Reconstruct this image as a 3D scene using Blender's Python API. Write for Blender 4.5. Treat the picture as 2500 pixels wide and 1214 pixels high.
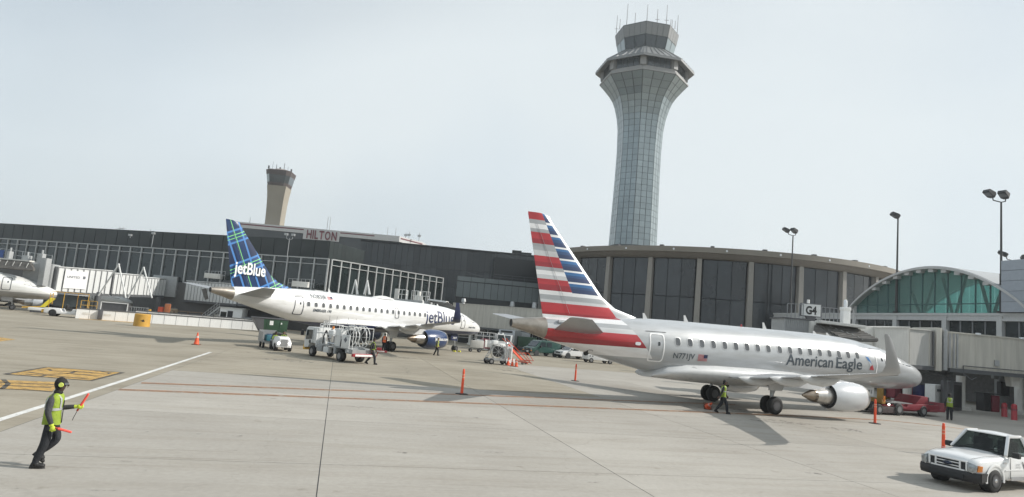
import bpy, bmesh, math, random
import numpy as np
from mathutils import Vector, Matrix
random.seed(7)
for o in list(bpy.data.objects): bpy.data.objects.remove(o)
S = bpy.context.scene
COL = S.collection
R = math.radians

# ------------------------------------------------------------ camera, sky, sun, exposure
PW, PH, FPX = 2500.0, 1214.0, 1584.87
PITCH, ROLL, CAMH = R(6.746), R(5.123), 3.698
cd = bpy.data.cameras.new('camera'); cam = bpy.data.objects.new('camera', cd); COL.objects.link(cam)
S.camera = cam
cd.sensor_width = 36; cd.lens = 36 * FPX / PW; cd.clip_start = .1; cd.clip_end = 5000
cam.location = (0, 0, CAMH)
cam.matrix_world = Matrix.Translation((0, 0, CAMH)) @ Matrix.Rotation(R(90) + PITCH, 4, 'X') @ Matrix.Rotation(ROLL, 4, 'Z')
S.render.resolution_x, S.render.resolution_y = 1024, 497
SUN_EL, SUN_AZ = 34.0, 4.0            # azimuth counter-clockwise from +X
w = bpy.data.worlds.new('World'); S.world = w; w.use_nodes = True
nt = w.node_tree; bg = nt.nodes['Background']
sky = nt.nodes.new('ShaderNodeTexSky'); sky.sky_type = 'NISHITA'; sky.sun_disc = False
sky.sun_elevation = R(SUN_EL); sky.sun_rotation = R(90 - SUN_AZ)
sky.air_density = 1.3; sky.dust_density = 3.0; sky.ozone_density = 1.0
tc = nt.nodes.new('ShaderNodeTexCoord'); mp = nt.nodes.new('ShaderNodeMapping'); mp.inputs['Scale'].default_value = (1.0, 1.0, 1.9)
nz = nt.nodes.new('ShaderNodeTexNoise'); nz.inputs['Scale'].default_value = 1.1; nz.inputs['Detail'].default_value = 5; nz.inputs['Roughness'].default_value = .42; nz.inputs['Distortion'].default_value = .3
cr = nt.nodes.new('ShaderNodeValToRGB'); cr.color_ramp.elements[0].position = .33; cr.color_ramp.elements[0].color = (.66, .66, .66, 1)
cr.color_ramp.elements[1].position = .62; cr.color_ramp.elements[1].color = (.92, .92, .92, 1)
mx = nt.nodes.new('ShaderNodeMix'); mx.data_type = 'RGBA'; mx.inputs[7].default_value = (8.3, 8.75, 8.85, 1)
nt.links.new(tc.outputs['Generated'], mp.inputs[0]); nt.links.new(mp.outputs[0], nz.inputs[0]); nt.links.new(nz.outputs[0], cr.inputs[0])
sx = nt.nodes.new('ShaderNodeSeparateXYZ'); nt.links.new(tc.outputs['Generated'], sx.inputs[0])
hz_ = nt.nodes.new('ShaderNodeMapRange'); hz_.inputs[1].default_value = .0; hz_.inputs[2].default_value = .55; hz_.inputs[3].default_value = .92; hz_.inputs[4].default_value = .55; nt.links.new(sx.outputs[2], hz_.inputs[0])
mxm = nt.nodes.new('ShaderNodeMath'); mxm.operation = 'MAXIMUM'; nt.links.new(cr.outputs[0], mxm.inputs[0]); nt.links.new(hz_.outputs[0], mxm.inputs[1])
nz2 = nt.nodes.new('ShaderNodeTexNoise'); nz2.inputs['Scale'].default_value = 1.3; nz2.inputs['Detail'].default_value = 3; nt.links.new(tc.outputs['Generated'], nz2.inputs[0])
cr2 = nt.nodes.new('ShaderNodeValToRGB'); cr2.color_ramp.elements[0].position = .34; cr2.color_ramp.elements[1].position = .62; cr2.color_ramp.elements[0].color = (.68, .785, .87, 1); cr2.color_ramp.elements[1].color = (.84, .905, .93, 1); nt.links.new(nz2.outputs[0], cr2.inputs[0])
vm = nt.nodes.new('ShaderNodeVectorMath'); vm.operation = 'SCALE'; vm.inputs[3].default_value = 10.0; nt.links.new(cr2.outputs[0], vm.inputs[0]); nt.links.new(vm.outputs[0], mx.inputs[7])
nt.links.new(mxm.outputs[0], mx.inputs[0]); nt.links.new(sky.outputs[0], mx.inputs[6]); nt.links.new(mx.outputs[2], bg.inputs[0])
bg.inputs[1].default_value = .10
sl = bpy.data.lights.new('sun', 'SUN'); sun = bpy.data.objects.new('sun', sl); COL.objects.link(sun)
sl.energy = 4.8; sl.angle = R(.6); sl.color = (1, .96, .90)
sd = Vector((math.cos(R(SUN_AZ)) * math.cos(R(SUN_EL)), math.sin(R(SUN_AZ)) * math.cos(R(SUN_EL)), math.sin(R(SUN_EL))))
sun.rotation_euler = sd.to_track_quat('Z', 'Y').to_euler(); sun.location = sd * 200
S.view_settings.view_transform = 'Standard'; S.view_settings.look = 'None'; S.view_settings.exposure = 0.0; S.view_settings.gamma = 1

# ------------------------------------------------------------ photo pixel -> direction helpers
_fw = np.array([0, math.cos(PITCH), math.sin(PITCH)]); _u0 = np.cross([1., 0, 0], _fw)
_r = math.cos(ROLL) * np.array([1., 0, 0]) + math.sin(ROLL) * _u0; _u = -math.sin(ROLL) * np.array([1., 0, 0]) + math.cos(ROLL) * _u0
_C = np.array([0, 0, CAMH])
def ray(x, y): return _fw + (x - PW / 2) / FPX * _r - (y - PH / 2) / FPX * _u
def G(x, y, z=0.0):
    d = ray(x, y); return Vector(_C + (z - CAMH) / d[2] * d)
def AT(x, y, Y):
    d = ray(x, y); return Vector(_C + Y / d[1] * d)
def ONP(x, y, P0, n):
    d = ray(x, y); n = np.array(n); k = ((np.array(P0) - _C) @ n) / (d @ n); return Vector(_C + k * d)

# ------------------------------------------------------------ materials
MATS = {}
def lin(c): return tuple(((x / 255) / 12.92 if x / 255 <= .04045 else ((x / 255 + .055) / 1.055) ** 2.4) for x in c)
def mat(name, col, rough=.55, metal=0., var=.10, scale=3., bump=0., coat=0., obvar=0., streak=False, spec=.5):
    if name in MATS: return MATS[name]
    m = bpy.data.materials.new(name); m.use_nodes = True; t = m.node_tree; b = t.nodes['Principled BSDF']
    b.inputs['Roughness'].default_value = rough; b.inputs['Metallic'].default_value = metal
    b.inputs['Coat Weight'].default_value = coat; b.inputs['Coat Roughness'].default_value = .08
    b.inputs['Specular IOR Level'].default_value = spec
    tcn = t.nodes.new('ShaderNodeTexCoord'); n = t.nodes.new('ShaderNodeTexNoise')
    n.inputs['Scale'].default_value = scale; n.inputs['Detail'].default_value = 5; n.inputs['Roughness'].default_value = .6
    src = tcn.outputs['Object']
    if streak:
        mpn = t.nodes.new('ShaderNodeMapping'); mpn.inputs['Scale'].default_value = (3, 3, .25); t.links.new(src, mpn.inputs[0]); src = mpn.outputs[0]
    t.links.new(src, n.inputs['Vector'])
    c = t.nodes.new('ShaderNodeValToRGB'); c.color_ramp.elements[0].position = .3; c.color_ramp.elements[1].position = .7
    lo = [max(0, x * (1 - var)) for x in col]; hi = [min(1, x * (1 + var)) for x in col]
    c.color_ramp.elements[0].color = (*lo, 1); c.color_ramp.elements[1].color = (*hi, 1)
    t.links.new(n.outputs[0], c.inputs[0]); outc = c.outputs[0]
    if obvar:
        oi = t.nodes.new('ShaderNodeObjectInfo'); hs = t.nodes.new('ShaderNodeHueSaturation'); ma = t.nodes.new('ShaderNodeMapRange')
        ma.inputs[3].default_value = 1 - obvar; ma.inputs[4].default_value = 1 + obvar
        t.links.new(oi.outputs['Random'], ma.inputs[0]); t.links.new(ma.outputs[0], hs.inputs['Value']); t.links.new(outc, hs.inputs['Color']); outc = hs.outputs[0]
    t.links.new(outc, b.inputs['Base Color'])
    if bump:
        bn = t.nodes.new('ShaderNodeBump'); bn.inputs['Strength'].default_value = bump; bn.inputs['Distance'].default_value = .02
        n2 = t.nodes.new('ShaderNodeTexNoise'); n2.inputs['Scale'].default_value = scale * 9; n2.inputs['Detail'].default_value = 3
        t.links.new(tcn.outputs['Object'], n2.inputs['Vector']); t.links.new(n2.outputs[0], bn.inputs['Height']); t.links.new(bn.outputs[0], b.inputs['Normal'])
    MATS[name] = m; return m
def glassmat(name, tint, trans=.5, rough=.03, bs=.25):
    if name in MATS: return MATS[name]
    m = bpy.data.materials.new(name); m.use_nodes = True; t = m.node_tree; b = t.nodes['Principled BSDF']; out = t.nodes['Material Output']
    b.inputs['Base Color'].default_value = (*[x * bs for x in tint], 1); b.inputs['Roughness'].default_value = rough
    n = t.nodes.new('ShaderNodeTexNoise'); n.inputs['Scale'].default_value = .35; tcn = t.nodes.new('ShaderNodeTexCoord'); t.links.new(tcn.outputs['Object'], n.inputs['Vector'])
    bn = t.nodes.new('ShaderNodeBump'); bn.inputs['Strength'].default_value = .04; bn.inputs['Distance'].default_value = .3; t.links.new(n.outputs[0], bn.inputs['Height']); t.links.new(bn.outputs[0], b.inputs['Normal'])
    tr = t.nodes.new('ShaderNodeBsdfTransparent'); tr.inputs[0].default_value = (*tint, 1)
    mi = t.nodes.new('ShaderNodeMixShader'); mi.inputs[0].default_value = trans
    t.links.new(b.outputs[0], mi.inputs[1]); t.links.new(tr.outputs[0], mi.inputs[2]); t.links.new(mi.outputs[0], out.inputs[0])
    MATS[name] = m; return m

# ------------------------------------------------------------ mesh builder
def basis(d):
    d = Vector(d).normalized(); a = Vector((0, 0, 1)) if abs(d.z) < .95 else Vector((1, 0, 0))
    u = d.cross(a).normalized(); v = d.cross(u).normalized(); return u, v
class MB:
    def __init__(s): s.v = []; s.f = []; s.m = []; s.cm = 0; s.sm = []; s.cs = False
    def add(s, vs, fs):
        k = len(s.v); s.v += [tuple(p) for p in vs]
        for f in fs: s.f.append(tuple(i + k for i in f)); s.m.append(s.cm)
        return s
    def box(s, c, d, rz=0., mtx=None):
        x, y, z = d[0] / 2, d[1] / 2, d[2] / 2
        vs = [Vector((i, j, k)) for i in (-x, x) for j in (-y, y) for k in (-z, z)]
        if mtx is not None: vs = [mtx @ p for p in vs]
        elif rz: q = Matrix.Rotation(rz, 3, 'Z'); vs = [q @ p for p in vs]
        vs = [p + Vector(c) for p in vs]
        return s.add(vs, [(0, 1, 3, 2), (4, 6, 7, 5), (0, 4, 5, 1), (2, 3, 7, 6), (0, 2, 6, 4), (1, 5, 7, 3)])
    def bar(s, a, b, wd, ht, up=(0, 0, 1)):
        a = Vector(a); b = Vector(b); d = (b - a).normalized(); upv = Vector(up)
        if abs(d.dot(upv)) > .98: upv = Vector((1, 0, 0))
        sd_ = d.cross(upv).normalized() * wd / 2; u_ = sd_.cross(d).normalized() * ht / 2
        vs = [p + q * sd_ + r * u_ for p in (a, b) for q in (-1, 1) for r in (-1, 1)]
        return s.add(vs, [(0, 1, 3, 2), (4, 6, 7, 5), (0, 4, 5, 1), (2, 3, 7, 6), (0, 2, 6, 4), (1, 5, 7, 3)])
    def cyl(s, a, b, r0, r1=None, n=12, caps=True):
        r1 = r0 if r1 is None else r1; a = Vector(a); b = Vector(b); u, v = basis(b - a)
        vs = []
        for p, r in ((a, r0), (b, r1)):
            for i in range(n):
                t = 2 * math.pi * i / n; vs.append(p + u * r * math.cos(t) + v * r * math.sin(t))
        fs = [(i, (i + 1) % n, n + (i + 1) % n, n + i) for i in range(n)]
        if caps: fs += [tuple(range(n))[::-1], tuple(range(n, 2 * n))]
        return s.add(vs, fs)
    def tube(s, pts, r, n=6):
        for a, b in zip(pts[:-1], pts[1:]): s.cyl(a, b, r, n=n)
        return s
    def loft(s, rings, closed=True, cap=(True, True)):
        n = len(rings[0]); vs = [p for rg in rings for p in rg]; fs = []
        for j in range(len(rings) - 1):
            for i in range(n if closed else n - 1):
                a = j * n + i; b = j * n + (i + 1) % n; fs.append((a, b, b + n, a + n))
        if cap[0]: fs.append(tuple(range(n))[::-1])
        if cap[1]: fs.append(tuple(range((len(rings) - 1) * n, len(rings) * n)))
        return s.add(vs, fs)
    def lathe(s, prof, o=(0, 0, 0), ax=(0, 0, 1), n=20, cap=(True, True)):
        o = Vector(o); ax = Vector(ax).normalized(); u, v = basis(ax)
        return s.loft([[o + ax * h + u * r * math.cos(2 * math.pi * i / n) + v * r * math.sin(2 * math.pi * i / n) for i in range(n)] for h, r in prof], cap=cap)
    def ell(s, c, rx, ry=None, rz=None, n=14, m=9):
        ry = rx if ry is None else ry; rz = rx if rz is None else rz; c = Vector(c)
        return s.loft([[c + Vector((rx * math.sin(t) * math.cos(2 * math.pi * i / n), ry * math.sin(t) * math.sin(2 * math.pi * i / n), -rz * math.cos(t))) for i in range(n)] for t in [max(.04, min(math.pi - .04, math.pi * j / m)) for j in range(m + 1)]])
    def prism(s, poly, a, b, plane='xz'):
        # poly in plane, extruded from a to b along the third axis
        def P(p, h): return {'xz': (p[0], h, p[1]), 'xy': (p[0], p[1], h), 'yz': (h, p[0], p[1])}[plane]
        n = len(poly); vs = [P(p, a) for p in poly] + [P(p, b) for p in poly]
        fs = [(i, (i + 1) % n, n + (i + 1) % n, n + i) for i in range(n)] + [tuple(range(n))[::-1], tuple(range(n, 2 * n))]
        return s.add(vs, fs)
    def slab(s, pts, th, dirv):
        # polygon of 3d points thickened along dirv
        n = len(pts); d = Vector(dirv) * th; vs = [Vector(p) for p in pts] + [Vector(p) + d for p in pts]
        return s.add(vs, [(i, (i + 1) % n, n + (i + 1) % n, n + i) for i in range(n)] + [tuple(range(n))[::-1], tuple(range(n, 2 * n))])
    def grid(s, f, nu, nv):
        vs = [f(i / nu, j / nv) for j in range(nv + 1) for i in range(nu + 1)]
        return s.add(vs, [(j * (nu + 1) + i, j * (nu + 1) + i + 1, (j + 1) * (nu + 1) + i + 1, (j + 1) * (nu + 1) + i) for j in range(nv) for i in range(nu)])
    def mesh(s, name, mats, smooth=35, bevel=0., seg=2, fixn=True):
        me = bpy.data.meshes.new(name); me.from_pydata([tuple(p) for p in s.v], [], s.f)
        mats = mats if isinstance(mats, (list, tuple)) else [mats]
        for x in mats: me.materials.append(x)
        if len(mats) > 1:
            for p, i in zip(me.polygons, s.m): p.material_index = i
        bm = bmesh.new(); bm.from_mesh(me)
        if fixn: bmesh.ops.recalc_face_normals(bm, faces=bm.faces)
        if bevel:
            es = [e for e in bm.edges if len(e.link_faces) == 2 and e.calc_face_angle(0) > R(28)]
            bmesh.ops.bevel(bm, geom=es, offset=bevel, segments=seg, affect='EDGES', profile=.6, clamp_overlap=True)
        bm.to_mesh(me); bm.free()
        if smooth:
            me.shade_smooth(); me.set_sharp_from_angle(angle=R(smooth))
        return me
    def build(s, name, mats, parent=None, smooth=35, bevel=0., seg=2, **kw):
        return obj(name, s.mesh(name, mats, smooth, bevel, seg), parent, **kw)
def obj(name, me, parent=None, loc=None, rz=None, kind=None, label=None, cat=None, group=None):
    o = bpy.data.objects.new(name, me); COL.objects.link(o)
    if parent is not None: o.parent = parent
    if loc is not None: o.location = loc
    if rz is not None: o.rotation_euler = (0, 0, rz)
    if kind: o['kind'] = kind
    if label: o['label'] = label
    if cat: o['category'] = cat
    if group: o['group'] = group
    return o
def thing(name, label, cat, loc=(0, 0, 0), rz=0., group=None):
    return obj(name, None, None, loc, rz, None, label, cat, group)
def dup(root, loc, rz, label, group=None):
    def cp(o, par):
        c = o.copy(); COL.objects.link(c); c.parent = par
        for ch in list(o.children): cp(ch, c)
        return c
    kids = list(root.children); r = root.copy(); COL.objects.link(r); r.location = loc; r.rotation_euler = (0, 0, rz); r['label'] = label
    if group: r['group'] = group
    for k in kids: cp(k, r)
    return r
def pane(name, pts, th, dirv, m, parent, bevel=0.):
    b = MB(); b.slab(pts, th, dirv); return b.build(name, m, parent, smooth=0)
def textmesh(txt, size, bold=0., shear=0., space=1.0):
    cu = bpy.data.curves.new('t', 'FONT'); cu.body = txt; cu.size = size; cu.offset = bold; cu.shear = shear; cu.space_character = space; cu.resolution_u = 4
    o = bpy.data.objects.new('t', cu); COL.objects.link(o); bpy.context.view_layer.update()
    me = bpy.data.meshes.new_from_object(o.evaluated_get(bpy.context.evaluated_depsgraph_get()))
    bpy.data.objects.remove(o); bpy.data.curves.remove(cu); return me
def text(name, txt, size, m, parent, fn, width=None, bold=0., shear=0., slices=None, **kw):
    """lettering laid on a surface: fn(u, v) gives the 3d point; u runs along the text, v up."""
    me = textmesh(txt, size, bold, shear); bm = bmesh.new(); bm.from_mesh(me); bpy.data.meshes.remove(me)
    xs = [v.co.x for v in bm.verts]; ys = [v.co.y for v in bm.verts]; x0, x1 = min(xs), max(xs)
    k = 1 if width is None else width / (x1 - x0)
    if slices:
        y = min(ys) + slices
        while y < max(ys):
            bmesh.ops.bisect_plane(bm, geom=bm.verts[:] + bm.edges[:] + bm.faces[:], plane_co=(0, y, 0), plane_no=(0, 1, 0)); y += slices
    for v in bm.verts: v.co = Vector(fn((v.co.x - x0) * k, v.co.y))
    mo = bpy.data.meshes.new(name); bm.to_mesh(mo); bm.free(); mo.materials.append(m)
    return obj(name, mo, parent, **kw)

# shared materials
white = mat('white_paint', (.78, .78, .76), .35, var=.04)
offwhite = mat('off_white_metal', (.62, .61, .57), .5, var=.08, streak=True)
steel = mat('galvanised_steel', (.42, .43, .43), .45, .5, var=.1)
dsteel = mat('dark_steel', (.10, .10, .105), .5, .3)
black = mat('black_rubber', (.018, .018, .018), .75, var=.2, scale=9)
dark = mat('dark_void', (.02, .022, .024), .7)
chrome = mat('chrome', (.6, .6, .6), .18, 1.)
red = mat('red_paint', (.36, .03, .04), .45)
orange = mat('orange_plastic', (.75, .10, .03), .5, var=.12)
yellow = mat('yellow_paint', (.66, .38, .05), .55, var=.15)
lglass = mat('lamp_lens', (.7, .72, .74), .1, .0, coat=1.)
# ------------------------------------------------------------ apron
def concrete(name, c1, c2, stain, sc=1.0):
    m = bpy.data.materials.new(name); m.use_nodes = True; t = m.node_tree; b = t.nodes['Principled BSDF']
    ge = t.nodes.new('ShaderNodeNewGeometry'); mp_ = t.nodes.new('ShaderNodeMapping'); mp_.inputs['Rotation'].default_value = (0, 0, R(-14.3))
    t.links.new(ge.outputs['Position'], mp_.inputs[0])
    def noise(scale, det, vec=None, st=None):
        n = t.nodes.new('ShaderNodeTexNoise'); n.inputs['Scale'].default_value = scale; n.inputs['Detail'].default_value = det; n.inputs['Roughness'].default_value = .62
        if st:
            k = t.nodes.new('ShaderNodeMapping'); k.inputs['Scale'].default_value = st; t.links.new(mp_.outputs[0], k.inputs[0]); t.links.new(k.outputs[0], n.inputs['Vector'])
        else: t.links.new(mp_.outputs[0], n.inputs['Vector'])
        return n.outputs[0]
    def ramp(s, p0, p1, a, b_):
        c = t.nodes.new('ShaderNodeValToRGB'); c.color_ramp.elements[0].position = p0; c.color_ramp.elements[1].position = p1
        c.color_ramp.elements[0].color = (*a, 1); c.color_ramp.elements[1].color = (*b_, 1); t.links.new(s, c.inputs[0]); return c.outputs[0]
    def mixm(a, b_, mode='MULTIPLY', fac=1.):
        x = t.nodes.new('ShaderNodeMix'); x.data_type = 'RGBA'; x.blend_type = mode
        if isinstance(fac, float): x.inputs[0].default_value = fac
        else: t.links.new(fac, x.inputs[0])
        t.links.new(a, x.inputs[6]); t.links.new(b_, x.inputs[7]); return x.outputs[2]
    base = ramp(noise(.16 * sc, 6), .35, .66, c1, c2)
    st = ramp(noise(.5, 5, st=(.35, 2.6, 1)), .46, .72, (1, 1, 1), stain)      # long scuffs along the taxi direction
    st2 = ramp(noise(.9, 4, st=(.12, 5.0, 1)), .60, .70, (1, 1, 1), (.86, .85, .835))
    fine = ramp(noise(7., 6), .3, .75, (.90, .90, .90), (1.05, 1.05, 1.05))
    spots = ramp(noise(1.1, 3), .66, .74, (1, 1, 1), (.80, .785, .76))
    crk = t.nodes.new('ShaderNodeTexVoronoi'); crk.feature = 'DISTANCE_TO_EDGE'; crk.inputs['Scale'].default_value = .11
    wob = t.nodes.new('ShaderNodeMix'); wob.data_type = 'VECTOR'; wob.inputs[0].default_value = .12
    nw = t.nodes.new('ShaderNodeTexNoise'); nw.inputs['Scale'].default_value = .9; nw.inputs['Detail'].default_value = 5; t.links.new(mp_.outputs[0], nw.inputs['Vector'])
    va = t.nodes.new('ShaderNodeVectorMath'); va.operation = 'MULTIPLY_ADD'; va.inputs[1].default_value = (1.8, 1.8, 0); t.links.new(nw.outputs['Color'], va.inputs[0]); t.links.new(mp_.outputs[0], va.inputs[2])
    t.links.new(va.outputs[0], crk.inputs['Vector'])
    ck = ramp(crk.outputs['Distance'], .0006, .0022, (.62, .61, .59), (1, 1, 1))
    c = mixm(mixm(mixm(mixm(mixm(base, st), st2), fine), spots), ck, fac=.22)
    oi = t.nodes.new('ShaderNodeObjectInfo'); mr = t.nodes.new('ShaderNodeMapRange'); mr.inputs[3].default_value = .935; mr.inputs[4].default_value = 1.055
    t.links.new(oi.outputs['Random'], mr.inputs[0]); hs = t.nodes.new('ShaderNodeHueSaturation'); t.links.new(mr.outputs[0], hs.inputs['Value']); t.links.new(c, hs.inputs['Color'])
    t.links.new(hs.outputs[0], b.inputs['Base Color'])
    rr = ramp(noise(.6, 4), .3, .7, (.78, .78, .78), (.92, .92, .92)); t.links.new(rr, b.inputs['Roughness']); b.inputs['Specular IOR Level'].default_value = .3
    bn = t.nodes.new('ShaderNodeBump'); bn.inputs['Strength'].default_value = .25; bn.inputs['Distance'].default_value = .01; t.links.new(noise(30., 3), bn.inputs['Height']); t.links.new(bn.outputs[0], b.inputs['Normal'])
    MATS[name] = m; return m
conc_old = concrete('old_apron_concrete', (.270, .240, .186), (.345, .310, .247), (.80, .78, .745))
conc_new = concrete('grey_slab_concrete', (.338, .314, .276), (.396, .372, .330), (.88, .865, .84))
seal = mat('joint_sealant', (.05, .05, .048), .8)
GA = np.array([math.cos(R(104.3)), math.sin(R(104.3))]); GB = np.array([math.cos(R(14.3)), math.sin(R(14.3))])
def AB(a, b, z=0.): p = GA * a + GB * b; return Vector((p[0], p[1], z))
m_ = MB(); m_.add([(-1500, -1200, 0), (1500, -1200, 0), (1500, 2600, 0), (-1500, 2600, 0)], [(0, 1, 2, 3)])
apron = m_.build('apron', conc_old, smooth=0, kind='structure')
m_ = MB(); m_.add([AB(-9.3, -7.68, .003), AB(-9.3, 61, .003), AB(61.9, 61, .003), AB(61.9, -7.68, .003)], [(0, 1, 2, 3)])
m_.build('joint_sealant', seal, apron, smooth=0)
slabme = {}
for i in range(9):
    for j in range(-4, 7):
        b0, a0 = -7.66 + 7.65 * i, 16.6 + 6.45 * j
        tan = a0 > 35 and i < 3
        key = tan
        if key not in slabme:
            q = MB(); q.box((0, 0, -.04), (7.65 - .024, 6.45 - .024, .10)); slabme[key] = q.mesh('concrete_slab', conc_old if tan else conc_new, 0)
        o = obj('concrete_slab', slabme[key], apron, AB(a0 + 3.225, b0 + 3.825, 0), R(14.3))
ztop = .010
def strip(pts, wd, z=.016):
    m = MB(); P = [Vector((p[0], p[1])) for p in pts]; L, Rr = [], []
    for i, p in enumerate(P):
        d = (P[min(i + 1, len(P) - 1)] - P[max(i - 1, 0)]).normalized(); n = Vector((-d.y, d.x)) * wd / 2
        L.append((*(p + n), z)); Rr.append((*(p - n), z))
    for i in range(len(P) - 1): m.add([L[i], L[i + 1], Rr[i + 1], Rr[i]], [(0, 1, 2, 3)])
    return m
def wornpaint(name, col, wear=.45):
    m = mat(name, col, .7, var=.15, scale=1.5); t = m.node_tree; b = t.nodes['Principled BSDF']; out = t.nodes['Material Output']
    n = t.nodes.new('ShaderNodeTexNoise'); n.inputs['Scale'].default_value = 2.2; n.inputs['Detail'].default_value = 8; n.inputs['Roughness'].default_value = .75
    g_ = t.nodes.new('ShaderNodeNewGeometry'); t.links.new(g_.outputs['Position'], n.inputs['Vector'])
    c = t.nodes.new('ShaderNodeValToRGB'); c.color_ramp.elements[0].position = wear - .06; c.color_ramp.elements[1].position = wear + .1; t.links.new(n.outputs[0], c.inputs[0])
    tr = t.nodes.new('ShaderNodeBsdfTransparent'); mi = t.nodes.new('ShaderNodeMixShader')
    t.links.new(c.outputs[0], mi.inputs[0]); t.links.new(tr.outputs[0], mi.inputs[1]); t.links.new(b.outputs[0], mi.inputs[2]); t.links.new(mi.outputs[0], out.inputs[0]); return m
pw, po, py, pk = wornpaint('worn_white_paint', (.62, .61, .58), .36), wornpaint('worn_orange_paint', (.40, .19, .08), .40), wornpaint('worn_yellow_paint', (.46, .28, .075), .40), wornpaint('worn_black_paint', (.075, .068, .055), .42)
tyre = wornpaint('tyre_rubber_mark', (.12, .115, .105), .60)
wl = [G(0, 1025), G(300, 930), G(515, 860)]; d_ = (wl[0] - wl[1]).normalized()
strip([wl[0] + d_ * 14, wl[0], wl[1], wl[2]], .22, .006).build('white_line', pw, apron, smooth=0)
for k, (pa, pb) in enumerate([((290, 952), (1790, 1010)), ((345, 936), (1118, 962))]):
    A_, B_ = G(*pa), G(*pb)
    if k == 1: B_ = A_ + Vector((.90, .436, 0)) * 33
    n_ = Vector((-(B_ - A_).y, (B_ - A_).x, 0)).normalized()
    pts = [A_ + (B_ - A_) * t for t in np.linspace(0, 1, 12)]
    if k == 0: pts += [G(2000, 1019), G(2150, 1026), G(2300, 1041), G(2480, 1066)]
    for s_ in (-.15, .15): strip([p + n_ * s_ for p in pts], .13).build('orange_line', po, apron, smooth=0)
    strip(pts, .14, .0155).build('black_line', wornpaint('faint_black_paint', (.13, .12, .11), .47), apron, smooth=0)
def patch(name, pix, m, z=.006):
    q = MB(); P = [G(*p) for p in pix]; q.add([(p.x, p.y, z) for p in P], [tuple(range(len(P)))]); return q.build(name, m, apron, smooth=0)
yb = patch('yellow_stand_marking', [(12, 914), (115, 897), (300, 910), (222, 930)], py)
patch('yellow_stand_marking', [(-90, 924), (0, 928), (145, 933.5), (128, 957), (0, 950), (-110, 944)], py)
patch('yellow_stand_marking', [(-60, 823), (0, 824), (38, 829), (0, 834), (-60, 832)], py)
def pxline(pix, wd, m=pk, z=.010): strip([G(*p) for p in pix], wd, z).build('black_marking', m, apron, smooth=0)
pxline([(12, 914), (115, 897), (300, 910), (222, 930), (12, 914)], .22)
for L_ in [[(118, 902), (125, 906), (180, 908), (262, 914), (268, 911), (245, 907)], [(160, 913), (175, 911), (185, 907)], [(70, 909), (110, 915), (170, 912), (235, 919)], [(62, 914), (120, 917), (215, 926)], [(112, 917), (98, 920)]]: pxline(L_, .16)
for L_ in [[(0, 941), (60, 944), (125, 947)], [(0, 935), (40, 936), (140, 940)], [(8, 927), (20, 938), (4, 951)], [(0, 950), (60, 952), (128, 957)]]: pxline(L_, .16)
patch('yellow_kerb_line', [(195, 777.6), (325, 786.5), (323, 788), (190, 778.6)], py)
oil = wornpaint('oil_stain', (.14, .13, .12), .56)
for px, py, w_ in ((862, 996, .25), (1122, 1019, .2), (1160, 1021, .2), (1990, 1157, .25), (985, 1107, .18), (1440, 1178, .2), (560, 1101, .16), (1900, 1030, 1.6), (1780, 1000, 2.2), (2060, 1050, 1.2), (700, 880, 2.0), (960, 872, 2.4), (1240, 905, 1.8)):
    c0 = G(px, py); q = MB(); q.add([(c0.x + w_ * (1 + .3 * math.sin(3 * a + px)) * math.cos(a), c0.y + .5 * w_ * math.sin(a), .0165) for a in np.linspace(0, 6.28, 15)[:-1]], [tuple(range(14))]); q.build('oil_stain', oil, apron, smooth=0)
# dark tyre marks and seams on the old concrete
for L_, wd in [([(0, 845), (120, 852), (300, 856), (420, 862)], .25), ([(200, 842), (330, 846), (470, 853)], .2), ([(470, 890), (530, 868), (545, 862)], .16), ([(536, 858), (580, 862), (640, 860)], .3), ([(860, 905), (905, 906), (985, 911)], .14), ([(1260, 918), (1290, 921), (1330, 923)], .25), ([(1410, 942), (1490, 946), (1540, 950)], .2),
               ([(1590, 925), (1640, 932), (1730, 943)], .16), ([(950, 843), (1040, 862), (1120, 870)], .2), ([(988, 898), (1002, 916)], .35)]:
    strip([G(*p) for p in L_], wd, .0135).build('tyre_mark', tyre, apron, smooth=0)
rg = random.Random(5)
for k in range(80):
    a0, b0 = rg.uniform(11, 34), rg.uniform(-6.5, 26); L0 = rg.uniform(.5, 3.4); s0 = rg.uniform(-.03, .05)
    strip([AB(a0 + s0 * t_, b0 + t_) for t_ in np.linspace(0, L0, 4)], rg.uniform(.03, .09), .0175 + .0003 * k).build('scuff_mark', tyre, apron, smooth=0)

# ------------------------------------------------------------ far control tower (octagonal, glass panelled)
tw_frame = mat('tower_frame', (.12, .135, .14), .5, .2); tw_glass = mat('tower_panel_glass', (.26, .31, .325), .28, .35, var=.10, scale=.12, obvar=.10, coat=.3)
tw_conc = mat('tower_precast', (.30, .30, .295), .7, var=.08, scale=.5); tw_win = mat('tower_window', (.035, .045, .05), .08, var=.3, scale=.2, coat=.5)
tw_roof = mat('tower_standing_seam', (.22, .225, .225), .5, .2)
TC = Vector((150 * math.tan(R(10.55)), 150, 0)); T0 = math.atan2(-TC.y, -TC.x) - R(2)
tower = thing('control_tower', 'tall octagonal glass control tower flaring to a wide cab with antennas', 'tower', TC, 0)
def octo(r, z, k=8): return [Vector((r * math.cos(T0 + i * math.pi / 4), r * math.sin(T0 + i * math.pi / 4), z)) for i in range(k)]
prof = [(0, 6.1), (25, 5.5), (40, 5.2), (47, 5.15), (52.5, 5.35), (55.1, 5.75), (57.6, 6.4), (59.7, 7.25), (61.4, 8.6), (63.4, 10.4)]
def rad(z): return float(np.interp(z, [p[0] for p in prof], [p[1] for p in prof]))
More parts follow.
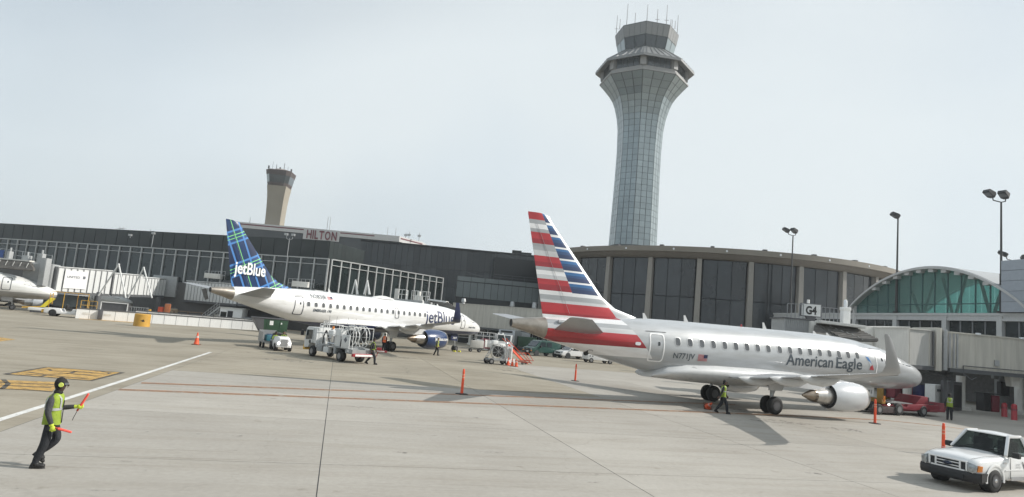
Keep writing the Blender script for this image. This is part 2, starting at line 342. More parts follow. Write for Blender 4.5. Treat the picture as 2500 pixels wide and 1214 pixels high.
m_ = MB(); zs = list(np.linspace(0, 50, 8)) + list(np.linspace(51, 63.4, 14)); m_.loft([octo(rad(z) - .06, z) for z in zs]); m_.build('shaft_frame', tw_frame, tower, smooth=0)
rows = [z for z in np.arange(24.2, 62.2, 1.4)]; cnt = 0; rest = MB()
order = [0, 7, 1, 6, 2, 3, 4, 5]
for fi in order:
    for zi, z in enumerate(rows):
        for c in range(3):
            z0, z1 = z + .035, min(z + 1.365, 63.3)
            P = []
            for zz in (z0, z1):
                o_ = octo(rad(zz), zz); a_, b_ = o_[fi], o_[(fi + 1) % 8]
                g_ = .016
                P.append((a_.lerp(b_, c / 3 + g_), a_.lerp(b_, (c + 1) / 3 - g_)))
            pts = [P[0][0], P[0][1], P[1][1], P[1][0]]
            mid = R(22.5) + T0 + fi * math.pi / 4; dv = Vector((math.cos(mid), math.sin(mid), 0))
            if cnt < 297 and fi in (0, 7, 1, 6):
                pane('glass_panel', pts, .05, dv, tw_glass, tower); cnt += 1
            else: rest.slab(pts, .05, dv)
rest.build('glass_panels', tw_glass, tower, smooth=0, kind='stuff')
m_ = MB(); m_.loft([octo(10.5, 63.4), octo(10.5, 63.75), octo(10.0, 63.8), octo(10.0, 64.6)]); m_.build('gallery_sill', tw_conc, tower, smooth=0)
m_ = MB(); m_.loft([octo(9.5, 64.6), octo(9.5, 67.2)]); m_.build('gallery_wall', tw_conc, tower, smooth=0)
for i in range(8):
    a_, b_ = octo(10.0, 64.6)[i], octo(10.0, 64.6)[(i + 1) % 8]; mid = R(22.5) + T0 + i * math.pi / 4; dv = Vector((math.cos(mid), math.sin(mid), 0))
    m_ = MB(); m_.box(octo(9.75, 65.9)[i], (1.1, 1.3, 2.6), T0 + i * math.pi / 4); m_.build('gallery_pier', tw_conc, tower, smooth=0)
    for c in range(4):
        p, q = a_.lerp(b_, .14 + .18 * c + .008), a_.lerp(b_, .14 + .18 * (c + 1) - .008)
        for z0, z1 in ((64.62, 65.25), (65.33, 67.0)):
            pane('gallery_window', [Vector((p.x, p.y, z0)), Vector((q.x, q.y, z0)), Vector((q.x, q.y, z1)), Vector((p.x, p.y, z1))], -.15, dv, tw_win, tower)
m_ = MB(); m_.loft([octo(11.7, 66.25), octo(11.7, 66.85), octo(6.45, 70.6), octo(6.2, 70.6)], cap=(False, True)); m_.loft([octo(11.69, 66.25), octo(9.6, 66.9)], cap=(False, False))
for i in range(8):
    for c in range(6):
        f_ = (c + .5) / 6; a_ = octo(11.7, 66.9)[i].lerp(octo(11.7, 66.9)[(i + 1) % 8], f_); b_ = octo(6.45, 70.65)[i].lerp(octo(6.45, 70.65)[(i + 1) % 8], f_); m_.bar(a_, b_, .12, .16)
m_.build('skirt_roof', tw_roof, tower, smooth=0)
m_ = MB(); m_.loft([octo(6.2, 70.6), octo(6.85, 73.3)]); m_.build('cab_wall', tw_frame, tower, smooth=0)
for i in range(8):
    mid = R(22.5) + T0 + i * math.pi / 4; dv = Vector((math.cos(mid), math.sin(mid), 0))
    for c in range(2):
        lo = octo(6.4, 70.7); hi = octo(7.0, 73.3); f0, f1 = c / 2 + .02, (c + 1) / 2 - .02
        pane('cab_window', [lo[i].lerp(lo[(i + 1) % 8], f0), lo[i].lerp(lo[(i + 1) % 8], f1), hi[i].lerp(hi[(i + 1) % 8], f1), hi[i].lerp(hi[(i + 1) % 8], f0)], .06, dv, tw_win if i in (0, 7) else tw_glass, tower)
        lo = octo(7.05, 73.4); hi = octo(7.55, 76.0)
        for cc in range(2):
            f0, f1 = c / 2 + cc / 4 + .008, c / 2 + (cc + 1) / 4 - .008
            pane('cab_fascia_panel', [lo[i].lerp(lo[(i + 1) % 8], f0), lo[i].lerp(lo[(i + 1) % 8], f1), hi[i].lerp(hi[(i + 1) % 8], f1), hi[i].lerp(hi[(i + 1) % 8], f0)], .06, dv, tw_roof, tower)
m_ = MB(); m_.loft([octo(7.0, 73.35), octo(7.57, 76.1), octo(7.57, 76.25)]); m_.build('cab_roof', tw_frame, tower, smooth=0)
m_ = MB(); m_.lathe([(76.2, 2.9), (78.2, 2.9), (78.5, 2.6)], n=28); m_.build('radome', mat('cream_paint', (.62, .60, .55), .6), tower)
for i, (a_, r_, h_) in enumerate([(0, 5.5, 5.2), (40, 7.0, 5.0), (-40, 7.2, 5.4), (78, 7.3, 4.4), (-78, 7.4, 4.6), (58, 6.5, 2.4), (-25, 6.4, 3.0), (20, 7., 3.4), (62, 7.4, 2), (-60, 7.3, 2.6), (70, 6.2, 3.0)]):
    p = Vector((r_ * math.cos(T0 + R(a_)), r_ * math.sin(T0 + R(a_)), 76.1)); m_ = MB(); m_.cyl(p, p + Vector((0, 0, h_)), .08, .05, 6)
    if i % 3 == 1: m_.bar(p + Vector((-.5, 0, h_ * .25)), p + Vector((.5, 0, h_ * .25)), .06, .06)
    m_.build('antenna', dsteel, tower)

# ------------------------------------------------------------ old concrete control tower
oc = mat('old_tower_concrete', (.26, .233, .185), .8, var=.05, scale=.25); ob = mat('old_tower_brown_band', (.065, .048, .044), .6)
OT = Vector((255 * math.tan(R(-20.33)), 255, 0)); otower = thing('old_control_tower', 'slim tan concrete control tower with a dark brown cab behind the hotel', 'tower', OT, R(3))
def sq(h, z, ch=.12): c = h * ch; return [Vector(p) for p in ((-h + c, -h, z), (h - c, -h, z), (h, -h + c, z), (h, h - c, z), (h - c, h, z), (-h + c, h, z), (-h, h - c, z), (-h, -h + c, z))]
m_ = MB(); m_.loft([sq(float(np.interp(z, [0, 30, 38, 44, 48, 50], [2.8, 2.85, 2.95, 3.15, 3.5, 3.75])), z, .02) for z in np.linspace(0, 50, 22)]); m_.build('shaft', oc, otower)
m_ = MB(); m_.loft([sq(3.85, 50, .3), sq(4.1, 51.2, .3)]); m_.loft([sq(4.65, 54.2, .3), sq(4.95, 56.0, .3), sq(4.4, 56.3, .3)]); m_.build('cab_band', ob, otower, smooth=0)
for i in range(8):
    lo, hi = sq(4.1, 51.2, .3), sq(4.6, 54.2, .3); c_ = (lo[i] + lo[(i + 1) % 8]) / 2
    pane('cab_window', [lo[i], lo[(i + 1) % 8], hi[(i + 1) % 8], hi[i]], -.1, Vector((c_.x, c_.y, 0)).normalized(), tw_glass if i == 7 else tw_win, otower)
m_ = MB(); m_.loft([sq(3.9, 51.1, .3), sq(4.4, 54.3, .3)]); m_.build('cab_core', dark, otower, smooth=0)
m_ = MB(); m_.lathe([(56.2, 3.4), (56.7, 3.2), (57.1, 2.2)], n=20); m_.build('cab_roof', mat('old_tower_roof', (.30, .26, .23), .7), otower)
for i in range(9):
    p = Vector((-4 + i * 1.0, -3.5 + (i % 3) * 1.4, 56)); m_ = MB(); m_.cyl(p, p + Vector((0, 0, 1.5 + (i * 7 % 4) * .8)), .07, .05, 5)
    if i % 4 == 0: m_.box(p + Vector((0, 0, 1)), (.5, .5, 1.2))
    m_.build('antenna', dsteel, otower)

# ------------------------------------------------------------ hotel far behind
hw_ = mat('hotel_white_parapet', (.48, .48, .475), .6); hg = mat('hotel_dark_glass', (.03, .034, .036), .25, var=.3, scale=.1); hr = mat('sign_red', (.13, .015, .025), .6)
HA = AT(606, 556, 250); HC = AT(975, 578, 250); HR = AT(1029, 594, 263); HA.z = HC.z = HR.z = 0
hotel = thing('hotel_building', 'dark glass hotel with white parapet, red stripe and red sign letters', 'building', (0, 0, 0))
hd_ = (HC - HA).normalized(); HL = HA - hd_ * 4; hn = Vector((hd_.y, -hd_.x, 0)); hs_ = (HR - HC).normalized(); hs_n = Vector((hs_.y, -hs_.x, 0))
HZ = 34.1
bk = Vector((.1, 1, 0)) * 40
m_ = MB(); m_.slab([HL, HC, HR, HR + bk, HL + bk], HZ - 2.2, (0, 0, 1)); m_.build('wall', hg, hotel, smooth=0)
m_ = MB(); m_.slab([p + Vector((0, 0, HZ - 2.2)) for p in (HL + hn * .5, HC + hn * .5 + hs_n * .2, HR + hs_n * .5, HR + bk, HL + bk)], 2.2, (0, 0, 1)); m_.build('parapet', hw_, hotel, smooth=0)
for p, q, n in ((HL, HC - hd_ * .2, hn), (HC + hs_ * .4, HR, hs_n)):
    m_ = MB(); a_ = p + n * .52 + Vector((0, 0, HZ - .8)); b_ = q + n * .52 + Vector((0, 0, HZ - .8)); m_.bar(a_, b_, .12, .42); m_.build('red_stripe', hr, hotel, smooth=0)
SP = ONP(748, 582, HA + hn * .9, (hn.x, hn.y, 0)); SE = ONP(824, 587, HA + hn * .9, (hn.x, hn.y, 0)); wd = (SE - SP).length
SP0 = ONP(742, 572, HA, (hn.x, hn.y, 0)); SP1 = ONP(829, 577, HA, (hn.x, hn.y, 0))
m_ = MB(); a_ = Vector((SP0.x, SP0.y, HZ - 4.4)) + hn * .6; m_.slab([a_, a_ + hd_ * (wd + 2.0), a_ + hd_ * (wd + 2.0) + Vector((0, 0, 4.2)), a_ + Vector((0, 0, 4.2))], .25, hn); m_.build('sign_panel', hw_, hotel, smooth=0)
for k, ch in enumerate('HILTON'):
    w0 = [2.2, .5, 1.6, 2.2, 2.4, 2.3][k]; x0 = sum([2.2, .75, 1.6, 2.2, 2.4, 2.3][:k]) / 11.45 * wd
    text('sign_letter', ch, 4.0, hr, hotel, lambda u, v, x0=x0: (Vector((SP.x, SP.y, HZ - 4.0)) + hd_ * (x0 + u) + Vector((0, 0, v * 1.15)) + hn * .35), width=w0 / 11.45 * wd * .84, bold=.10)
for i, (px, py, h) in enumerate([(608, 556, 4), (797, 568, 7), (803, 568, 7), (910, 574, 2.5), (930, 575, 2), (945, 576, 5), (965, 577, 5), (990, 580, 3.5), (998, 583, 4), (1022, 592, 4)]):
    p = AT(px, py, 256); m_ = MB(); m_.cyl((p.x, p.y, HZ - .5), (p.x, p.y, HZ + h - 1), .14, .1, 5); 
    if i in (7, 8, 9): m_.box((p.x, p.y, HZ + h * .4), (1.2, .8, .8))
    m_.build('antenna', steel, hotel)

# ------------------------------------------------------------ dark link building behind
lk = mat('link_dark_panel', (.042, .047, .050), .3, var=.25, scale=.15, obvar=.35); lkf = mat('link_mullion', (.012, .013, .014), .5)
link = thing('terminal_link_building', 'long dark curtain wall terminal block behind the angled concourse', 'building')
LA, LB = AT(880, 602, 150), AT(1345, 614, 152); LA.z = LB.z = 0; ld = (LB - LA).normalized(); ln_ = Vector((ld.y, -ld.x, 0)); LL = (LB - LA).length; LZ = 20.3
m_ = MB(); m_.slab([LA, LB, LB - ln_ * 25, LA - ln_ * 25], LZ, (0, 0, 1)); m_.build('core', lkf, link, smooth=0)
n_ = int(LL / 1.35); pw_ = LL / n_
for i in range(n_):
    a_ = LA + ld * (i * pw_ + .05); b_ = LA + ld * ((i + 1) * pw_ - .05)
    for z0, z1 in ((7.5, 11.2), (11.3, 15.3), (15.4, 20.1)):
        pane('wall_panel', [Vector((a_.x, a_.y, z0)), Vector((b_.x, b_.y, z0)), Vector((b_.x, b_.y, z1)), Vector((a_.x, a_.y, z1))], .12 + .03 * (i % 2), ln_, lk, link)
m_ = MB(); m_.bar(LA + ln_ * .2 + Vector((0, 0, LZ)), LB + ln_ * .2 + Vector((0, 0, LZ)), .8, .35); m_.build('roof_edge', lkf, link, smooth=0)
p = AT(1262, 612, 152); m_ = MB(); m_.box((p.x, p.y, LZ + .5), (2.2, 1.5, .9)); m_.box((p.x + 2, p.y, LZ + .4), (3, 1, .5)); m_.build('roof_unit', lkf, link, smooth=0)

# ------------------------------------------------------------ left concourse (glass front with slim white mullions)
mul_m = mat('mullion_aluminium', (.40, .41, .405), .4, .3); cglass = mat('concourse_dark_glass', (.017, .024, .024), .06, var=.35, scale=.25, coat=.3, obvar=.3)
pentm = mat('penthouse_dark_metal', (.022, .028, .027), .38, var=.25, scale=.3, obvar=.15); cwall = mat('concourse_base_wall', (.10, .098, .095), .8)
conc = thing('concourse_building', 'low concourse with dark glass bays between pale mullions under a black penthouse', 'building')
FC = Vector((-27.95, 100, 0)); FL = Vector((-96, 122, 0)); FR = Vector((-12.5, 122, 0))
def bays(A_, B_, n, z0, z1, ext=0):
    d = (B_ - A_).normalized(); nn = Vector((d.y, -d.x, 0)); nn = nn if nn.y < 0 else -nn; p = (B_ - A_).length / n
    for i in range(-ext, n + 1):
        q = A_ + d * (i * p); m = MB(); m.box((q.x + nn.x * .12, q.y + nn.y * .12, (z0 + z1) / 2), (.21, .26, z1 - z0), math.atan2(d.y, d.x)); m.build('mullion', mul_m, conc, smooth=0)
        if i == n: continue
        a_ = q + d * .12; b_ = q + d * (p - .12); zt_ = z1 - .95
        for y0, y1 in ((z0 + .05, zt_ - .06), (zt_ + .06, z1 - .12)):
            pane('window_pane', [Vector((a_.x, a_.y, y0)), Vector((b_.x, b_.y, y0)), Vector((b_.x, b_.y, y1)), Vector((a_.x, a_.y, y1))], .03, nn, cglass, conc)
    q = A_ - d * (ext * p)
    for z, h in ((z1 - .04, .16), (zt_, .10)):
        m = MB(); m.bar(q + nn * .16 + Vector((0, 0, z)), B_ + nn * .16 + Vector((0, 0, z)), .24, h); m.build('transom', mul_m, conc, smooth=0)
    m = MB(); m.slab([q - nn * .05, B_ - nn * .05, B_ - nn * 1.2, q - nn * 1.2], z1 + .02, (0, 0, 1)); m.build('backing_wall', dark, conc, smooth=0)
    m = MB(); m.slab([q + nn * .05, B_ + nn * .05, B_ - nn * .04, q - nn * .04], z0 - .02, (0, 0, 1)); m.build('base_wall', cwall, conc, smooth=0)
bays(FL, FC, 29, 5.9, 11.4, 5); bays(FC + (FR - FC).normalized() * .45, FR, 14, 5.9, 11.4)
fd = (FC - FL).normalized(); FLx = FL - fd * 14; fn_ = Vector((fd.y, -fd.x, 0))
m_ = MB(); m_.slab([FLx - fn_ * 1.3 + Vector((0, 0, 10.9)), FC - fn_ * 1.6 + Vector((0, 0, 10.9)), FR + Vector((-1.5, 1, 10.9)), FR + Vector((-20, 14, 10.9)), FLx + Vector((0, 30, 10.9))], .4, (0, 0, 1)); m_.build('roof_deck', pentm, conc, smooth=0)
PA = AT(0, 547, 125); PC = AT(805, 591, 103); PR = AT(890, 608, 115); PZ = 14.45
PA.z = PC.z = PR.z = 11.2; pd = (PC - PA).normalized(); PA = PA - pd * 14; pn = Vector((pd.y, -pd.x, 0)); pr_ = (PR - PC).normalized(); prn = Vector((pr_.y, -pr_.x, 0))
m_ = MB(); m_.slab([PA, PC, PR, PR + Vector((-6, 12, 0)), PA + Vector((4, 20, 0))], PZ - 11.2, (0, 0, 1)); m_.build('penthouse_core', lkf, conc, smooth=0)
for A_, B_, n, nn in ((PA, PC, 34, pn), (PC, PR, 9, prn)):
    for i in range(n):
        a_ = A_.lerp(B_, (i + .02) / n); b_ = A_.lerp(B_, (i + .98) / n)
        pane('penthouse_panel', [a_ + nn * .01, b_ + nn * .01, b_ + nn * .01 + Vector((0, 0, PZ - 11.2 + .05)), a_ + nn * .01 + Vector((0, 0, PZ - 11.2 + .05))], .08, nn, pentm, conc)
def rooflamp(px, py, Y, z0, h, two=False):
    p = AT(px, py, Y); m = MB(); m.cyl((p.x, p.y, z0), (p.x, p.y, z0 + h), .06, n=6)
    for s_ in ((-1, 1) if two else (1,)):
        if two: m.tube([(p.x, p.y, z0 + h - .3), (p.x + .45 * s_, p.y, z0 + h - .1), (p.x + .5 * s_, p.y, z0 + h + .45)], .04)
        m.box((p.x + (.55 * s_ if two else 0), p.y - .1, z0 + h + (.55 if two else .1)), (.5, .4, .35))
    m.build('roof_lamp', steel, conc, smooth=0)
rooflamp(703, 612, 101.5, 11.2, 3.0, True); rooflamp(371, 598, 112, 11.2, 2.7); rooflamp(316, 592, 114, 13.0, .4)
for px in (292, 300, 368):
    p = AT(px, 560, 122); m_ = MB(); m_.cyl((p.x, p.y, PZ - .3), (p.x, p.y, PZ + 1.2), .05, n=5); m_.bar((p.x - .7, p.y, PZ + .7), (p.x + .7, p.y, PZ + .9), .06, .06); m_.build('roof_aerial', steel, conc)

# ------------------------------------------------------------ grey clad plant room and black screen in the middle distance
ggm = mat('grey_green_cladding', (.16, .185, .185), .45, .1, var=.08, scale=.4, obvar=.08); blk = mat('black_screen', (.012, .014, .016), .5)
plant = thing('plant_room', 'grey green panelled rooftop plant room with a railing beside the striped tail', 'building')
QA, QB = AT(1117, 674, 125), AT(1318, 691, 126.5); QZ = 12.2; QA.z = QB.z = 8.3; qd = (QB - QA).normalized(); qn = Vector((qd.y, -qd.x, 0)); QL = (QB - QA).length
m_ = MB(); m_.slab([QA - Vector((0, 0, 8.3)), QB - Vector((0, 0, 8.3)), QB - qn * 9 - Vector((0, 0, 8.3)), QA - qn * 9 - Vector((0, 0, 8.3))], QZ, (0, 0, 1)); m_.build('core', mat('plant_dark_band', (.035, .037, .038), .6), plant, smooth=0)
nq = int(QL / 1.28)
for i in range(nq):
    a_ = QA + qd * (i * QL / nq + .04); b_ = QA + qd * ((i + 1) * QL / nq - .04)
    pane('wall_panel', [a_ + qn * .005, b_ + qn * .005, b_ + qn * .005 + Vector((0, 0, 2.95)), a_ + qn * .005 + Vector((0, 0, 2.95))], .1, qn, ggm, plant)
    if i % 2 == 0:
        e_ = QA + qd * min(QL, (i + 2) * QL / nq - .04); pane('cornice_panel', [a_ + qn * .005 + Vector((0, 0, 3.1)), e_ + qn * .005 + Vector((0, 0, 3.1)), e_ + qn * .005 + Vector((0, 0, 3.95)), a_ + qn * .005 + Vector((0, 0, 3.95))], .22, qn, ggm, plant)
m_ = MB(); up = Vector((0, 0, 1))
for z in (.55, 1.05): m_.bar(QA + qd * 1 + up * (3.9 + z), QB + up * (3.9 + z), .05, .05)
for i in range(6): m_.bar(QA + qd * (1 + i * 2.4) + up * 3.9, QA + qd * (1 + i * 2.4) + up * 4.95, .05, .05)
m_.bar(QA + qd * 1 + up * 5.0, QA + qd * 6 + up * 4.0, .08, .08); m_.build('railing', mat('grey_rail', (.10, .11, .115), .5, .3), plant, smooth=0)
BA, BB = AT(1209, 628, 138), AT(1318, 634, 139); BA.z = BB.z = 0
scr = MB(); bd = (BB - BA).normalized(); bn_ = Vector((bd.y, -bd.x, 0)); scr.slab([BA, BB, BB - bn_ * 6, BA - bn_ * 6], 17.9, (0, 0, 1))
scro = thing('rooftop_screen_block', 'black windowless rooftop block with a handrail above the plant room', 'building'); scr.build('wall', blk, scro, smooth=0)
m_ = MB()
for z in (.6, 1.15): m_.bar(BA + up * (17.9 + z), BB + up * (17.9 + z), .07, .07)
for i in range(4): m_.bar(BA + bd * i * 2.3 + up * 17.8, BA + bd * i * 2.3 + up * 19.05, .07, .07)
m_.bar(BA + up * 19.1, BA + bd * 4 + up * 18, .09, .09); m_.build('handrail', mat('grey_rail'  , (.1, .1, .1)), scro, smooth=0)

# ------------------------------------------------------------ rotunda
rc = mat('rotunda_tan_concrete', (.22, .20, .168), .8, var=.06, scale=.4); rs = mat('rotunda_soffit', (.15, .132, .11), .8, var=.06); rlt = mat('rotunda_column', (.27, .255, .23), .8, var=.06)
rgl = mat('rotunda_glass', (.022, .026, .030), .08, var=.4, scale=.2, coat=.3, obvar=.35)
RC = Vector((34.5, 112.84, 0)); rot = thing('terminal_rotunda', 'round terminal hall with tan fascia, slim concrete columns and dark glass', 'building', RC)
def ring(r, z, n=120): return [Vector((r * math.cos(2 * math.pi * i / n), r * math.sin(2 * math.pi * i / n), z)) for i in range(n)]
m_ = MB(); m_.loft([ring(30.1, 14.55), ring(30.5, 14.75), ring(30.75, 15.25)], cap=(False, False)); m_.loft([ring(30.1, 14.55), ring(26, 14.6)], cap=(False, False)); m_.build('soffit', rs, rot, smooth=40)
m_ = MB(); m_.loft([ring(30.75, 15.25), ring(31.0, 15.3), ring(31.0, 16.0), ring(30.4, 16.05), ring(5, 16.9)]); m_.build('roof', rc, rot, smooth=30)
m_ = MB(); m_.loft([ring(28.9, 0), ring(28.9, 14.7)]); m_.build('core', dark, rot, smooth=0)
th = [-134.7 - 12.4 * 4 + 12.74 * 0 + 12.55 * i for i in range(0, 15)]
th = [-134.7 + 12.74 * i for i in range(-4, 9)]
for i, t in enumerate(th):
    a = R(t); dv = Vector((math.cos(a), math.sin(a), 0)); tv = Vector((-dv.y, dv.x, 0))
    m_ = MB(); m_.loft([[dv * (29.3) + tv * -.42 + up * 0, dv * 30.25 - tv * .42, dv * 30.25 + tv * .42, dv * 29.3 + tv * .42], [p + up * 14.65 for p in (dv * 29.3 - tv * .30, dv * 30.1 - tv * .30, dv * 30.1 + tv * .30, dv * 29.3 + tv * .30)]]); m_.build('column', rlt, rot, smooth=0)
    if i == len(th) - 1: continue
    for c in range(3):
        t0, t1 = R(t + 1.0 + c * 3.58 + .08), R(t + 1.0 + (c + 1) * 3.58 - .08)
        for z0, z1 in ((.3, 4.9), (5.0, 9.4), (9.5, 14.5)):
            P = [Vector((29.5 * math.cos(q), 29.5 * math.sin(q), z)) for q, z in ((t0, z0), (t1, z0), (t1, z1), (t0, z1))]
            pane('window_pane', P, .05, Vector((math.cos((t0 + t1) / 2), math.sin((t0 + t1) / 2), 0)), rgl, rot)
    a2 = R(t + 6.4); dv = Vector((math.cos(a2), math.sin(a2), 0)); m_ = MB(); m_.lathe([(0, .12), (.06, .14), (.1, .08)], dv * 30.95 + up * 15.62, dv, 10); m_.build('roof_light', lglass, rot)
    a2 = R(t + 3.); dv = Vector((math.cos(a2), math.sin(a2), 0)); m_ = MB(); m_.box(dv * 30.2 + up * 16.15, (.6, .5, .2), a2); m_.build('roof_vent', dsteel, rot, smooth=0)

KR = 1.135; rot.location = (RC.x * KR - .30, RC.y * KR - .98, CAMH * (1 - KR)); rot.scale = (KR * .97, KR * .97, KR)      # same bearing, far enough back to clear the gate concourse
tower.location = (TC.x * 1.12, TC.y * 1.12, CAMH * (1 - 1.12)); tower.scale = (1.12, 1.12, 1.12)
# ------------------------------------------------------------ gate concourse with glass vault (on the facade line the parked jet points at)
FA = Vector((46.25, 60.6, 0)); FD = Vector((-.208, .978, 0)).normalized(); FN = Vector((-.978, -.208, 0)).normalized()
def F(u, z, o=0.): return FA + FD * u + FN * o + up * z
gw = mat('gate_white_steel', (.50, .50, .49), .5, var=.06, streak=True); gstrip = mat('gate_strip_glass', (.020, .026, .028), .07, var=.3, scale=.3, coat=.3, obvar=.3)
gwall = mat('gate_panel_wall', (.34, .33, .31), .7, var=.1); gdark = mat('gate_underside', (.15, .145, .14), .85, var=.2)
gate = thing('gate_concourse', 'pale steel gate concourse with strip windows and an arched teal glass vault', 'building')
m_ = MB()
for z, h, o_ in ((8.78, .24, .30), (8.52, .28, .22), (8.26, .22, .30)): m_.bar(F(-30, z, o_), F(46, z, o_), .5, h, FN) if False else m_.slab([F(-30, z - h / 2, 0), F(46, z - h / 2, 0), F(46, z + h / 2, 0), F(-30, z + h / 2, 0)], o_, FN)
m_.build('beam', gw, gate, smooth=0)
cols_u = [-18.6, -12.4, -6.2, 0, 5.97, 12.38, 18.6, 25, 31.2, 37.5, 43.7]
for u in cols_u:
    m_ = MB(); m_.box(F(u, 6.5, .1), (.5, .55, 4.2), math.atan2(FN.y, FN.x)); m_.build('column', gw, gate, smooth=0)
for a_, b_ in zip(cols_u[:-1], cols_u[1:]):
    for c in range(4):
        u0 = a_ + .3 + (b_ - a_ - .6) * c / 4 + .06; u1 = a_ + .3 + (b_ - a_ - .6) * (c + 1) / 4 - .06
        pane('strip_window', [F(u0, 6.55), F(u1, 6.55), F(u1, 8.1), F(u0, 8.1)], -.06, FN, gstrip, gate)
        if c: m_ = MB(); m_.box(F(u0 - .06, 7.3, .02), (.12, .14, 1.6), math.atan2(FN.y, FN.x)); m_.build('mullion', mat('gate_mullion', (.16, .165, .17), .5), gate, smooth=0)
m_ = MB(); m_.slab([F(-30, 4.4), F(46, 4.4), F(46, 6.5), F(-30, 6.5)], -.2, FN); m_.build('spandrel_wall', gwall, gate, smooth=0)
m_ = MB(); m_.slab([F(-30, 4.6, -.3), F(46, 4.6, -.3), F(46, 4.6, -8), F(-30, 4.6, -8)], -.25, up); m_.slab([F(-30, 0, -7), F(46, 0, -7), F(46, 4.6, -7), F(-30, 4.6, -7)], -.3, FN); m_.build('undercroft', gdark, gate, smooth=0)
m_ = MB(); m_.slab([F(-30, 6.5, -.5), F(46, 6.5, -.5), F(46, 8.2, -.5), F(-30, 8.2, -.5)], -.2, FN); m_.build('strip_backing', dark, gate, smooth=0)
m_ = MB(); m_.slab([F(-30, 8.3, -.1), F(46, 8.3, -.1), F(46, 8.3, -24), F(-30, 8.3, -24)], .3, up); m_.build('roof_slab', gw, gate, smooth=0)
# vault
UC, UH, VZ0, VH = 8.2, 10.9, 9.6, 4.25
def va(u): k = (u - UC) / UH; return VZ0 + VH * max(0, (1 - k * k)) ** .92
us = list(np.linspace(UC - UH, UC + UH, 41)); VD = 10
vroof = mat('vault_roof_metal', (.40, .41, .41), .45, .2, var=.05)
m_ = MB()
top = [[F(u, va(u) + (.0 if o_ == .5 else 0), o_) for u in us] for o_ in (.6, -VD)]; bot = [[F(u, va(u) - .32, o_) for u in us] for o_ in (.6, -VD)]
m_.loft([top[0], top[1]], closed=False, cap=(False, False)); m_.loft([bot[0], bot[1]], closed=False, cap=(False, False)); m_.loft([top[0], bot[0]], closed=False, cap=(False, False)); m_.loft([top[1], bot[1]], closed=False, cap=(False, False))
m_.build('vault_roof', vroof, gate, smooth=30)
m_ = MB(); m_.loft([[F(u, va(u) - .05, .75) for u in us], [F(u, va(u) - .30, .75) for u in us], [F(u, va(u) - .30, .55) for u in us], [F(u, va(u) - .05, .55) for u in us], [F(u, va(u) - .05, .75) for u in us]], closed=False, cap=(False, False)); m_.build('vault_rim', gw, gate, smooth=30)
teal = glassmat('vault_teal_glass', (.66, .88, .85), .74)
mt = mat('vault_mullion', (.05, .11, .11), .5)
ul = list(np.linspace(UC - UH + .7, UC + UH - .7, 14))
for a_, b_ in zip(ul[:-1], ul[1:]):
    for k, o_ in enumerate((0, -VD + .5)):
        za, zb = va(a_) - .36, va(b_) - .36
        if min(za, zb) < 9.25: za, zb = max(za, 9.2), max(zb, 9.2)
        zm = 9.85
        if k == 0 and min(za, zb) > zm + .3:
            pane('vault_pane', [F(a_ + .04, 8.92, o_), F(b_ - .04, 8.92, o_), F(b_ - .04, zm - .04, o_), F(a_ + .04, zm - .04, o_)], .03, FN, teal, gate)
            pane('vault_pane', [F(a_ + .04, zm + .04, o_), F(b_ - .04, zm + .04, o_), F(b_ - .04, zb, o_), F(a_ + .04, za, o_)], .03, FN, teal, gate)
        else: pane('vault_pane' if k == 0 else 'rear_vault_pane', [F(a_ + .04, 8.92, o_), F(b_ - .04, 8.92, o_), F(b_ - .04, zb, o_), F(a_ + .04, za, o_)], .03, FN, teal, gate)
for u in ul:
    m_ = MB(); m_.box(F(u, (8.9 + va(u) - .36) / 2, .02), (.12, .09, max(.2, va(u) - .36 - 8.9)), math.atan2(FN.y, FN.x)); m_.build('vault_mullion', mt, gate, smooth=0)
    if abs(u - UC) < 8.5:
        m_ = MB(); m_.box(F(u, va(u) - .46, .33), (.55, .62, .34), math.atan2(FN.y, FN.x)); m_.build('eave_bracket', gw, gate, smooth=0)
m_ = MB(); m_.bar(F(UC - UH + 1, 9.85, .03), F(UC + UH - 1, 9.85, .03), .1, .09); m_.build('vault_transom', mt, gate, smooth=0)
for u0 in (2.2, 5.4, 9.8, 14):
    for s_ in (-1, 1):
        m_ = MB(); m_.cyl(F(u0, 8.6, -5), F(u0 + 1.5 * s_, va(u0 + 1.5 * s_) - .3, -5), .17, n=8); m_.build('vault_strut', gw, gate)
m_ = MB(); m_.slab([F(-.5, 8.6, -6), F(4.6, 8.6, -6), F(4.6, 10.1, -6), F(-.5, 10.1, -6)], -1.2, FN); m_.build('vault_kiosk', mat('kiosk_grey', (.12, .14, .14), .7), gate, smooth=0)
m_ = MB(); m_.bar(F(UC + UH - .4, 8.9, .1), F(UC + UH - .4, 9.75, .1), .35, .35); m_.bar(F(UC - UH + .4, 8.9, .1), F(UC - UH + .4, 9.75, .1), .35, .35); m_.build('vault_foot', gw, gate, smooth=0)
# metal panel box beside the vault
mbx = mat('silver_metal_panel', (.33, .36, .40), .42, .35, var=.05, obvar=.05); pbox = thing('metal_panel_block', 'plain silver grey metal panelled block beside the glass vault', 'building')
m_ = MB(); m_.slab([F(-.42, 8.93, .55), F(-24, 8.93, .55), F(-24, 8.93, -14), F(-.42, 8.93, -14)], 4.8, up); m_.build('core', dsteel, pbox, smooth=0)
for r_ in range(5):
    for c in range(4):
        z0, z1 = 8.95 + .965 * r_ + .015, 8.95 + .965 * (r_ + 1) - .015; u0, u1 = -.43 - 6 * c - .02, -.43 - 6 * (c + 1) + .02
        pane('metal_panel', [F(u0, z0, .56), F(u1, z0, .56), F(u1, z1, .56), F(u0, z1, .56)], .07, FN, mbx, pbox)
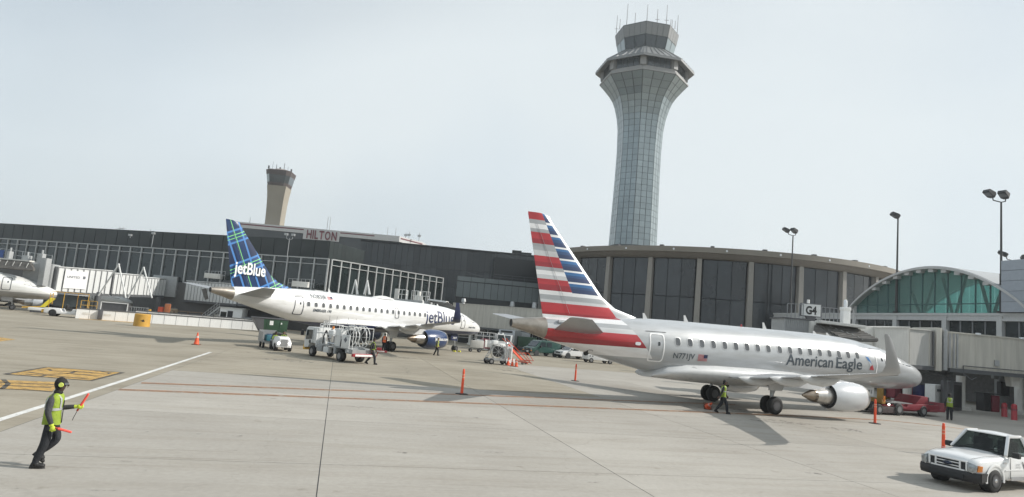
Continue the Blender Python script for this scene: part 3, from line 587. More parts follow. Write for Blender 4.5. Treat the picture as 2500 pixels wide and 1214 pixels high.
# ------------------------------------------------------------ floodlight poles on the gate roof
pole_m = mat('pole_dark_bronze', (.055, .055, .055), .5, .3); lens = mat('floodlight_lens', (.16, .17, .18), .2)
def floodpole(name, label, P, h, heads, group='floodlight poles on the gate roof'):
    t = thing(name, label, 'light pole', P, 0, group); m = MB(); m.cyl((0, 0, 0), (0, 0, h * .35), .16, .14, 10); m.cyl((0, 0, h * .35), (0, 0, h), .11, .08, 10); m.box((0, 0, .1), (.5, .5, .2)); m.build('pole', pole_m, t)
    if len(heads) > 1:
        m = MB(); x0, x1 = heads[0][0], heads[-1][0]; m.tube([(x0, 0, h + .55), (x0 * .9, 0, h + .12), (0, 0, h), (x1 * .9, 0, h + .12), (x1, 0, h + .55)], .05); m.build('bracket', pole_m, t)
    for x, s_, a in heads:
        q = Matrix.Rotation(a, 3, 'Z') @ Matrix.Rotation(R(28), 3, 'Y')
        m = MB(); c = Vector((x, -.05, h + (.55 if len(heads) > 1 else .08))) + q @ Vector((-.35, 0, 0)) * s_
        hv = [(.42, .34, .28), (-.42, .38, .13)]
        rgs = [[c + q @ Vector((hx * s_, yy * hy, zz * hz)) for yy, zz in ((-1, -1), (1, -1), (1, 1), (-1, 1))] for hx, hy, hz in ((.45, .22, .2), (.2, .36, .24), (-.5, .36, .14))]
        m.loft(rgs); hd = m.build('lamp_head', pole_m, t, smooth=0)
        m = MB(); e = c + q @ Vector((-.1 * s_, 0, -.2 if s_ > 0 else -.2)); m.box(e, (.62, .58, .05), mtx=q); m.build('lens', lens, hd, smooth=0)
    return t
floodpole('floodlight_pole', 'tall floodlight pole with two lamp heads beside the silver panel block', F(0, 8.9, .1), 10.6, [(-.85, 1, R(10)), (.45, 1, R(25))])
floodpole('floodlight_pole', 'floodlight pole with one lamp head rising through the glass vault front', F(12.4, 8.9, .1), 10.9, [(0, 1, R(-10))])
floodpole('floodlight_pole', 'floodlight pole with two lamp heads in front of the rotunda glass', F(31.2, 8.9, .1), 11.0, [(-.7, 1, 0), (.4, 1, R(20))])
p = AT(2476, 640, 72); floodpole('floodlight_pole', 'short two headed floodlight on the roof of the silver panel block', Vector((p.x, p.y, 13.7)), 2.2, [(-.9, 1, R(-40)), (.9, -1, R(-15))])
# ------------------------------------------------------------ aircraft
def nodes_math(t, op, a, b=None, c=None):
    n = t.nodes.new('ShaderNodeMath'); n.operation = op
    for i, v in enumerate((a, b, c)):
        if v is None: continue
        if isinstance(v, (int, float)): n.inputs[i].default_value = v
        else: t.links.new(v, n.inputs[i])
    return n.outputs[0]
def cramp(t, src, stops, const=True):
    c = t.nodes.new('ShaderNodeValToRGB'); e = c.color_ramp.elements; c.color_ramp.interpolation = 'CONSTANT' if const else 'LINEAR'
    e[0].position = stops[0][0]; e[0].color = (*stops[0][1], 1); e[1].position = stops[1][0]; e[1].color = (*stops[1][1], 1)
    for p, col in stops[2:]: q = e.new(p); q.color = (*col, 1)
    t.links.new(src, c.inputs[0]); return c.outputs[0]
def mixc(t, f, a, b, mode='MIX'):
    x = t.nodes.new('ShaderNodeMix'); x.data_type = 'RGBA'; x.blend_type = mode
    for i, v in ((0, f), (6, a), (7, b)):
        if isinstance(v, (int, float)): x.inputs[i].default_value = v
        elif isinstance(v, tuple): x.inputs[i].default_value = (*v, 1)
        else: t.links.new(v, x.inputs[i])
    return x.outputs[2]
def paintmat(name, rough=.28, metal=0., coat=.5):
    m = bpy.data.materials.new(name); m.use_nodes = True; t = m.node_tree; b = t.nodes['Principled BSDF']
    b.inputs['Roughness'].default_value = rough; b.inputs['Metallic'].default_value = metal; b.inputs['Coat Weight'].default_value = coat; b.inputs['Coat Roughness'].default_value = .07
    tcn = t.nodes.new('ShaderNodeTexCoord'); sp = t.nodes.new('ShaderNodeSeparateXYZ'); t.links.new(tcn.outputs['Object'], sp.inputs[0])
    n = t.nodes.new('ShaderNodeTexNoise'); n.inputs['Scale'].default_value = 1.3; n.inputs['Detail'].default_value = 6
    mpn = t.nodes.new('ShaderNodeMapping'); mpn.inputs['Scale'].default_value = (.4, 1.5, 2.2); t.links.new(tcn.outputs['Object'], mpn.inputs[0]); t.links.new(mpn.outputs[0], n.inputs['Vector'])
    dirt = cramp(t, n.outputs[0], [(.35, (.85, .845, .83)), (.6, (1, 1, 1))], False)
    MATS[name] = m; return m, t, b, sp.outputs, dirt
def zr(z, z0, z1): return (z - z0) / (z1 - z0)
# striped silver livery
m, t, b, xyz, dirt = paintmat('silver_striped_livery', .34, .12, .8)
SILV = (.43, .445, .455); RED = (.44, .022, .03); RED2 = (.30, .012, .02); GR = (.36, .375, .385); LG = (.55, .56, .565); WH = (.78, .78, .78)
zz = nodes_math(t, 'DIVIDE', nodes_math(t, 'SUBTRACT', xyz[2], 2.0), 8.2)
k = lambda z: (z - 2.0) / 8.2
st = [(0, SILV), (k(2.62), WH), (k(3.18), RED2), (k(3.45), RED), (k(3.87), LG), (k(4.12), GR), (k(4.35), WH), (k(4.62), RED2), (k(4.74), RED), (k(5.24), LG), (k(5.42), GR), (k(5.68), WH), (k(5.88), RED2), (k(6.2), RED), (k(6.5), LG), (k(6.72), WH), (k(6.95), GR), (k(7.13), RED2), (k(7.4), RED), (k(7.73), LG), (k(8.0), GR), (k(8.37), RED2), (k(8.6), RED), (k(8.97), GR), (k(9.16), WH), (k(9.42), GR), (k(9.63), RED)]
rear = cramp(t, zz, st)
B1, B2, B3 = (.012, .055, .16), (.02, .12, .30), (.01, .03, .10)
sb = [(0, WH)]
for i in range(7):
    z0 = 5.86 + .612 * i
    sb += [(k(z0), B3), (k(z0 + .22), B1), (k(z0 + .36), B2), (k(z0 + .50), WH)]
sb = sb[:-1] + [(k(10.1), B1)]
front = cramp(t, zz, sb)
xsplit = nodes_math(t, 'ADD', nodes_math(t, 'MULTIPLY', nodes_math(t, 'SUBTRACT', 10.03, xyz[2]), .52), -14.2)
isf = nodes_math(t, 'MULTIPLY', nodes_math(t, 'GREATER_THAN', xyz[0], xsplit), nodes_math(t, 'GREATER_THAN', xyz[2], 5.84))
tail = mixc(t, isf, rear, front)
xb = nodes_math(t, 'ADD', nodes_math(t, 'MULTIPLY', nodes_math(t, 'SUBTRACT', 5.83, xyz[2]), .897), -10.15)
le = nodes_math(t, 'GREATER_THAN', xyz[0], nodes_math(t, 'SUBTRACT', xb, .16))
tail = mixc(t, nodes_math(t, 'MULTIPLY', le, nodes_math(t, 'GREATER_THAN', xyz[2], 5.84)), tail, WH)
ist = nodes_math(t, 'MULTIPLY', nodes_math(t, 'LESS_THAN', xyz[0], xb), nodes_math(t, 'GREATER_THAN', xyz[0], -13.62 + 0))
isfin = nodes_math(t, 'GREATER_THAN', xyz[2], 4.46); ist = nodes_math(t, 'MAXIMUM', ist, nodes_math(t, 'MULTIPLY', isfin, nodes_math(t, 'LESS_THAN', xyz[0], xb)))
c_ = mixc(t, ist, SILV, tail); c_ = mixc(t, 1.0, c_, dirt, 'MULTIPLY'); t.links.new(c_, b.inputs['Base Color']); aa_paint = m
# white and navy livery with a plaid fin
m, t, b, xyz, dirt = paintmat('white_navy_livery', .30, 0., .4)
belly = nodes_math(t, 'LESS_THAN', nodes_math(t, 'ADD', xyz[2], nodes_math(t, 'MULTIPLY', xyz[0], -.006)), 2.42)
inl = nodes_math(t, 'MULTIPLY', belly, nodes_math(t, 'GREATER_THAN', xyz[0], -11.5))
c_ = mixc(t, inl, (.76, .762, .755), (.012, .022, .085)); c_ = mixc(t, 1.0, c_, dirt, 'MULTIPLY'); t.links.new(c_, b.inputs['Base Color']); jb_paint = m
m, t, b, xyz, dirt = paintmat('blue_plaid_fin', .30, 0., .4)
ca, sa = math.cos(R(27)), math.sin(R(27))
uu = nodes_math(t, 'ADD', nodes_math(t, 'MULTIPLY', xyz[0], ca), nodes_math(t, 'MULTIPLY', xyz[2], sa))
vv = nodes_math(t, 'SUBTRACT', nodes_math(t, 'MULTIPLY', xyz[2], ca), nodes_math(t, 'MULTIPLY', xyz[0], sa))
NV, MBL, LBL, GRN = (.006, .016, .055), (.014, .05, .15), (.07, .22, .52), (.22, .62, .20)
K0, K1 = (0, 0, 0), (1, 1, 1)
def per(x, p, off): return nodes_math(t, 'FRACT', nodes_math(t, 'DIVIDE', nodes_math(t, 'ADD', x, off), p))
def lines(f, spec):
    s_ = [(0, K0)]
    for p, w_ in spec: s_ += [(p - w_ / 2, K1), (p + w_ / 2, K0)]
    return cramp(t, f, s_)
fv = per(vv, 2.75, 40.1); fu = per(uu, 2.2, 40.35)
cell = mixc(t, lines(fv, [(.30, .36)]), NV, MBL); cell = mixc(t, nodes_math(t, 'MULTIPLY', lines(fu, [(.5, .42)]), .55), cell, MBL)
c_ = mixc(t, nodes_math(t, 'MULTIPLY', lines(fu, [(.18, .075), (.78, .075)]), .9), cell, LBL)
c_ = mixc(t, nodes_math(t, 'MULTIPLY', lines(fv, [(.12, .06), (.48, .06)]), .9), c_, LBL)
c_ = mixc(t, lines(fu, [(.48, .030)]), c_, GRN); c_ = mixc(t, lines(fv, [(.25, .022), (.35, .022)]), c_, GRN)
t.links.new(c_, b.inputs['Base Color']); jb_fin = m
# white / grey livery
m, t, b, xyz, dirt = paintmat('white_grey_livery', .3, 0., .4)
c_ = mixc(t, nodes_math(t, 'LESS_THAN', nodes_math(t, 'ADD', xyz[2], nodes_math(t, 'MULTIPLY', xyz[0], -.012)), 2.2), (.74, .74, .72), (.34, .335, .33)); c_ = mixc(t, 1.0, c_, dirt, 'MULTIPLY'); t.links.new(c_, b.inputs['Base Color']); ua_paint = m
wing_grey = mat('wing_grey_paint', (.31, .32, .33), .35, .2, var=.06, scale=1.); wing_white = mat('wing_white_paint', (.56, .565, .56), .35, var=.05)
nac_white = mat('nacelle_white', (.56, .57, .58), .28, .1, var=.03, coat=.4); nac_blue = mat('nacelle_navy', (.018, .042, .12), .28, var=.1, coat=.5); navy = mat('navy_paint', (.012, .02, .07), .35)
hot = mat('exhaust_metal', (.30, .25, .20), .35, .9, var=.25, scale=4); bare = mat('bare_metal', (.50, .48, .45), .3, .9, var=.15, scale=3); apu = mat('tail_cone_metal', (.33, .30, .26), .38, .7, var=.25, scale=2.)
winm = mat('cabin_window', (.08, .085, .09), .15, var=.3, scale=1.2, coat=.6); winf = mat('cabin_window_frame', (.42, .43, .43), .4, .3); cockpit = mat('cockpit_glass', (.02, .024, .028), .06, coat=1.)
lettergrey = mat('letter_charcoal', (.055, .07, .085), .4); doorline = mat('door_white_line', (.80, .80, .79), .4); tyrem = black; hubm = mat('wheel_hub', (.13, .13, .135), .5, .5); flagred = mat('flag_red', (.42, .06, .07), .5)

def airplane(name, label, loc, hd, pitch, L, zo, cfg):
    root = thing(name, label, 'airplane', loc, hd); root.rotation_euler = (0, -pitch, hd)
    xn = cfg['nose']; xt = xn - L
    nose = [(0.0, 2.40, 2.36, .03), (.03, 2.58, 2.16, .21), (.1, 2.76, 2.02, .37), (.3, 2.96, 1.87, .60), (.6, 3.13, 1.75, .80), (1.0, 3.31, 1.67, .98), (1.6, 3.49, 1.61, 1.15), (2.1, 3.65, 1.59, 1.25), (2.7, 3.86, 1.585, 1.30), (3.3, 4.08, 1.57, 1.385), (4.0, 4.27, 1.56, 1.44), (5, 4.46, 1.55, 1.49), (6.5, 4.68, 1.55, 1.505), (8, 4.81, 1.55, 1.505), (10, 4.89, 1.55, 1.505), (11.5, 4.9, 1.55, 1.505)]
    tailst = [(11.6, 4.9, 1.55, 1.505), (10.4, 4.9, 1.60, 1.49), (8.5, 4.87, 1.86, 1.39), (6.5, 4.78, 2.26, 1.20), (4.5, 4.66, 2.72, .95), (2.5, 4.50, 3.18, .66), (1.9, 4.45, 3.32, .575)]
    cone = [(1.9, 4.45, 3.32, .575), (1.2, 4.38, 3.52, .45), (.5, 4.30, 3.68, .33), (0, 4.22, 3.80, .22)]
    S_ = [(xn - d, a + zo, b_ + zo, w_) for d, a, b_, w_ in nose] + [(xt + e, a + zo, b_ + zo, w_) for e, a, b_, w_ in tailst]
    X = np.array([s[0] for s in S_ + [(xt + e, a + zo, b_ + zo, w_) for e, a, b_, w_ in cone[1:]]])[::-1]
    AL = np.array([[s[1], s[2], s[3]] for s in S_ + [(xt + e, a + zo, b_ + zo, w_) for e, a, b_, w_ in cone[1:]]])[::-1]
    def sec(x): return [float(np.interp(x, X, AL[:, i])) for i in range(3)]
    def surf(x, z, side=-1, off=0.):
        a, b_, w_ = sec(x); zc, hh = (a + b_) / 2, (a - b_) / 2; q = max(-.999, min(.999, (z - zc) / hh)); return Vector((x, side * (w_ * math.sqrt(1 - q * q) + off), z))
    NS = 44
    def ringx(x, a, b_, w_): return [Vector((x, w_ * math.cos(2 * math.pi * i / NS), (a + b_) / 2 + (a - b_) / 2 * math.sin(2 * math.pi * i / NS))) for i in range(NS)]
    m = MB(); xs = [s[0] for s in S_]; fine = sorted(set(xs) | set(np.arange(xs[-1], xs[0] - 3, .8)), reverse=True)
    m.loft([ringx(x, *sec(x)) for x in fine]); fus = m.build('fuselage', cfg['paint'], root, smooth=40)
    m = MB(); m.loft([ringx(xt + e, a + zo, b_ + zo, w_) for e, a, b_, w_ in cone], cap=(False, False)); m.loft([ringx(xt, 4.22 + zo, 3.80 + zo, .22), ringx(xt + .35, 4.16 + zo, 3.86 + zo, .15)], cap=(False, True)); tcn_ = m.build('tail_cone', apu, root, smooth=40)
    m = MB(); m.loft([ringx(xt + .02, 4.19 + zo, 3.83 + zo, .19), ringx(xt + .03, 4.1 + zo, 3.9 + zo, .1)]); m.build('exhaust_outlet', dark, tcn_)
    # airfoil surface helper: list of (LE point, TE point, thickness)
    AF = [(0, 0), (.02, .32), (.08, .62), (.2, .92), (.35, 1.0), (.55, .85), (.75, .52), (1, .03)]
    def airfoil(secs, nrm):
        rings = []
        for le_, te_, th_ in secs:
            le_ = Vector(le_); te_ = Vector(te_); n_ = Vector(nrm).normalized(); up_ = [le_.lerp(te_, c) + n_ * th_ * h for c, h in AF]; lo_ = [le_.lerp(te_, c) - n_ * th_ * h for c, h in AF[::-1][:-1]]; rings.append(up_ + lo_)
        q = MB(); q.loft(rings); return q
    # fin
    fz = [(4.2, 8.3), (4.88, 7.75), (5.25, 6.35), (5.82, 5.45), (7.7, 3.75), (9.6, 2.02), (9.95, 1.78), (10.05, 1.3)]
    te = lambda z: .48 + (10.03 - z) * .243
    secs = [((xt + e, 0, z + zo), (xt + max(.5, te(z)) if z < 10.04 else xt + .5, 0, z + zo), .05 + .045 * (te(z) * 0 + max(.6, e - te(z))) * .55) for z, e in fz]
    fin = airfoil(secs, (0, 1, 0)).build('fin', cfg['fin'], root, smooth=40)
    m = MB(); rl = lambda z, f_: xt + te(z) + (float(np.interp(z, [p[0] for p in fz], [p[1] for p in fz])) - te(z)) * f_
    for sd_ in (-1, 1):
        m.bar((rl(4.7, .30 if 0 else .26), sd_ * .145, 4.75 + zo), (rl(9.5, .28), sd_ * .065, 9.5 + zo), .012, .012)
    m.build('rudder_seam', mat('fin_seam', (.30, .30, .31), .6), fin, smooth=0)
    # tailplane
    for sd_ in (-1, 1):
        secs = [((xt + 5.7, sd_ * .3, 3.78 + zo), (xt + 2.3, sd_ * .3, 3.80 + zo), .13), ((xt + 5.2, sd_ * .8, 3.85 + zo), (xt + 2.2, sd_ * .8, 3.87 + zo), .12), ((xt + 2.05, sd_ * cfg['stab'], 4.46 + zo), (xt + .85, sd_ * cfg['stab'], 4.46 + zo), .05), ((xt + 1.5, sd_ * (cfg['stab'] + .12), 4.48 + zo), (xt + .9, sd_ * (cfg['stab'] + .12), 4.48 + zo), .02)]
        airfoil(secs, (0, 0, 1)).build('tailplane', cfg.get('stabm', wing_grey), root, smooth=40)
    # wing
    zw = zo; wdx = cfg.get('wdx', 0.)
    def W(p): return (p[0] + wdx * (.45 + .55 * min(1, abs(p[1]) / 13)), p[1], p[2])
    es = cfg.get('es', 1.)
    for sd_ in (-1, 1):
        secs = [((3.6, sd_ * .8, 1.90 + zw), (-2.3, sd_ * .8, 1.84 + zw), .30), ((2.7, sd_ * 1.7, 1.98 + zw), (-2.3, sd_ * 1.7, 1.90 + zw), .27), ((.95, sd_ * 4.8, 2.27 + zw), (-2.35, sd_ * 4.8, 2.20 + zw), .18), ((-1.3, sd_ * 9., 2.72 + zw), (-3.5, sd_ * 9, 2.68 + zw), .10), ((-3.45, sd_ * 12.95, 3.16 + zw), (-4.7, sd_ * 12.95, 3.14 + zw), .055)]
        secs = [(W(a_), W(b_), t_) for a_, b_, t_ in secs]
        wg = airfoil(secs, (0, 0, 1)).build('wing', wing_grey, root, smooth=40)
        wl_ = [((-3.45, 12.94, 3.16), (-4.7, 12.94, 3.14)), ((-3.85, 13.35, 3.24), (-4.95, 13.35, 3.22)), ((-4.38, 13.68, 3.52), (-5.20, 13.68, 3.50)), ((-5.02, 13.95, 4.1), (-5.55, 13.95, 4.1)), ((-5.52, 14.12, 4.62), (-5.86, 14.12, 4.62)), ((-5.74, 14.16, 4.72), (-5.90, 14.16, 4.72))] if cfg['winglet'] == 'blend' else [((-3.45, 12.94, 3.16), (-4.7, 12.94, 3.14)), ((-3.7, 13.2, 3.22), (-4.85, 13.2, 3.2)), ((-4.15, 13.55, 3.6), (-5.15, 13.55, 3.6)), ((-4.75, 13.85, 4.35), (-5.4, 13.85, 4.35)), ((-5.1, 14.0, 4.85), (-5.55, 14.0, 4.85))]
        rings = []
        for i_, (a_, b_) in enumerate(wl_):
            a_ = Vector(W((a_[0], sd_ * a_[1], a_[2] + zw))); b_ = Vector(W((b_[0], sd_ * b_[1], b_[2] + zw))); f_ = min(1, i_ / 3); nrm = Vector((0, -sd_ * f_, 1 - f_ * .75)).normalized(); th_ = .055 - .008 * i_
            rings.append([a_.lerp(b_, c) + nrm * th_ * h for c, h in AF] + [a_.lerp(b_, c) - nrm * th_ * h for c, h in AF[::-1][:-1]])
        q = MB(); q.loft(rings); q.build('winglet', cfg.get('wlm', wing_grey), wg, smooth=40)
        for yy, l_ in ((3.3, 2.4), (5.9, 2.3), (8.4, 2.0)):
            zt_ = float(np.interp(yy, [1.7, 4.8, 9, 12.95], [1.88, 2.18, 2.66, 3.1])) + zw; xe = float(np.interp(yy, [1.7, 4.8, 9, 12.95], [-2.3, -2.35, -3.5, -4.7])) + wdx * (.45 + .55 * yy / 13)
            q = MB(); q.loft([[Vector((xe + dx, sd_ * yy + .17 * r_ * math.cos(a), zt_ - .08 + dz + .27 * r_ * math.sin(a))) for a in np.linspace(0, 2 * math.pi, 13)[:-1]] for dx, dz, r_ in ((-.75, .06, .05), (-.45, .0, .5), (0, -.07, .85), (.8, -.12, 1.0), (1.5, -.08, .7), (l_, .05, .1))]); q.build('flap_fairing', wing_white if cfg.get('wf') is None else cfg['wf'], wg, smooth=50)
        q = MB(); q.bar(W((-2.28, sd_ * 1.9, 1.87 + zw)), W((-2.36, sd_ * 4.7, 2.17 + zw)), .05, .05); q.bar(W((-2.36, sd_ * 4.9, 2.19 + zw)), W((-3.48, sd_ * 8.9, 2.65 + zw)), .04, .05); q.build('flap_edge', wing_white, wg, smooth=0)
        q = MB(); q.loft([[Vector(W((x_, sd_ * y_ , z_ + zw))) for x_, z_ in ((float(np.interp(y_, [1.7, 4.8, 12.95], [2.72, .98, -3.42])) , float(np.interp(y_, [1.7, 4.8, 9, 12.95], [1.98, 2.27, 2.72, 3.16])) + d_) for d_ in (-.05, .05))] for y_ in (5.6, 12.9)], closed=False, cap=(False, False)); q.build('slat_edge', bare, wg, smooth=0)
        # engine
        ey = cfg['ey'] * sd_; ez = cfg.get('ez', 1.30); ex = cfg.get('ex', 0.)
        q = MB(); q.lathe([(2.95, .70), (3.3, .80), (4.0, .86), (4.8, .85), (5.35, .77), (5.6, .69), (5.66, .645), (5.6, .60), (5.3, .58), (4.9, .57)], (ex, ey, ez), (1, 0, 0), 32, cap=(False, False)); q.lathe([(2.95, .70), (3.0, .675), (3.9, .64)], (ex, ey, ez), (1, 0, 0), 32, cap=(False, False))
        ng = q.build('engine_nacelle', cfg['nac'], root, smooth=50)
        q = MB(); q.lathe([(5.35, .765), (5.6, .70), (5.68, .645), (5.6, .595)], (ex + .012, ey, ez), (1, 0, 0), 32, cap=(False, False)); q.build('intake_lip', bare, ng, smooth=60)
        q = MB(); q.lathe([(4.9, .57), (4.92, .15), (5.15, .02)], (ex, ey, ez), (1, 0, 0), 24, cap=(False, False)); q.build('fan', dsteel, ng)
        q = MB(); q.lathe([(3.02, .66), (3.5, .60)], (ex, ey, ez), (1, 0, 0), 28); q.build('bypass_duct', dark, ng)
        q = MB(); q.lathe([(3.4, .54), (2.75, .48), (2.2, .41), (1.95, .37)], (ex, ey, ez), (1, 0, 0), 28, cap=(False, False)); q.build('core_cowl', bare, ng, smooth=50)
        q = MB()
        for i in range(14):
            a0 = 2 * math.pi * i / 14; a1 = a0 + 2 * math.pi / 14
            q.add([(ex + 1.97, ey + .37 * math.cos(a0), ez + .37 * math.sin(a0)), (ex + 1.97, ey + .37 * math.cos(a1), ez + .37 * math.sin(a1)), (ex + 1.78, ey + .36 * math.cos((a0 + a1) / 2), ez + .36 * math.sin((a0 + a1) / 2))], [(0, 1, 2)])
        q.lathe([(2.2, .36), (1.7, .30), (1.1, .05)], (ex, ey, ez), (1, 0, 0), 20); q.build('exhaust_cone', hot, ng, smooth=50)
        q = MB(); zt_ = 2.05 + zo; q.loft([[Vector((ex + x_, ey + s2 * w_, z_)) for s2, z_ in ((-1, z0), (1, z0), (1, z1), (-1, z1))] for x_, w_, z0, z1 in ((4.6, .03, ez + .80, ez + .86), (3.6, .12, ez + .6, ez + .98), (2.2, .15, ez + .3, zt_ + .02), (.4, .14, ez + .42, zt_ + .05), (-.6, .04, zt_ - .25, zt_ - .05))]); q.build('pylon', cfg['pyl'], root, smooth=40)
        q = MB(); q.box((ex + 4.6, ey - .0 + sd_ * .0, ez + .0), (.01, .01, .01)); 
        q = MB(); q.bar((ex + 4.35, ey - .74 * 1, ez + .30), (ex + 4.95, ey - .72, ez + .34), .03, .16); q.build('nacelle_strake', cfg['nac'], ng, smooth=0)
        if es != 1:
            for o_ in [ng] + list(ng.children):
                for v_ in o_.data.vertices: v_.co = Vector((ex + (v_.co.x - 2.0) * es + 2.0, ey + (v_.co.y - ey) * es, ez + (v_.co.z - ez) * es))
        # main gear
        gy = sd_ * cfg['gy']; q = MB(); q.cyl((.05, gy, .52), (.12, gy - sd_ * .05, 1.95 + zo), .09, .11, 10); q.cyl((.05, gy - .42, .52), (.05, gy + .42, .52), .07, n=8); q.cyl((.1, gy - sd_ * .05, 1.5), (.15, gy - sd_ * 1.2, 1.75 + zo), .05, n=8); q.cyl((.12, gy, 1.0), (.55, gy, 1.9 + zo), .045, n=8); q.tube([(.2, gy + .1, .6), (.3, gy + .1, 1.0), (.16, gy + .1, 1.5)], .025)
        gr = q.build('main_gear_leg', steel, root)
        q = MB(); q.slab([(-.45, gy + sd_ * .30, 1.35), (.55, gy + sd_ * .30, 1.35), (.7, gy + sd_ * .42, 1.98 + zo), (-.6, gy + sd_ * .42, 1.98 + zo)], .04, (0, 1, 0)); q.build('gear_door', wing_white, gr, smooth=0)
        for wy in (-.28, .28):
            wheel(gr, 'main_wheel', (.05, gy + wy, .51), .51, .30, (0, 1, 0))
    # belly fairing
    q = MB(); q.loft([[Vector((x_, w_ * math.cos(a), zc + (h1 if math.sin(a) > 0 else h0) * math.sin(a))) for a in np.linspace(0, 2 * math.pi, 37)[:-1]] for x_, w_, zc, h1, h0 in ((-7.0, .9, 1.75 + zo, .1, .18), (-6.2, 1.42, 1.95 + zo, .45, .42), (-5.0, 1.60, 2.05 + zo, .62, .60), (-3, 1.70, 2.05 + zo, .68, .70), (0, 1.74, 2.02 + zo, .66, .74), (3, 1.68, 2.0 + zo, .55, .66), (5, 1.5, 1.95 + zo, .3, .5), (6.2, 1.1, 1.8 + zo, .1, .28))]); q.build('belly_fairing', cfg['bel'], root, smooth=60)
    # nose gear
    nx = cfg['ngx']; q = MB(); q.cyl((nx, 0, .35), (nx - .25, 0, 1.7 + zo), .07, .09, 10); q.cyl((nx, -.28, .35), (nx, .28, .35), .05, n=8); q.cyl((nx - .05, 0, .9), (nx - .9, 0, 1.7 + zo), .04, n=8); ngr = q.build('nose_gear_leg', steel, root)
    for wy in (-.2, .2): wheel(ngr, 'nose_wheel', (nx, wy, .34), .34, .18, (0, 1, 0))
    for sd_ in (-1, 1):
        q = MB(); q.slab([(nx - .1, sd_ * .36, 1.05 + zo * .5), (nx - 1.2, sd_ * .36, 1.1 + zo * .5), (nx - 1.3, sd_ * .34, 1.62 + zo), (nx, sd_ * .34, 1.62 + zo)], .03, (0, 1, 0)); gd = q.build('nose_gear_door', cfg['bel'] if cfg.get('ngd') is None else cfg['ngd'], ngr, smooth=0)
        if cfg.get('num') and sd_ == -1: text('gear_number', cfg['num'], .34, cfg.get('numm', lettergrey), gd, lambda u, v: Vector((nx - 1.0 + u, -.365 - .035 + .0, 1.2 + zo * .7 + v)), width=.7)
    # windows
    wx = cfg['wins']
    def roundpatch(cx, cz, w_, h_, side, off, r_=.5, n=20, tilt=0.):
        vs = []
        for i in range(n):
            a = 2 * math.pi * i / n; ex_ = math.copysign(abs(math.cos(a)) ** r_, math.cos(a)); ez_ = math.copysign(abs(math.sin(a)) ** r_, math.sin(a)); vs.append(surf(cx + ex_ * w_ / 2, cz + ez_ * h_ / 2, side, off))
        return vs
    for side in (-1, 1):
        for x_ in wx:
            zc = cfg['zw']
            q = MB(); o_ = roundpatch(x_, zc, .43, .53, side, .006, .6); i_ = roundpatch(x_, zc, .33, .43, side, .012, .6); q.loft([o_, i_], cap=(False, False)); fr = q.build('window', winf, root, smooth=60)
            q = MB(); q.add(i_, [tuple(range(len(i_)))]); q.build('pane', winm, fr, smooth=0)
        for k_, (x0, x1, z0, z1, outl) in enumerate(cfg['doors']):
            cx, cz = (x0 + x1) / 2, (z0 + z1) / 2
            def pr(w_, h_, off, r_=.13):
                vs = []; hw2, hh2 = w_ / 2 - r_, h_ / 2 - r_
                for (sx_, sz_), a0 in (((1, 1), 0), ((-1, 1), 90), ((-1, -1), 180), ((1, -1), 270)):
                    vs += [(cx + sx_ * hw2 + r_ * math.cos(R(a0 + a)), cz + sz_ * hh2 + r_ * math.sin(R(a0 + a))) for a in (0, 30, 60, 90)]
                full = []
                for (xa, za), (xc, zc_) in zip(vs, vs[1:] + vs[:1]):
                    n = max(1, int(math.hypot(xc - xa, zc_ - za) / .12)); full += [(xa + (xc - xa) * k / n, za + (zc_ - za) * k / n) for k in range(n)]
                return [surf(x_, z_, side, off) for x_, z_ in full]
            q = MB(); i_ = pr(x1 - x0, z1 - z0, .016); mid_ = Vector((cx, 0, cz)); o_ = [surf(cx + (p.x - cx) * (1 + .15 / (x1 - x0)), cz + (p.z - cz) * (1 + .13 / (z1 - z0)), side, .016) for p in i_]; q.loft([o_, i_], cap=(False, False)); dr = q.build('door', outl, root, smooth=60)
            q = MB(); q.add(roundpatch(cx + .12, cz + .22, .14, .22, side, .01, .5), [tuple(range(20))]); q.build('door_window', cockpit, dr, smooth=0)
            q = MB(); hz = z1 + .16
            q.bar(surf(x0 - .25, hz, side, .02), surf(x1 + .25, hz, side, .02), .03, .02); q.build('door_rain_strip', mat('seam_grey', (.22, .22, .23)), dr, smooth=0)
    # cockpit windows
    for side in (-1, 1):
        for P in ([(1.85, 3.42), (2.75, 3.72), (2.95, 3.52), (2.75, 3.24), (2.1, 3.18)], [(2.9, 3.74), (3.55, 3.80), (3.6, 3.38), (2.95, 3.28)]):
            q = MB(); vs = [surf(xn - d, min(z + zo, sec(xn - d)[0] - .06), side, .015) for d, z in P]; q.add(vs, [tuple(range(len(vs)))]); q.build('cockpit_window', cockpit if not cfg.get('whitews') else cockpit, root, smooth=0)
    for x_, h_ in cfg['aerials']:
        q = MB(); z_ = sec(x_)[0]; q.loft([[Vector((x_ + .16, -.015, z_ - .03)), Vector((x_ - .16, -.015, z_ - .03)), Vector((x_ - .16, .015, z_ - .03)), Vector((x_ + .16, .015, z_ - .03))], [Vector((x_ - .08, -.01, z_ + h_)), Vector((x_ - .2, -.01, z_ + h_)), Vector((x_ - .2, .01, z_ + h_)), Vector((x_ - .08, .01, z_ + h_))]]); q.build('aerial', wing_white, root, smooth=0)
    q = MB(); q.lathe([(0, .06), (.12, .05), (.16, .01)], (0, 0, sec(0)[0] - .01), (0, 0, 1), 10); q.build('beacon', red, root)
    return root, surf, sec, xn, xt
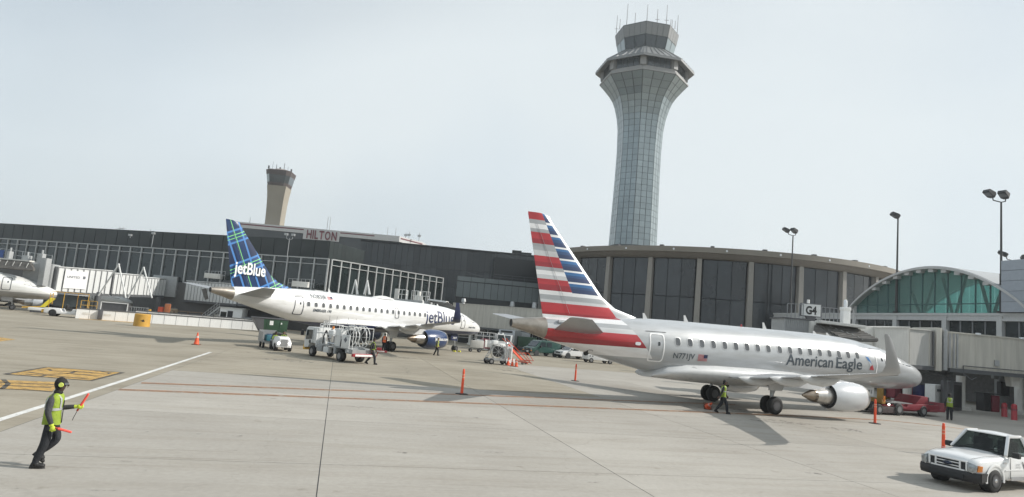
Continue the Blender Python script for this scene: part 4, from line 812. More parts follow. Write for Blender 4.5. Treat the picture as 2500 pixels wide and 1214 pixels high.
def wheel(par, name, c, r, wd, ax, hub=None):
    c = Vector(c); ax = Vector(ax).normalized(); q = MB(); q.lathe([(-wd / 2, r * .55), (-wd / 2, r * .86), (-wd * .36, r * .97), (-wd * .15, r), (wd * .15, r), (wd * .36, r * .97), (wd / 2, r * .86), (wd / 2, r * .55)], c, ax, 28, cap=(True, True)); wo = q.build(name, tyrem, par, smooth=40)
    q = MB(); q.lathe([(-wd / 2 - .012, r * .53), (-wd / 2 - .012, r * .40), (-wd * .30, r * .34), (-wd * .36, r * .12), (-wd / 2 - .01, .02)], c, ax, 20, cap=(True, False)); q.lathe([(wd / 2 + .012, r * .53), (wd / 2 + .012, r * .40), (wd * .30, r * .34), (wd * .36, r * .12), (wd / 2 + .01, .02)], c, ax, 20, cap=(True, False)); q.build('hub', hub or hubm, wo, smooth=40)
    return wo
WPIT = .8283
aw = [-5.80 + WPIT * (i + (.1 if i > 8 else 0)) for i in range(18)]
AAcfg = dict(nose=16.1, paint=aa_paint, fin=aa_paint, stab=4.9, winglet='blend', nac=nac_white, pyl=nac_white, bel=wing_white, ey=4.25, ex=-.45, gy=2.6, ngx=11.4, wins=aw, zw=3.69, doors=[(-7.55, -6.75, 2.55, 4.0, doorline), (10.15, 10.98, 2.55, 4.05, doorline)], aerials=[(-7.1, .3), (-4.2, .36), (1.9, .38), (6.2, .16), (7.4, .16)], num='771', ngd=wing_white)
aa, aasurf, aasec, xn, xt = airplane('regional_jet', 'silver regional jet with red, white and blue striped tail parked at gate G4', (14.637, 40.425, 0), .3949, .0105, 31.6, 0., AAcfg)
on_aa = lambda x0, z0, sl=0.: (lambda u, v: aasurf(x0 + u, z0 + v + sl * u, -1, .010))
text('airline_name', 'American', .98, lettergrey, aa, on_aa(2.25, 2.80), width=3.92, bold=.012, slices=.08); text('airline_name', 'Eagle', .98, lettergrey, aa, on_aa(6.45, 2.80), width=2.30, bold=.012, slices=.08)
text('registration', 'N771JV', .44, lettergrey, aa, on_aa(-6.05, 2.76), width=1.42, bold=.006, slices=.08)
def patchon(par, surf, name, pts, m, off=.010, n=6, side=-1):
    # bilinear quad on the fuselage
    q = MB(); A_, B_, C_, D_ = [Vector((p[0], p[1])) for p in pts]
    q.grid(lambda u, v: surf(*(A_.lerp(B_, u).lerp(D_.lerp(C_, u), v)), side, off), n, n); return q.build(name, m, par, smooth=60)
def flag(par, surf, x0, z0, w_, h_):
    for i in range(7): patchon(par, surf, 'flag_stripe', [(x0, z0 + h_ * (i * 2) / 13), (x0 + w_, z0 + h_ * (i * 2) / 13), (x0 + w_, z0 + h_ * (i * 2 + 1) / 13), (x0, z0 + h_ * (i * 2 + 1) / 13)], flagred, .012, 2)
    patchon(par, surf, 'flag_canton', [(x0 + w_ * .6, z0 + h_ * .46), (x0 + w_, z0 + h_ * .46), (x0 + w_, z0 + h_), (x0 + w_ * .6, z0 + h_)], navy, .014, 2)
flag(aa, aasurf, -4.40, 2.70, .66, .36)
patchon(aa, aasurf, 'emblem_blue', [(9.30, 3.42), (9.62, 3.18), (9.38, 3.62), (9.10, 3.66)], mat('emblem_blue_paint', (.02, .14, .36), .4), .011)
patchon(aa, aasurf, 'emblem_grey', [(9.45, 3.05), (9.62, 3.15), (9.45, 3.36), (9.36, 3.30)], mat('emblem_grey_paint', (.42, .45, .47), .4), .011)
patchon(aa, aasurf, 'emblem_red', [(9.45, 2.82), (9.86, 2.80), (9.70, 3.14), (9.50, 3.02)], red, .011)
q = MB(); q.add([aasurf(-10.9 + .16 * math.copysign(abs(math.cos(a)) ** .6, math.cos(a)), 2.72 + .17 * math.copysign(abs(math.sin(a)) ** .6, math.sin(a)), -1, .008) for a in np.linspace(0, 2 * math.pi, 21)[:-1]], [tuple(range(20))]); q.build('outflow_vent', dark, aa, smooth=0)
q = MB(); q.add([aasurf(-8.35 + .17 * math.copysign(abs(math.cos(a)) ** .6, math.cos(a)), 3.42 + .09 * math.copysign(abs(math.sin(a)) ** .6, math.sin(a)), -1, .02) for a in np.linspace(0, 2 * math.pi, 21)[:-1]], [tuple(range(20))]); q.build('logo_light', lglass, aa, smooth=0)
q = MB(); q.cyl((-13.0, -.55, 4.26), (-12.6, -.60, 4.24), .11, n=12); q.build('tail_inlet', steel, aa)
q = MB(); q.lathe([(0, .30), (.02, .29)], (-4.65, -1.40, 2.05), (-.35, -.9, -.25), 28, cap=(False, False)); q.build('ram_air_outlet', dsteel, aa)
# plaid tailed jet
jw = [-9.35 + WPIT * i for i in range(20)]; jw_ = [x for i, x in enumerate(jw)]
jg = mat('door_grey_line', (.07, .075, .085), .4)
JBcfg = dict(nose=18.03, paint=jb_paint, fin=jb_fin, stab=5.9, winglet='sharp', wlm=navy, nac=nac_blue, pyl=wing_white, bel=jb_paint, ey=5.0, ez=1.53, es=1.2, wdx=2.2, gy=2.97, ngx=13.83, wins=jw, zw=4.03, ex=-.3, doors=[(-10.7, -9.9, 3.0, 4.55, jg), (1.78, 2.25, 3.42, 4.42, jg), (12.95, 13.55, 2.85, 4.3, jg)], aerials=[(-6, .35), (7.5, .4), (10, .2)], num='283', numm=white, ngd=navy)
jb, jbsurf, jbsec, jxn, jxt = airplane('airliner', 'white airliner with blue plaid tail and navy engine parked beyond the fuel truck', (-13.94, 68.75, 0), .949, 0., 36.24, .43, JBcfg)
on_jb = lambda x0, z0: (lambda u, v: jbsurf(x0 + u, z0 + v, -1, .012))
text('airline_name', 'jetBlue', 1.95, mat('letter_navy_speckle', (.035, .045, .10), .4, var=.9, scale=2.5), jb, on_jb(6.55, 3.22), width=5.05, bold=.035, slices=.08)
text('registration', 'N283JB', .50, lettergrey, jb, on_jb(-9.0, 4.60), width=1.75, bold=.006, slices=.08)
text('type_name', 'EMBRAER 190', .36, lettergrey, jb, on_jb(-8.8, 3.36), width=2.1, bold=.012, shear=.2, slices=.08)
text('nose_name', 'Pretty in Blue', .26, lettergrey, jb, on_jb(14.4, 2.95), width=1.5, bold=.01, shear=.25, slices=.06)
flag(jb, jbsurf, -7.1, 4.56, .62, .32)
text('tail_name', 'jetBlue', 1.45, white, jb, lambda u, v: Vector((-16.45 + u, -(.42 - .035 * (v + 1.6) - .02 * abs(u - 2)) + .10, 6.05 + v)), width=3.0, bold=.03)
def on_nac(a0): 
    return lambda u, v: Vector((3.35 + u, -5.0 - 1.05 * math.cos((v + a0) / 1.03), 1.53 + 1.05 * math.sin((v + a0) / 1.03)))
text('engine_name', 'jetBlue.com', .46, white, jb, on_nac(-.05), width=2.0, bold=.012, slices=.06)
q = MB(); q.lathe([(0, .0), (.02, .9), (.2, .7), (.35, .2)], (1.2, 0, jbsec(1.2)[0] - .06), (0, 0, 1), 24); wd_ = q.build('antenna_radome', mat('radome_grey', (.6, .6, .58), .5), jb, smooth=60); wd_.scale = (1.9, .6, 1); wd_.location.x = -1.1
# white and grey regional jets at the left gates
UAcfg = dict(nose=15.9, paint=ua_paint, fin=ua_paint, stab=4.9, winglet='blend', nac=nac_white, pyl=nac_white, bel=ua_paint, ey=4.25, gy=2.6, ngx=11.4, wins=aw, zw=3.69, doors=[(-7.55, -6.75, 2.55, 4.0, jg), (10.15, 10.98, 2.55, 4.05, jg)], aerials=[(1.9, .38)])
un = AT(140, 719, 86.5); uh = R(31)
airplane('regional_jet', 'white and grey regional jet nosing in beside the ribbed jet bridge', (un.x - 15.9 * math.cos(uh), un.y - 15.9 * math.sin(uh), 0), uh, 0., 31.6, 0., UAcfg)[0]
U2 = dict(UAcfg); vn = AT(326, 742, 106); vh = R(34)
airplane('regional_jet', 'small white jet half hidden under the ribbed jet bridge', (vn.x - 15.9 * math.cos(vh), vn.y - 15.9 * math.sin(vh), -.55), vh, 0., 31.6, -.25, U2)
# ------------------------------------------------------------ jet bridges
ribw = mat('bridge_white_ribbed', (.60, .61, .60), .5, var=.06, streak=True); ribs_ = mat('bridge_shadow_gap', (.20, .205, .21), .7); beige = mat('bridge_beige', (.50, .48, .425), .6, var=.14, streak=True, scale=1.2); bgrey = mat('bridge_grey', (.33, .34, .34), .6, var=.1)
bunder = mat('bridge_underframe', (.11, .115, .12), .6, .3); canopy = mat('canopy_fabric', (.115, .108, .098), .85, var=.3, scale=2.5, bump=.3); canopyr = mat('canopy_bow', (.30, .30, .28), .6)
def tunnel(par, name, A_, B_, wd, za, ha, zb, hb, m, rib=None, ribm=None, ribw_=.25, prd=.06, roofm=None):
    A_ = Vector((A_[0], A_[1], 0)); B_ = Vector((B_[0], B_[1], 0)); d = (B_ - A_).normalized(); n = Vector((-d.y, d.x, 0)); q = MB()
    rg = [[P + n * s_ * wd / 2 + up * z for s_, z in ((-1, z0), (1, z0), (1, z0 + h), (-1, z0 + h))] for P, z0, h in ((A_, za, ha), (B_, zb, hb))]
    q.loft(rg); t_ = q.build(name, m, par, smooth=0)
    if rib:
        L_ = (B_ - A_).length; k = max(1, int(L_ / rib)); 
        for i in range(k):
            f0, f1 = (i + .5 - ribw_ / 2 / rib) / k, (i + .5 + ribw_ / 2 / rib) / k
            for s_ in (-1, 1):
                P, Q = A_.lerp(B_, f0) + n * s_ * wd / 2, A_.lerp(B_, f1) + n * s_ * wd / 2; z0, h0 = za + (zb - za) * f0, ha + (hb - ha) * f0
                pane('rib_panel', [P + up * (z0 + .12), Q + up * (z0 + .12), Q + up * (z0 + h0 - .12), P + up * (z0 + h0 - .12)], prd, n * s_, ribm, t_)
    q = MB()
    for s_ in (-1, 1): q.bar(A_ + n * s_ * (wd / 2 + .05) + up * (za - .1), B_ + n * s_ * (wd / 2 + .05) + up * (zb - .1), .14, .3)
    q.build('bottom_rail', bunder, t_, smooth=0)
    q = MB(); q.bar(A_ + up * (za + ha + .05), B_ + up * (zb + hb + .05), wd + .16, .10); q.build('roof_cap', roofm or m, t_, smooth=0)
    return t_
def rail(par, pts, h, m, step=1., name='railing', r=.03, mids=2):
    q = MB()
    for a_, b_ in zip(pts[:-1], pts[1:]):
        a_ = Vector(a_); b_ = Vector(b_); L_ = (b_ - a_).length; n = max(1, round(L_ / step))
        for i in range(n + 1): p = a_.lerp(b_, i / n); q.bar(p, p + up * h, r * 1.6, r * 1.6)
        for j in range(mids): q.bar(a_ + up * h * (j + 1) / mids, b_ + up * h * (j + 1) / mids, r * 1.6, r * 1.6)
    return q.build(name, m, par, smooth=0)
def column(par, P, z1, r=.3, foot=True, m=None):
    q = MB(); q.cyl((P[0], P[1], 0), (P[0], P[1], z1), r, n=14)
    if foot: q.box((P[0], P[1], .15), (r * 3.2, r * 3.2, .3))
    return q.build('support_column', m or offwhite, par)
# gate G4 bridge
g4 = thing('jet_bridge', 'beige jet bridge with folded canopy reaching round the nose of the silver jet', 'jet bridge')
t1a, t1b = AT(2283, 856, 51.8), AT(2640, 880, 54); tunnel(g4, 'outer_tunnel', t1a, t1b, 2.6, 3.42, 2.75, 3.45, 2.75, beige, 2.0, beige, 1.9, .02)
t2a = AT(2190, 850, 50.6); tunnel(g4, 'inner_tunnel', t2a, t1a, 2.2, 3.40, 2.72, 3.42, 2.75, mat('bridge_pale_panel', (.46, .455, .43), .55, var=.1, streak=True), 4.0, beige, .12, .04)
for px, w_, h0, h1 in ((2262, .45, 3.15, 6.45), (2278, .30, 3.25, 6.35)):
    p = AT(px, 850, 51.5); q = MB(); q.box((p.x, p.y, (h0 + h1) / 2), (w_, 3.0, h1 - h0)); q.build('tunnel_frame', bgrey if px > 2270 else beige, g4, bevel=.04)
for px in (2251, 2290, 2300, 2308):
    p = AT(px, 850, 51.4); q = MB(); q.bar((p.x, p.y - 1.35, 3.5), (p.x, p.y - 1.35, 6.1), .12, .1); q.build('guide_rail', bunder if px == 2251 else bgrey, g4, smooth=0)
t3a = AT(2108, 845, 50.3); tunnel(g4, 'cab_passage', t3a, t2a, 2.6, 3.2, 2.75, 3.35, 2.85, offwhite, 1.6, offwhite, 1.5, .02)
cb = AT(2040, 830, 50.6); q = MB(); q.box((cb.x, cb.y + .3, 4.55), (5.2, 3.4, 3.0)); q.build('cab', offwhite, g4, bevel=.05)
sb_ = AT(1937, 805, 50.8); q = MB(); q.box((sb_.x, sb_.y, 5.0), (2.5, 2.4, 2.2)); srv = q.build('service_box', bgrey, g4, smooth=0)
for i in range(17): q = MB(); q.box((sb_.x - 1.2 + i * .15, sb_.y - 1.22, 5.0), (.07, .06, 2.1)); q.build('cladding_rib', bgrey, srv, smooth=0)
q = MB(); q.box((sb_.x, sb_.y, 6.14), (2.7, 2.6, .1)); q.build('box_roof', dsteel, g4, smooth=0)
q = MB(); P0, P1 = AT(1988, 786, 49.6), AT(2095, 799, 49.3); q.bar(P0, P1, 2.6, .22); q.build('canopy_hood', offwhite, g4, bevel=.04)
for i in range(7):
    a_, b_ = AT(1992 + 9 * i, 793 + 5.0 * i, 49.2 - .28 * i), AT(2092 + 8.2 * i, 804 + 4.1 * i, 48.9 - .28 * i); q = MB(); d_ = (b_ - a_); n = 14
    q.loft([[a_.lerp(b_, k / n) + Vector((0, dy, dz - .05 * math.sin(math.pi * k / n))) for dy, dz in ((-.16, -.12), (.02, -.2), (.25, -.05), (.05, .13), (-.14, .05))] for k in range(n + 1)]); fo = q.build('canopy_fold', canopy, g4, smooth=20)
    if i < 6:
        q = MB(); q.bar(a_.lerp(b_, .3 + .05 * i) + Vector((0, -.2, .02)), a_.lerp(b_, .36 + .05 * i) + Vector((.1, -.45, -.22)), .05, .05); q.build('canopy_bow', canopyr, fo, smooth=0)
q = MB(); a_ = AT(1992, 795, 49.0); q.slab([AT(1990, 794, 49), AT(2012, 796, 49), AT(2052, 828, 47.4), AT(1985, 822, 47.6)], .1, (0, 1, 0)); q.build('canopy_side', canopy, g4, smooth=0)
rail(g4, [AT(1921, 787, 50.4), AT(1960, 789, 50.4)], 1.45, mat('rail_grey', (.24, .25, .26), .5, .3), .28, mids=1)
rail(g4, [AT(2005, 789, 50.6), AT(2045, 793, 50.6)], 1.25, MATS['rail_grey'], .3, mids=1)
q = MB()
for px in (2066, 2082): p = AT(px, 793, 50.5); q.cyl((p.x, p.y, 6.0), (p.x, p.y, 7.35), .03, n=6)
q.build('rail_post', MATS['rail_grey'], g4)
p = AT(2063, 790, 50.4); q = MB(); q.box((p.x, p.y, 6.55), (.55, .55, 1.6)); q.box((p.x, p.y, 7.28), (.62, .62, .25)); bx_ = q.build('lamp_pedestal', white, g4, bevel=.04); q = MB(); q.lathe([(0, .13), (.1, .15), (.5, .14), (.6, .07)], (p.x, p.y, 7.4), n=12); q.build('lamp', lglass, bx_)
sg = AT(1978, 757, 50.3); st_ = AT(1978, 785, 50.5)
sign = thing('gate_sign', 'white gate sign reading G4 on a tapered stand above the jet', 'sign', (st_.x, st_.y, 0)); hz = sg.z
q = MB(); q.box((0, 0, hz), (1.62, .16, 1.02)); q.build('sign_frame', dsteel, sign, bevel=.02); q = MB(); q.box((0, -.083, hz), (1.48, .02, .90)); q.build('sign_face', mat('sign_face', (.62, .63, .62), .5), sign, smooth=0)
text('sign_lettering', 'G4', .85, mat('sign_black', (.015, .015, .015), .5), sign, lambda u, v: Vector((-.42 + u, -.096, hz - .31 + v)), width=.86, bold=.035)
q = MB(); q.loft([[Vector((s_ * w_, y_, z_)) for s_, y_ in ((-1, -.1), (1, -.1), (1, .1), (-1, .1))] for w_, z_ in ((.42, hz - .5), (.12, hz - .95), (.1, 5.9))]); q.build('sign_stand', dsteel, sign, smooth=0); q = MB(); q.cyl((-.2, 0, hz + .5), (-.2, 0, hz + .8), .1, n=10); q.build('sign_beacon', white, sign)
for P in (G(2345, 1001), G(2488, 1012), AT(2215, 940, 57)):
    c_ = column(g4, P, 3.3, .34)
p = AT(2322, 905, 53); q = MB(); q.box((p.x, p.y, 3.15), (1.0, 2.0, .45)); q.cyl((p.x - .5, p.y, 0), (p.x - .5, p.y, 3.1), .12, n=10); q.cyl((p.x + .1, p.y, 0), (p.x + .1, p.y, 3.1), .12, n=10); q.bar((p.x - 1.9, p.y, 3.05), (p.x + 1, p.y, 3.05), .3, .3); q.tube([(p.x - 3.6, p.y - .3, 3.2), (p.x - 3, p.y - .3, 2.9), (p.x - 1.2, p.y - .3, 2.95), (p.x - .3, p.y - .3, 2.6)], .07); q.tube([(p.x - 3.4, p.y, 3.1), (p.x - 2.4, p.y - .2, 2.7), (p.x - .6, p.y - .2, 2.75)], .05); q.build('lift_legs', bunder, g4)
p = AT(2472, 925, 53); q = MB(); q.loft([[Vector((p.x + s_ * w_, p.y + y_, z_)) for s_, y_ in ((-1, -.3), (1, -.3), (1, .3), (-1, .3))] for w_, z_ in ((.5, 3.4), (.3, 2.4))]); q.build('bracket', offwhite, g4, smooth=0)
q = MB(); d_ = Vector((t1b.x - t1a.x, t1b.y - t1a.y, 0)).normalized(); n_ = Vector((d_.y, -d_.x, 0)); a_ = Vector((t1a.x, t1a.y, 0)) + n_ * 1.42
q.tube([a_ + d_ * 1.2 + up * 3.72, a_ + d_ * 16 + up * 3.75], .035); q.tube([a_ + d_ * 1.2 + up * 3.72, a_ + d_ * 1.2 + up * 3.1, a_ + d_ * 1.9 + up * 2.7, a_ + d_ * 2.4 + up * 2.9], .035); q.build('conduit', bunder, g4)
for k in (2.5, 6.5, 10.5): q = MB(); q.box(a_ + d_ * k + up * 6.28, (.3, .25, .16)); q.build('tunnel_lamp', lglass, g4, bevel=.03)
for k in (4.2, 9.0): q = MB(); q.box(a_ + d_ * k + n_ * .0 + up * 4.15, (.35, .12, .45)); q.build('junction_box', bgrey, g4, bevel=.02)
# bridge of the plaid tailed jet
jbb = thing('jet_bridge', 'grey jet bridge with railed cab roof behind the plaid tailed airliner', 'jet bridge')
c0 = Vector((-10.2, 84.2, 0)); tunnel(jbb, 'tunnel', AT(972, 760, 86), AT(800, 740, 98), 2.6, 3.2, 2.55, 3.6, 2.6, bgrey, 1.2, bgrey, 1.1, .03)
p = AT(1012, 750, 84.5); q = MB(); q.box((p.x, p.y, 4.4), (4.2, 3.4, 2.8)); q.build('cab', bgrey, jbb, bevel=.05); q = MB(); q.box((p.x + .6, p.y - 1.72, 4.9), (2.8, .06, 1.0)); q.build('cab_window', dark, jbb, smooth=0)
rail(jbb, [(p.x - .3, p.y - 1.6, 5.8), (p.x + 2, p.y - 1.6, 5.8)], 1.2, white, .45, r=.04); rail(jbb, [(p.x - 2.0, p.y - 1.6, 5.8), (p.x - 1.1, p.y - 1.6, 5.8), (p.x - 1.1, p.y + .4, 5.8)], 1.2, white, .45, r=.04)
q = MB(); q.box((p.x - 2.3, p.y - 1, 6.2), (.5, .6, 1.7)); q.box((p.x + .4, p.y, 6.1), (1.0, .8, .7)); q.cyl((p.x + .4, p.y, 6.4), (p.x + .4, p.y, 7.0), .25, n=10); q.build('roof_unit', offwhite, jbb, bevel=.03)
for i in range(6):
    a_, b_ = AT(1052 + 5 * i, 735 + 2.5 * i, 82.5 - .3 * i), AT(1094 + 4 * i, 741 + 2.6 * i, 82.3 - .3 * i); q = MB(); q.bar(a_, b_, .5, .34); q.build('canopy_fold', canopy, jbb, bevel=.05)
q = MB(); q.bar(AT(1048, 732, 83), AT(1092, 738, 82.8), 2., .2); q.build('canopy_hood', white, jbb, smooth=0)
for px, py in ((868, 683), (897, 684)):
    t_ = AT(px, py, 91); q = MB()
    for dx in (-9, 3, 6): b_ = AT(px + dx, 719, 91); q.cyl(t_, b_, .09, n=8)
    q.build('stay_frame', white, jbb)
column(jbb, (p.x - 4, p.y + 3), 3.2, .3); column(jbb, AT(830, 740, 96), 3.4, .3)
# beige fixed bridge in the middle distance
mbg = thing('jet_bridge', 'long beige fixed bridge above dark ground floor bays beyond the airliner nose', 'jet bridge')
tunnel(mbg, 'tunnel', AT(1112, 770, 109), AT(1430, 790, 102), 3.0, 2.95, 3.55, 2.95, 3.7, beige, 1.3, beige, 1.22, .03, beige)
for px, py, h in ((1131, 743, .9), (1250, 752, 1.1), (1304, 756, 1.3)):
    p = AT(px, py, 107); q = MB(); q.lathe([(0, .28), (.3, .22), (.35, .42), (h * .7, .38), (h, .3)], (p.x, p.y, 6.5), n=12); q.build('roof_vent', steel, mbg)
for px in (1150, 1235, 1330): column(mbg, AT(px, 800, 107), 3.0, .25)
gsb = thing('ground_floor_bays', 'dark ground level bays with slim pale frames under the beige bridge', 'building')
A_, B_ = AT(1120, 800, 114), AT(1450, 830, 110); A_.z = B_.z = 0; d_ = (B_ - A_).normalized(); n_ = Vector((d_.y, -d_.x, 0)); q = MB(); q.slab([A_, B_, B_ - n_ * 6, A_ - n_ * 6], 3.0, up); q.build('wall', dark, gsb, smooth=0)
for i in range(9):
    a_ = A_.lerp(B_, (i + .05) / 9); b_ = A_.lerp(B_, (i + .95) / 9); pane('bay_window', [a_ + up * 1.1, b_ + up * 1.1, b_ + up * 2.7, a_ + up * 2.7], .06, n_, cglass, gsb); q = MB(); q.box(A_.lerp(B_, i / 9) + n_ * .1 + up * 1.5, (.18, .18, 3.0)); q.build('bay_post', mul_m, gsb, smooth=0)
q = MB(); q.bar(A_ + n_ * .15 + up * 2.85, B_ + n_ * .15 + up * 2.85, .3, .2); q.bar(A_ + n_ * .1 + up * .95, B_ + n_ * .1 + up * .95, .2, .15); q.build('bay_rail', mul_m, gsb, smooth=0)
# left ribbed bridge
ub = thing('jet_bridge', 'white ribbed jet bridge with inverted V stays beside the left jets', 'jet bridge')
uA, uB, uC, uD = AT(118, 690, 87), AT(252, 700, 94), AT(325, 700, 101), AT(386, 700, 108)
tunnel(ub, 'outer_tunnel', uA, uB, 3.0, 2.75, 3.3, 2.95, 3.4, ribs_, .78, ribw, .58, .10, ribw); tunnel(ub, 'middle_tunnel', uB, uC, 2.6, 3.0, 3.05, 3.2, 3.1, ribs_, .78, ribw, .58, .10, ribw); tunnel(ub, 'inner_tunnel', uC, uD, 2.3, 3.2, 2.8, 3.4, 2.85, ribs_, .78, ribw, .58, .10, ribw)
sgn = ONP(121, 664, uA + Vector((.0, -1.7, 0)), (.25, -1, 0)); d_ = (uB - uA).normalized(); n_ = Vector((d_.y, -d_.x, 0)); o_ = uA + d_ * .9 + n_ * 1.66
q = MB(); q.slab([Vector((o_.x, o_.y, 3.35)), Vector((o_.x, o_.y, 3.35)) + d_ * 3.1, Vector((o_.x, o_.y, 5.75)) + d_ * 3.1, Vector((o_.x, o_.y, 5.75))], .05, n_); adp = q.build('advert_panel', mat('panel_white', (.74, .74, .73), .5), ub, smooth=0)
text('panel_lettering', 'UNITED', .42, mat('letter_grey', (.12, .13, .15), .5), ub, lambda u, v: Vector((o_.x, o_.y, 4.75)) + d_ * (.3 + u) + up * v + n_ * .06, width=1.75, bold=.01)
q = MB(); e_ = Vector((o_.x, o_.y, 4.9)) + d_ * 2.45 + n_ * .052; q.slab([e_ - up * .17, e_ + d_ * .36 - up * .17, e_ + d_ * .36 + up * .22, e_ + up * .22], .01, n_); q.build('panel_emblem', MATS['letter_grey'], ub, smooth=0)
q = MB(); p = AT(92, 690, 86.5); q.box((p.x, p.y + .4, 4.6), (3.2, 3.2, 3.5), R(20)); q.build('cab', bgrey, ub, bevel=.05)
q = MB(); p2 = AT(108, 670, 85.0); q.box((p2.x, p2.y, 5.2), (.7, 1.0, 3.6)); q.build('cab_post', bgrey, ub, bevel=.03)
for i in range(7):
    a_, b_ = AT(-40, 633 + 2.6 * i, 84.5 - .3 * i), AT(74 + 1.5 * i, 640 + 3.0 * i, 85.0 - .3 * i); q = MB(); n = 10
    q.loft([[a_.lerp(b_, k / n) + Vector((0, dy, dz)) for dy, dz in ((-.2, -.12), (.1, -.2), (.25, .1), (-.1, .12))] for k in range(n + 1)]); q.build('canopy_fold', canopy, ub, smooth=20)
q = MB(); q.bar(AT(-40, 628, 85), AT(82, 639, 85.4), 1.6, .18); q.build('canopy_hood', offwhite, ub, smooth=0)
for i in range(5):
    b_ = AT(2 + 17 * i, 634 + 2 * i, 84); q = MB(); q.tube([b_ + Vector((0, 0, -.05)), b_ + Vector((.25, -.5, -.35)), b_ + Vector((.4, -.9, -.9))], .05); q.build('canopy_bow', canopyr, ub)
rail(ub, [AT(-20, 627, 86.5), AT(124, 647, 87)], 1.25, steel, .9, r=.035)
for px, py, w_, h_ in ((65, 640, .8, 1.5), (22, 636, .35, 2.2), (100, 640, .6, 2.0)):
    p = AT(px, py, 86); q = MB(); q.box((p.x, p.y, p.z + .1), (w_, .7, h_)); q.cyl((p.x, p.y, p.z), (p.x, p.y, p.z + h_ * .5 + .6), .12, n=8); q.build('roof_unit', bgrey, ub, bevel=.02)
p = AT(4, 620, 86); q = MB(); q.box((p.x - .3, p.y, p.z), (1.1, .1, 1.0)); q.build('blue_gate_panel', mat('blue_sign', (.03, .07, .22), .5), ub, smooth=0)
for ap, feet in (((290, 646), ((240, 722), (307, 728))), ((351, 654), ((312, 728), (371, 728)))):
    Y_ = 84.5 if ap[0] < 300 else 91; t_ = AT(*ap, Y_); q = MB()
    for f_ in feet: q.cyl(t_, AT(*f_, Y_), .10, n=10)
    q.ell(t_, .14); q.build('stay_frame', ribw, ub)
q = MB(); q.box(AT(413, 700, 110) + up * .0, (4.0, 3.4, 3.4)); q.build('rotunda_box', bgrey, ub, bevel=.06)
for px, Y_ in ((388, 105), (413, 110), (240, 92)): column(ub, AT(px, 720, Y_), 3.2, .42, True, bunder)
ub2 = thing('jet_bridge', 'white ribbed jet bridge running behind the plaid tail', 'jet bridge')
tunnel(ub2, 'tunnel', AT(442, 702, 111), AT(600, 712, 103), 2.7, 3.0, 3.2, 3.1, 3.2, ribs_, .8, ribw, .6, .10, ribw); tunnel(ub2, 'inner_tunnel', AT(600, 712, 103), AT(782, 725, 96), 2.4, 3.2, 2.9, 3.3, 2.9, ribs_, .8, ribw, .6, .10, ribw)
a_ = AT(498, 681, 106); b_ = AT(548, 683, 104); rail(ub2, [a_, b_], 1.3, steel, .8, r=.03); q = MB(); q.box(a_.lerp(b_, .45) + up * .5, (2.6, 1, .8)); q.build('roof_unit', offwhite, ub2, bevel=.03)
a_ = AT(702, 701, 99); b_ = AT(765, 704, 97); rail(ub2, [a_, b_], 1.3, steel, .8, r=.03); q = MB(); q.box(a_.lerp(b_, .5) + up * .5, (2.4, 1, .8)); q.build('roof_unit', offwhite, ub2, bevel=.03)
p = AT(505, 730, 104); q = MB(); q.slab([AT(492, 706, 103.2), AT(502, 704, 103.2), AT(507, 730, 103.2), AT(500, 732, 103.2)], .3, (0, 1, 0)); q.build('cab_flap', canopy, ub2, smooth=0)
for px, Y_ in ((470, 109), (560, 105), (690, 99)): column(ub2, AT(px, 740, Y_), 3.0, .3, True, bunder)
stairs = thing('bridge_stairs', 'grey metal service stairs under the ribbed bridge behind the tail', 'stairs')
for i in range(9): q = MB(); p = AT(498, 770, 101); q.box((p.x + i * .28, p.y, .25 + i * .28), (.3, 1.1, .05)); q.build('step', steel, stairs, smooth=0)
p = AT(498, 770, 101); rail(stairs, [(p.x, p.y - .55, .2), (p.x + 2.4, p.y - .55, 2.5)], 1.0, steel, .6); q = MB(); q.bar((p.x - .1, p.y - .58, .1), (p.x + 2.4, p.y - .58, 2.5), .06, .22); q.bar((p.x - .1, p.y + .58, .1), (p.x + 2.4, p.y + .58, 2.5), .06, .22); q.cyl((p.x + 2.3, p.y - .5, 0), (p.x + 2.3, p.y - .5, 2.6), .06, n=6); q.build('stringer', steel, stairs, smooth=0)

# ------------------------------------------------------------ white barrier rows, drum, dumpster, hut
wbar = mat('barrier_white', (.74, .74, .72), .5, var=.05, obvar=.04, streak=True)
def barrier(name, label, A_, B_, n, h, extra=False):
    t = thing(name, label, 'barrier', (0, 0, 0), 0, 'white barriers along the ramp edge'); A_ = Vector((A_.x, A_.y, 0)); B_ = Vector((B_.x, B_.y, 0)); d = (B_ - A_).normalized(); nn = Vector((d.y, -d.x, 0)); L_ = (B_ - A_).length
    q = MB(); q.slab([A_, B_, B_ - nn * .28, A_ - nn * .28], h - .06, up); q.build('core', bgrey, t, smooth=0)
    for i in range(n):
        a_ = A_ + d * (L_ * i / n + .025); b_ = A_ + d * (L_ * (i + 1) / n - .025); pane('barrier_panel', [a_, b_, b_ + up * (h - .05), a_ + up * (h - .05)], .07, nn, wbar, t)
    q = MB(); q.bar(A_ + up * (h - .02) - nn * .1, B_ + up * (h - .02) - nn * .1, .42, .12); q.build('top_rail', dsteel, t, smooth=0)
    if extra:
        for f_ in (.03, .125): a_ = A_ + d * L_ * f_ + nn * .08; pane('vent_grille', [a_ + up * .52, a_ + d * .75 + up * .52, a_ + d * .75 + up * .78, a_ + up * .78], .02, nn, offwhite, t)
        a_ = A_ + d * L_ * .108; q = MB(); q.box((a_ + nn * .3 + up * .6), (.5, .4, 1.05), math.atan2(d.y, d.x)); q.build('junction_box', dsteel, t, bevel=.04)
    return t
barrier('ramp_barrier', 'long low white panel barrier behind the yellow drum', G(183, 777), G(665, 809.5), 17, 1.2, True)
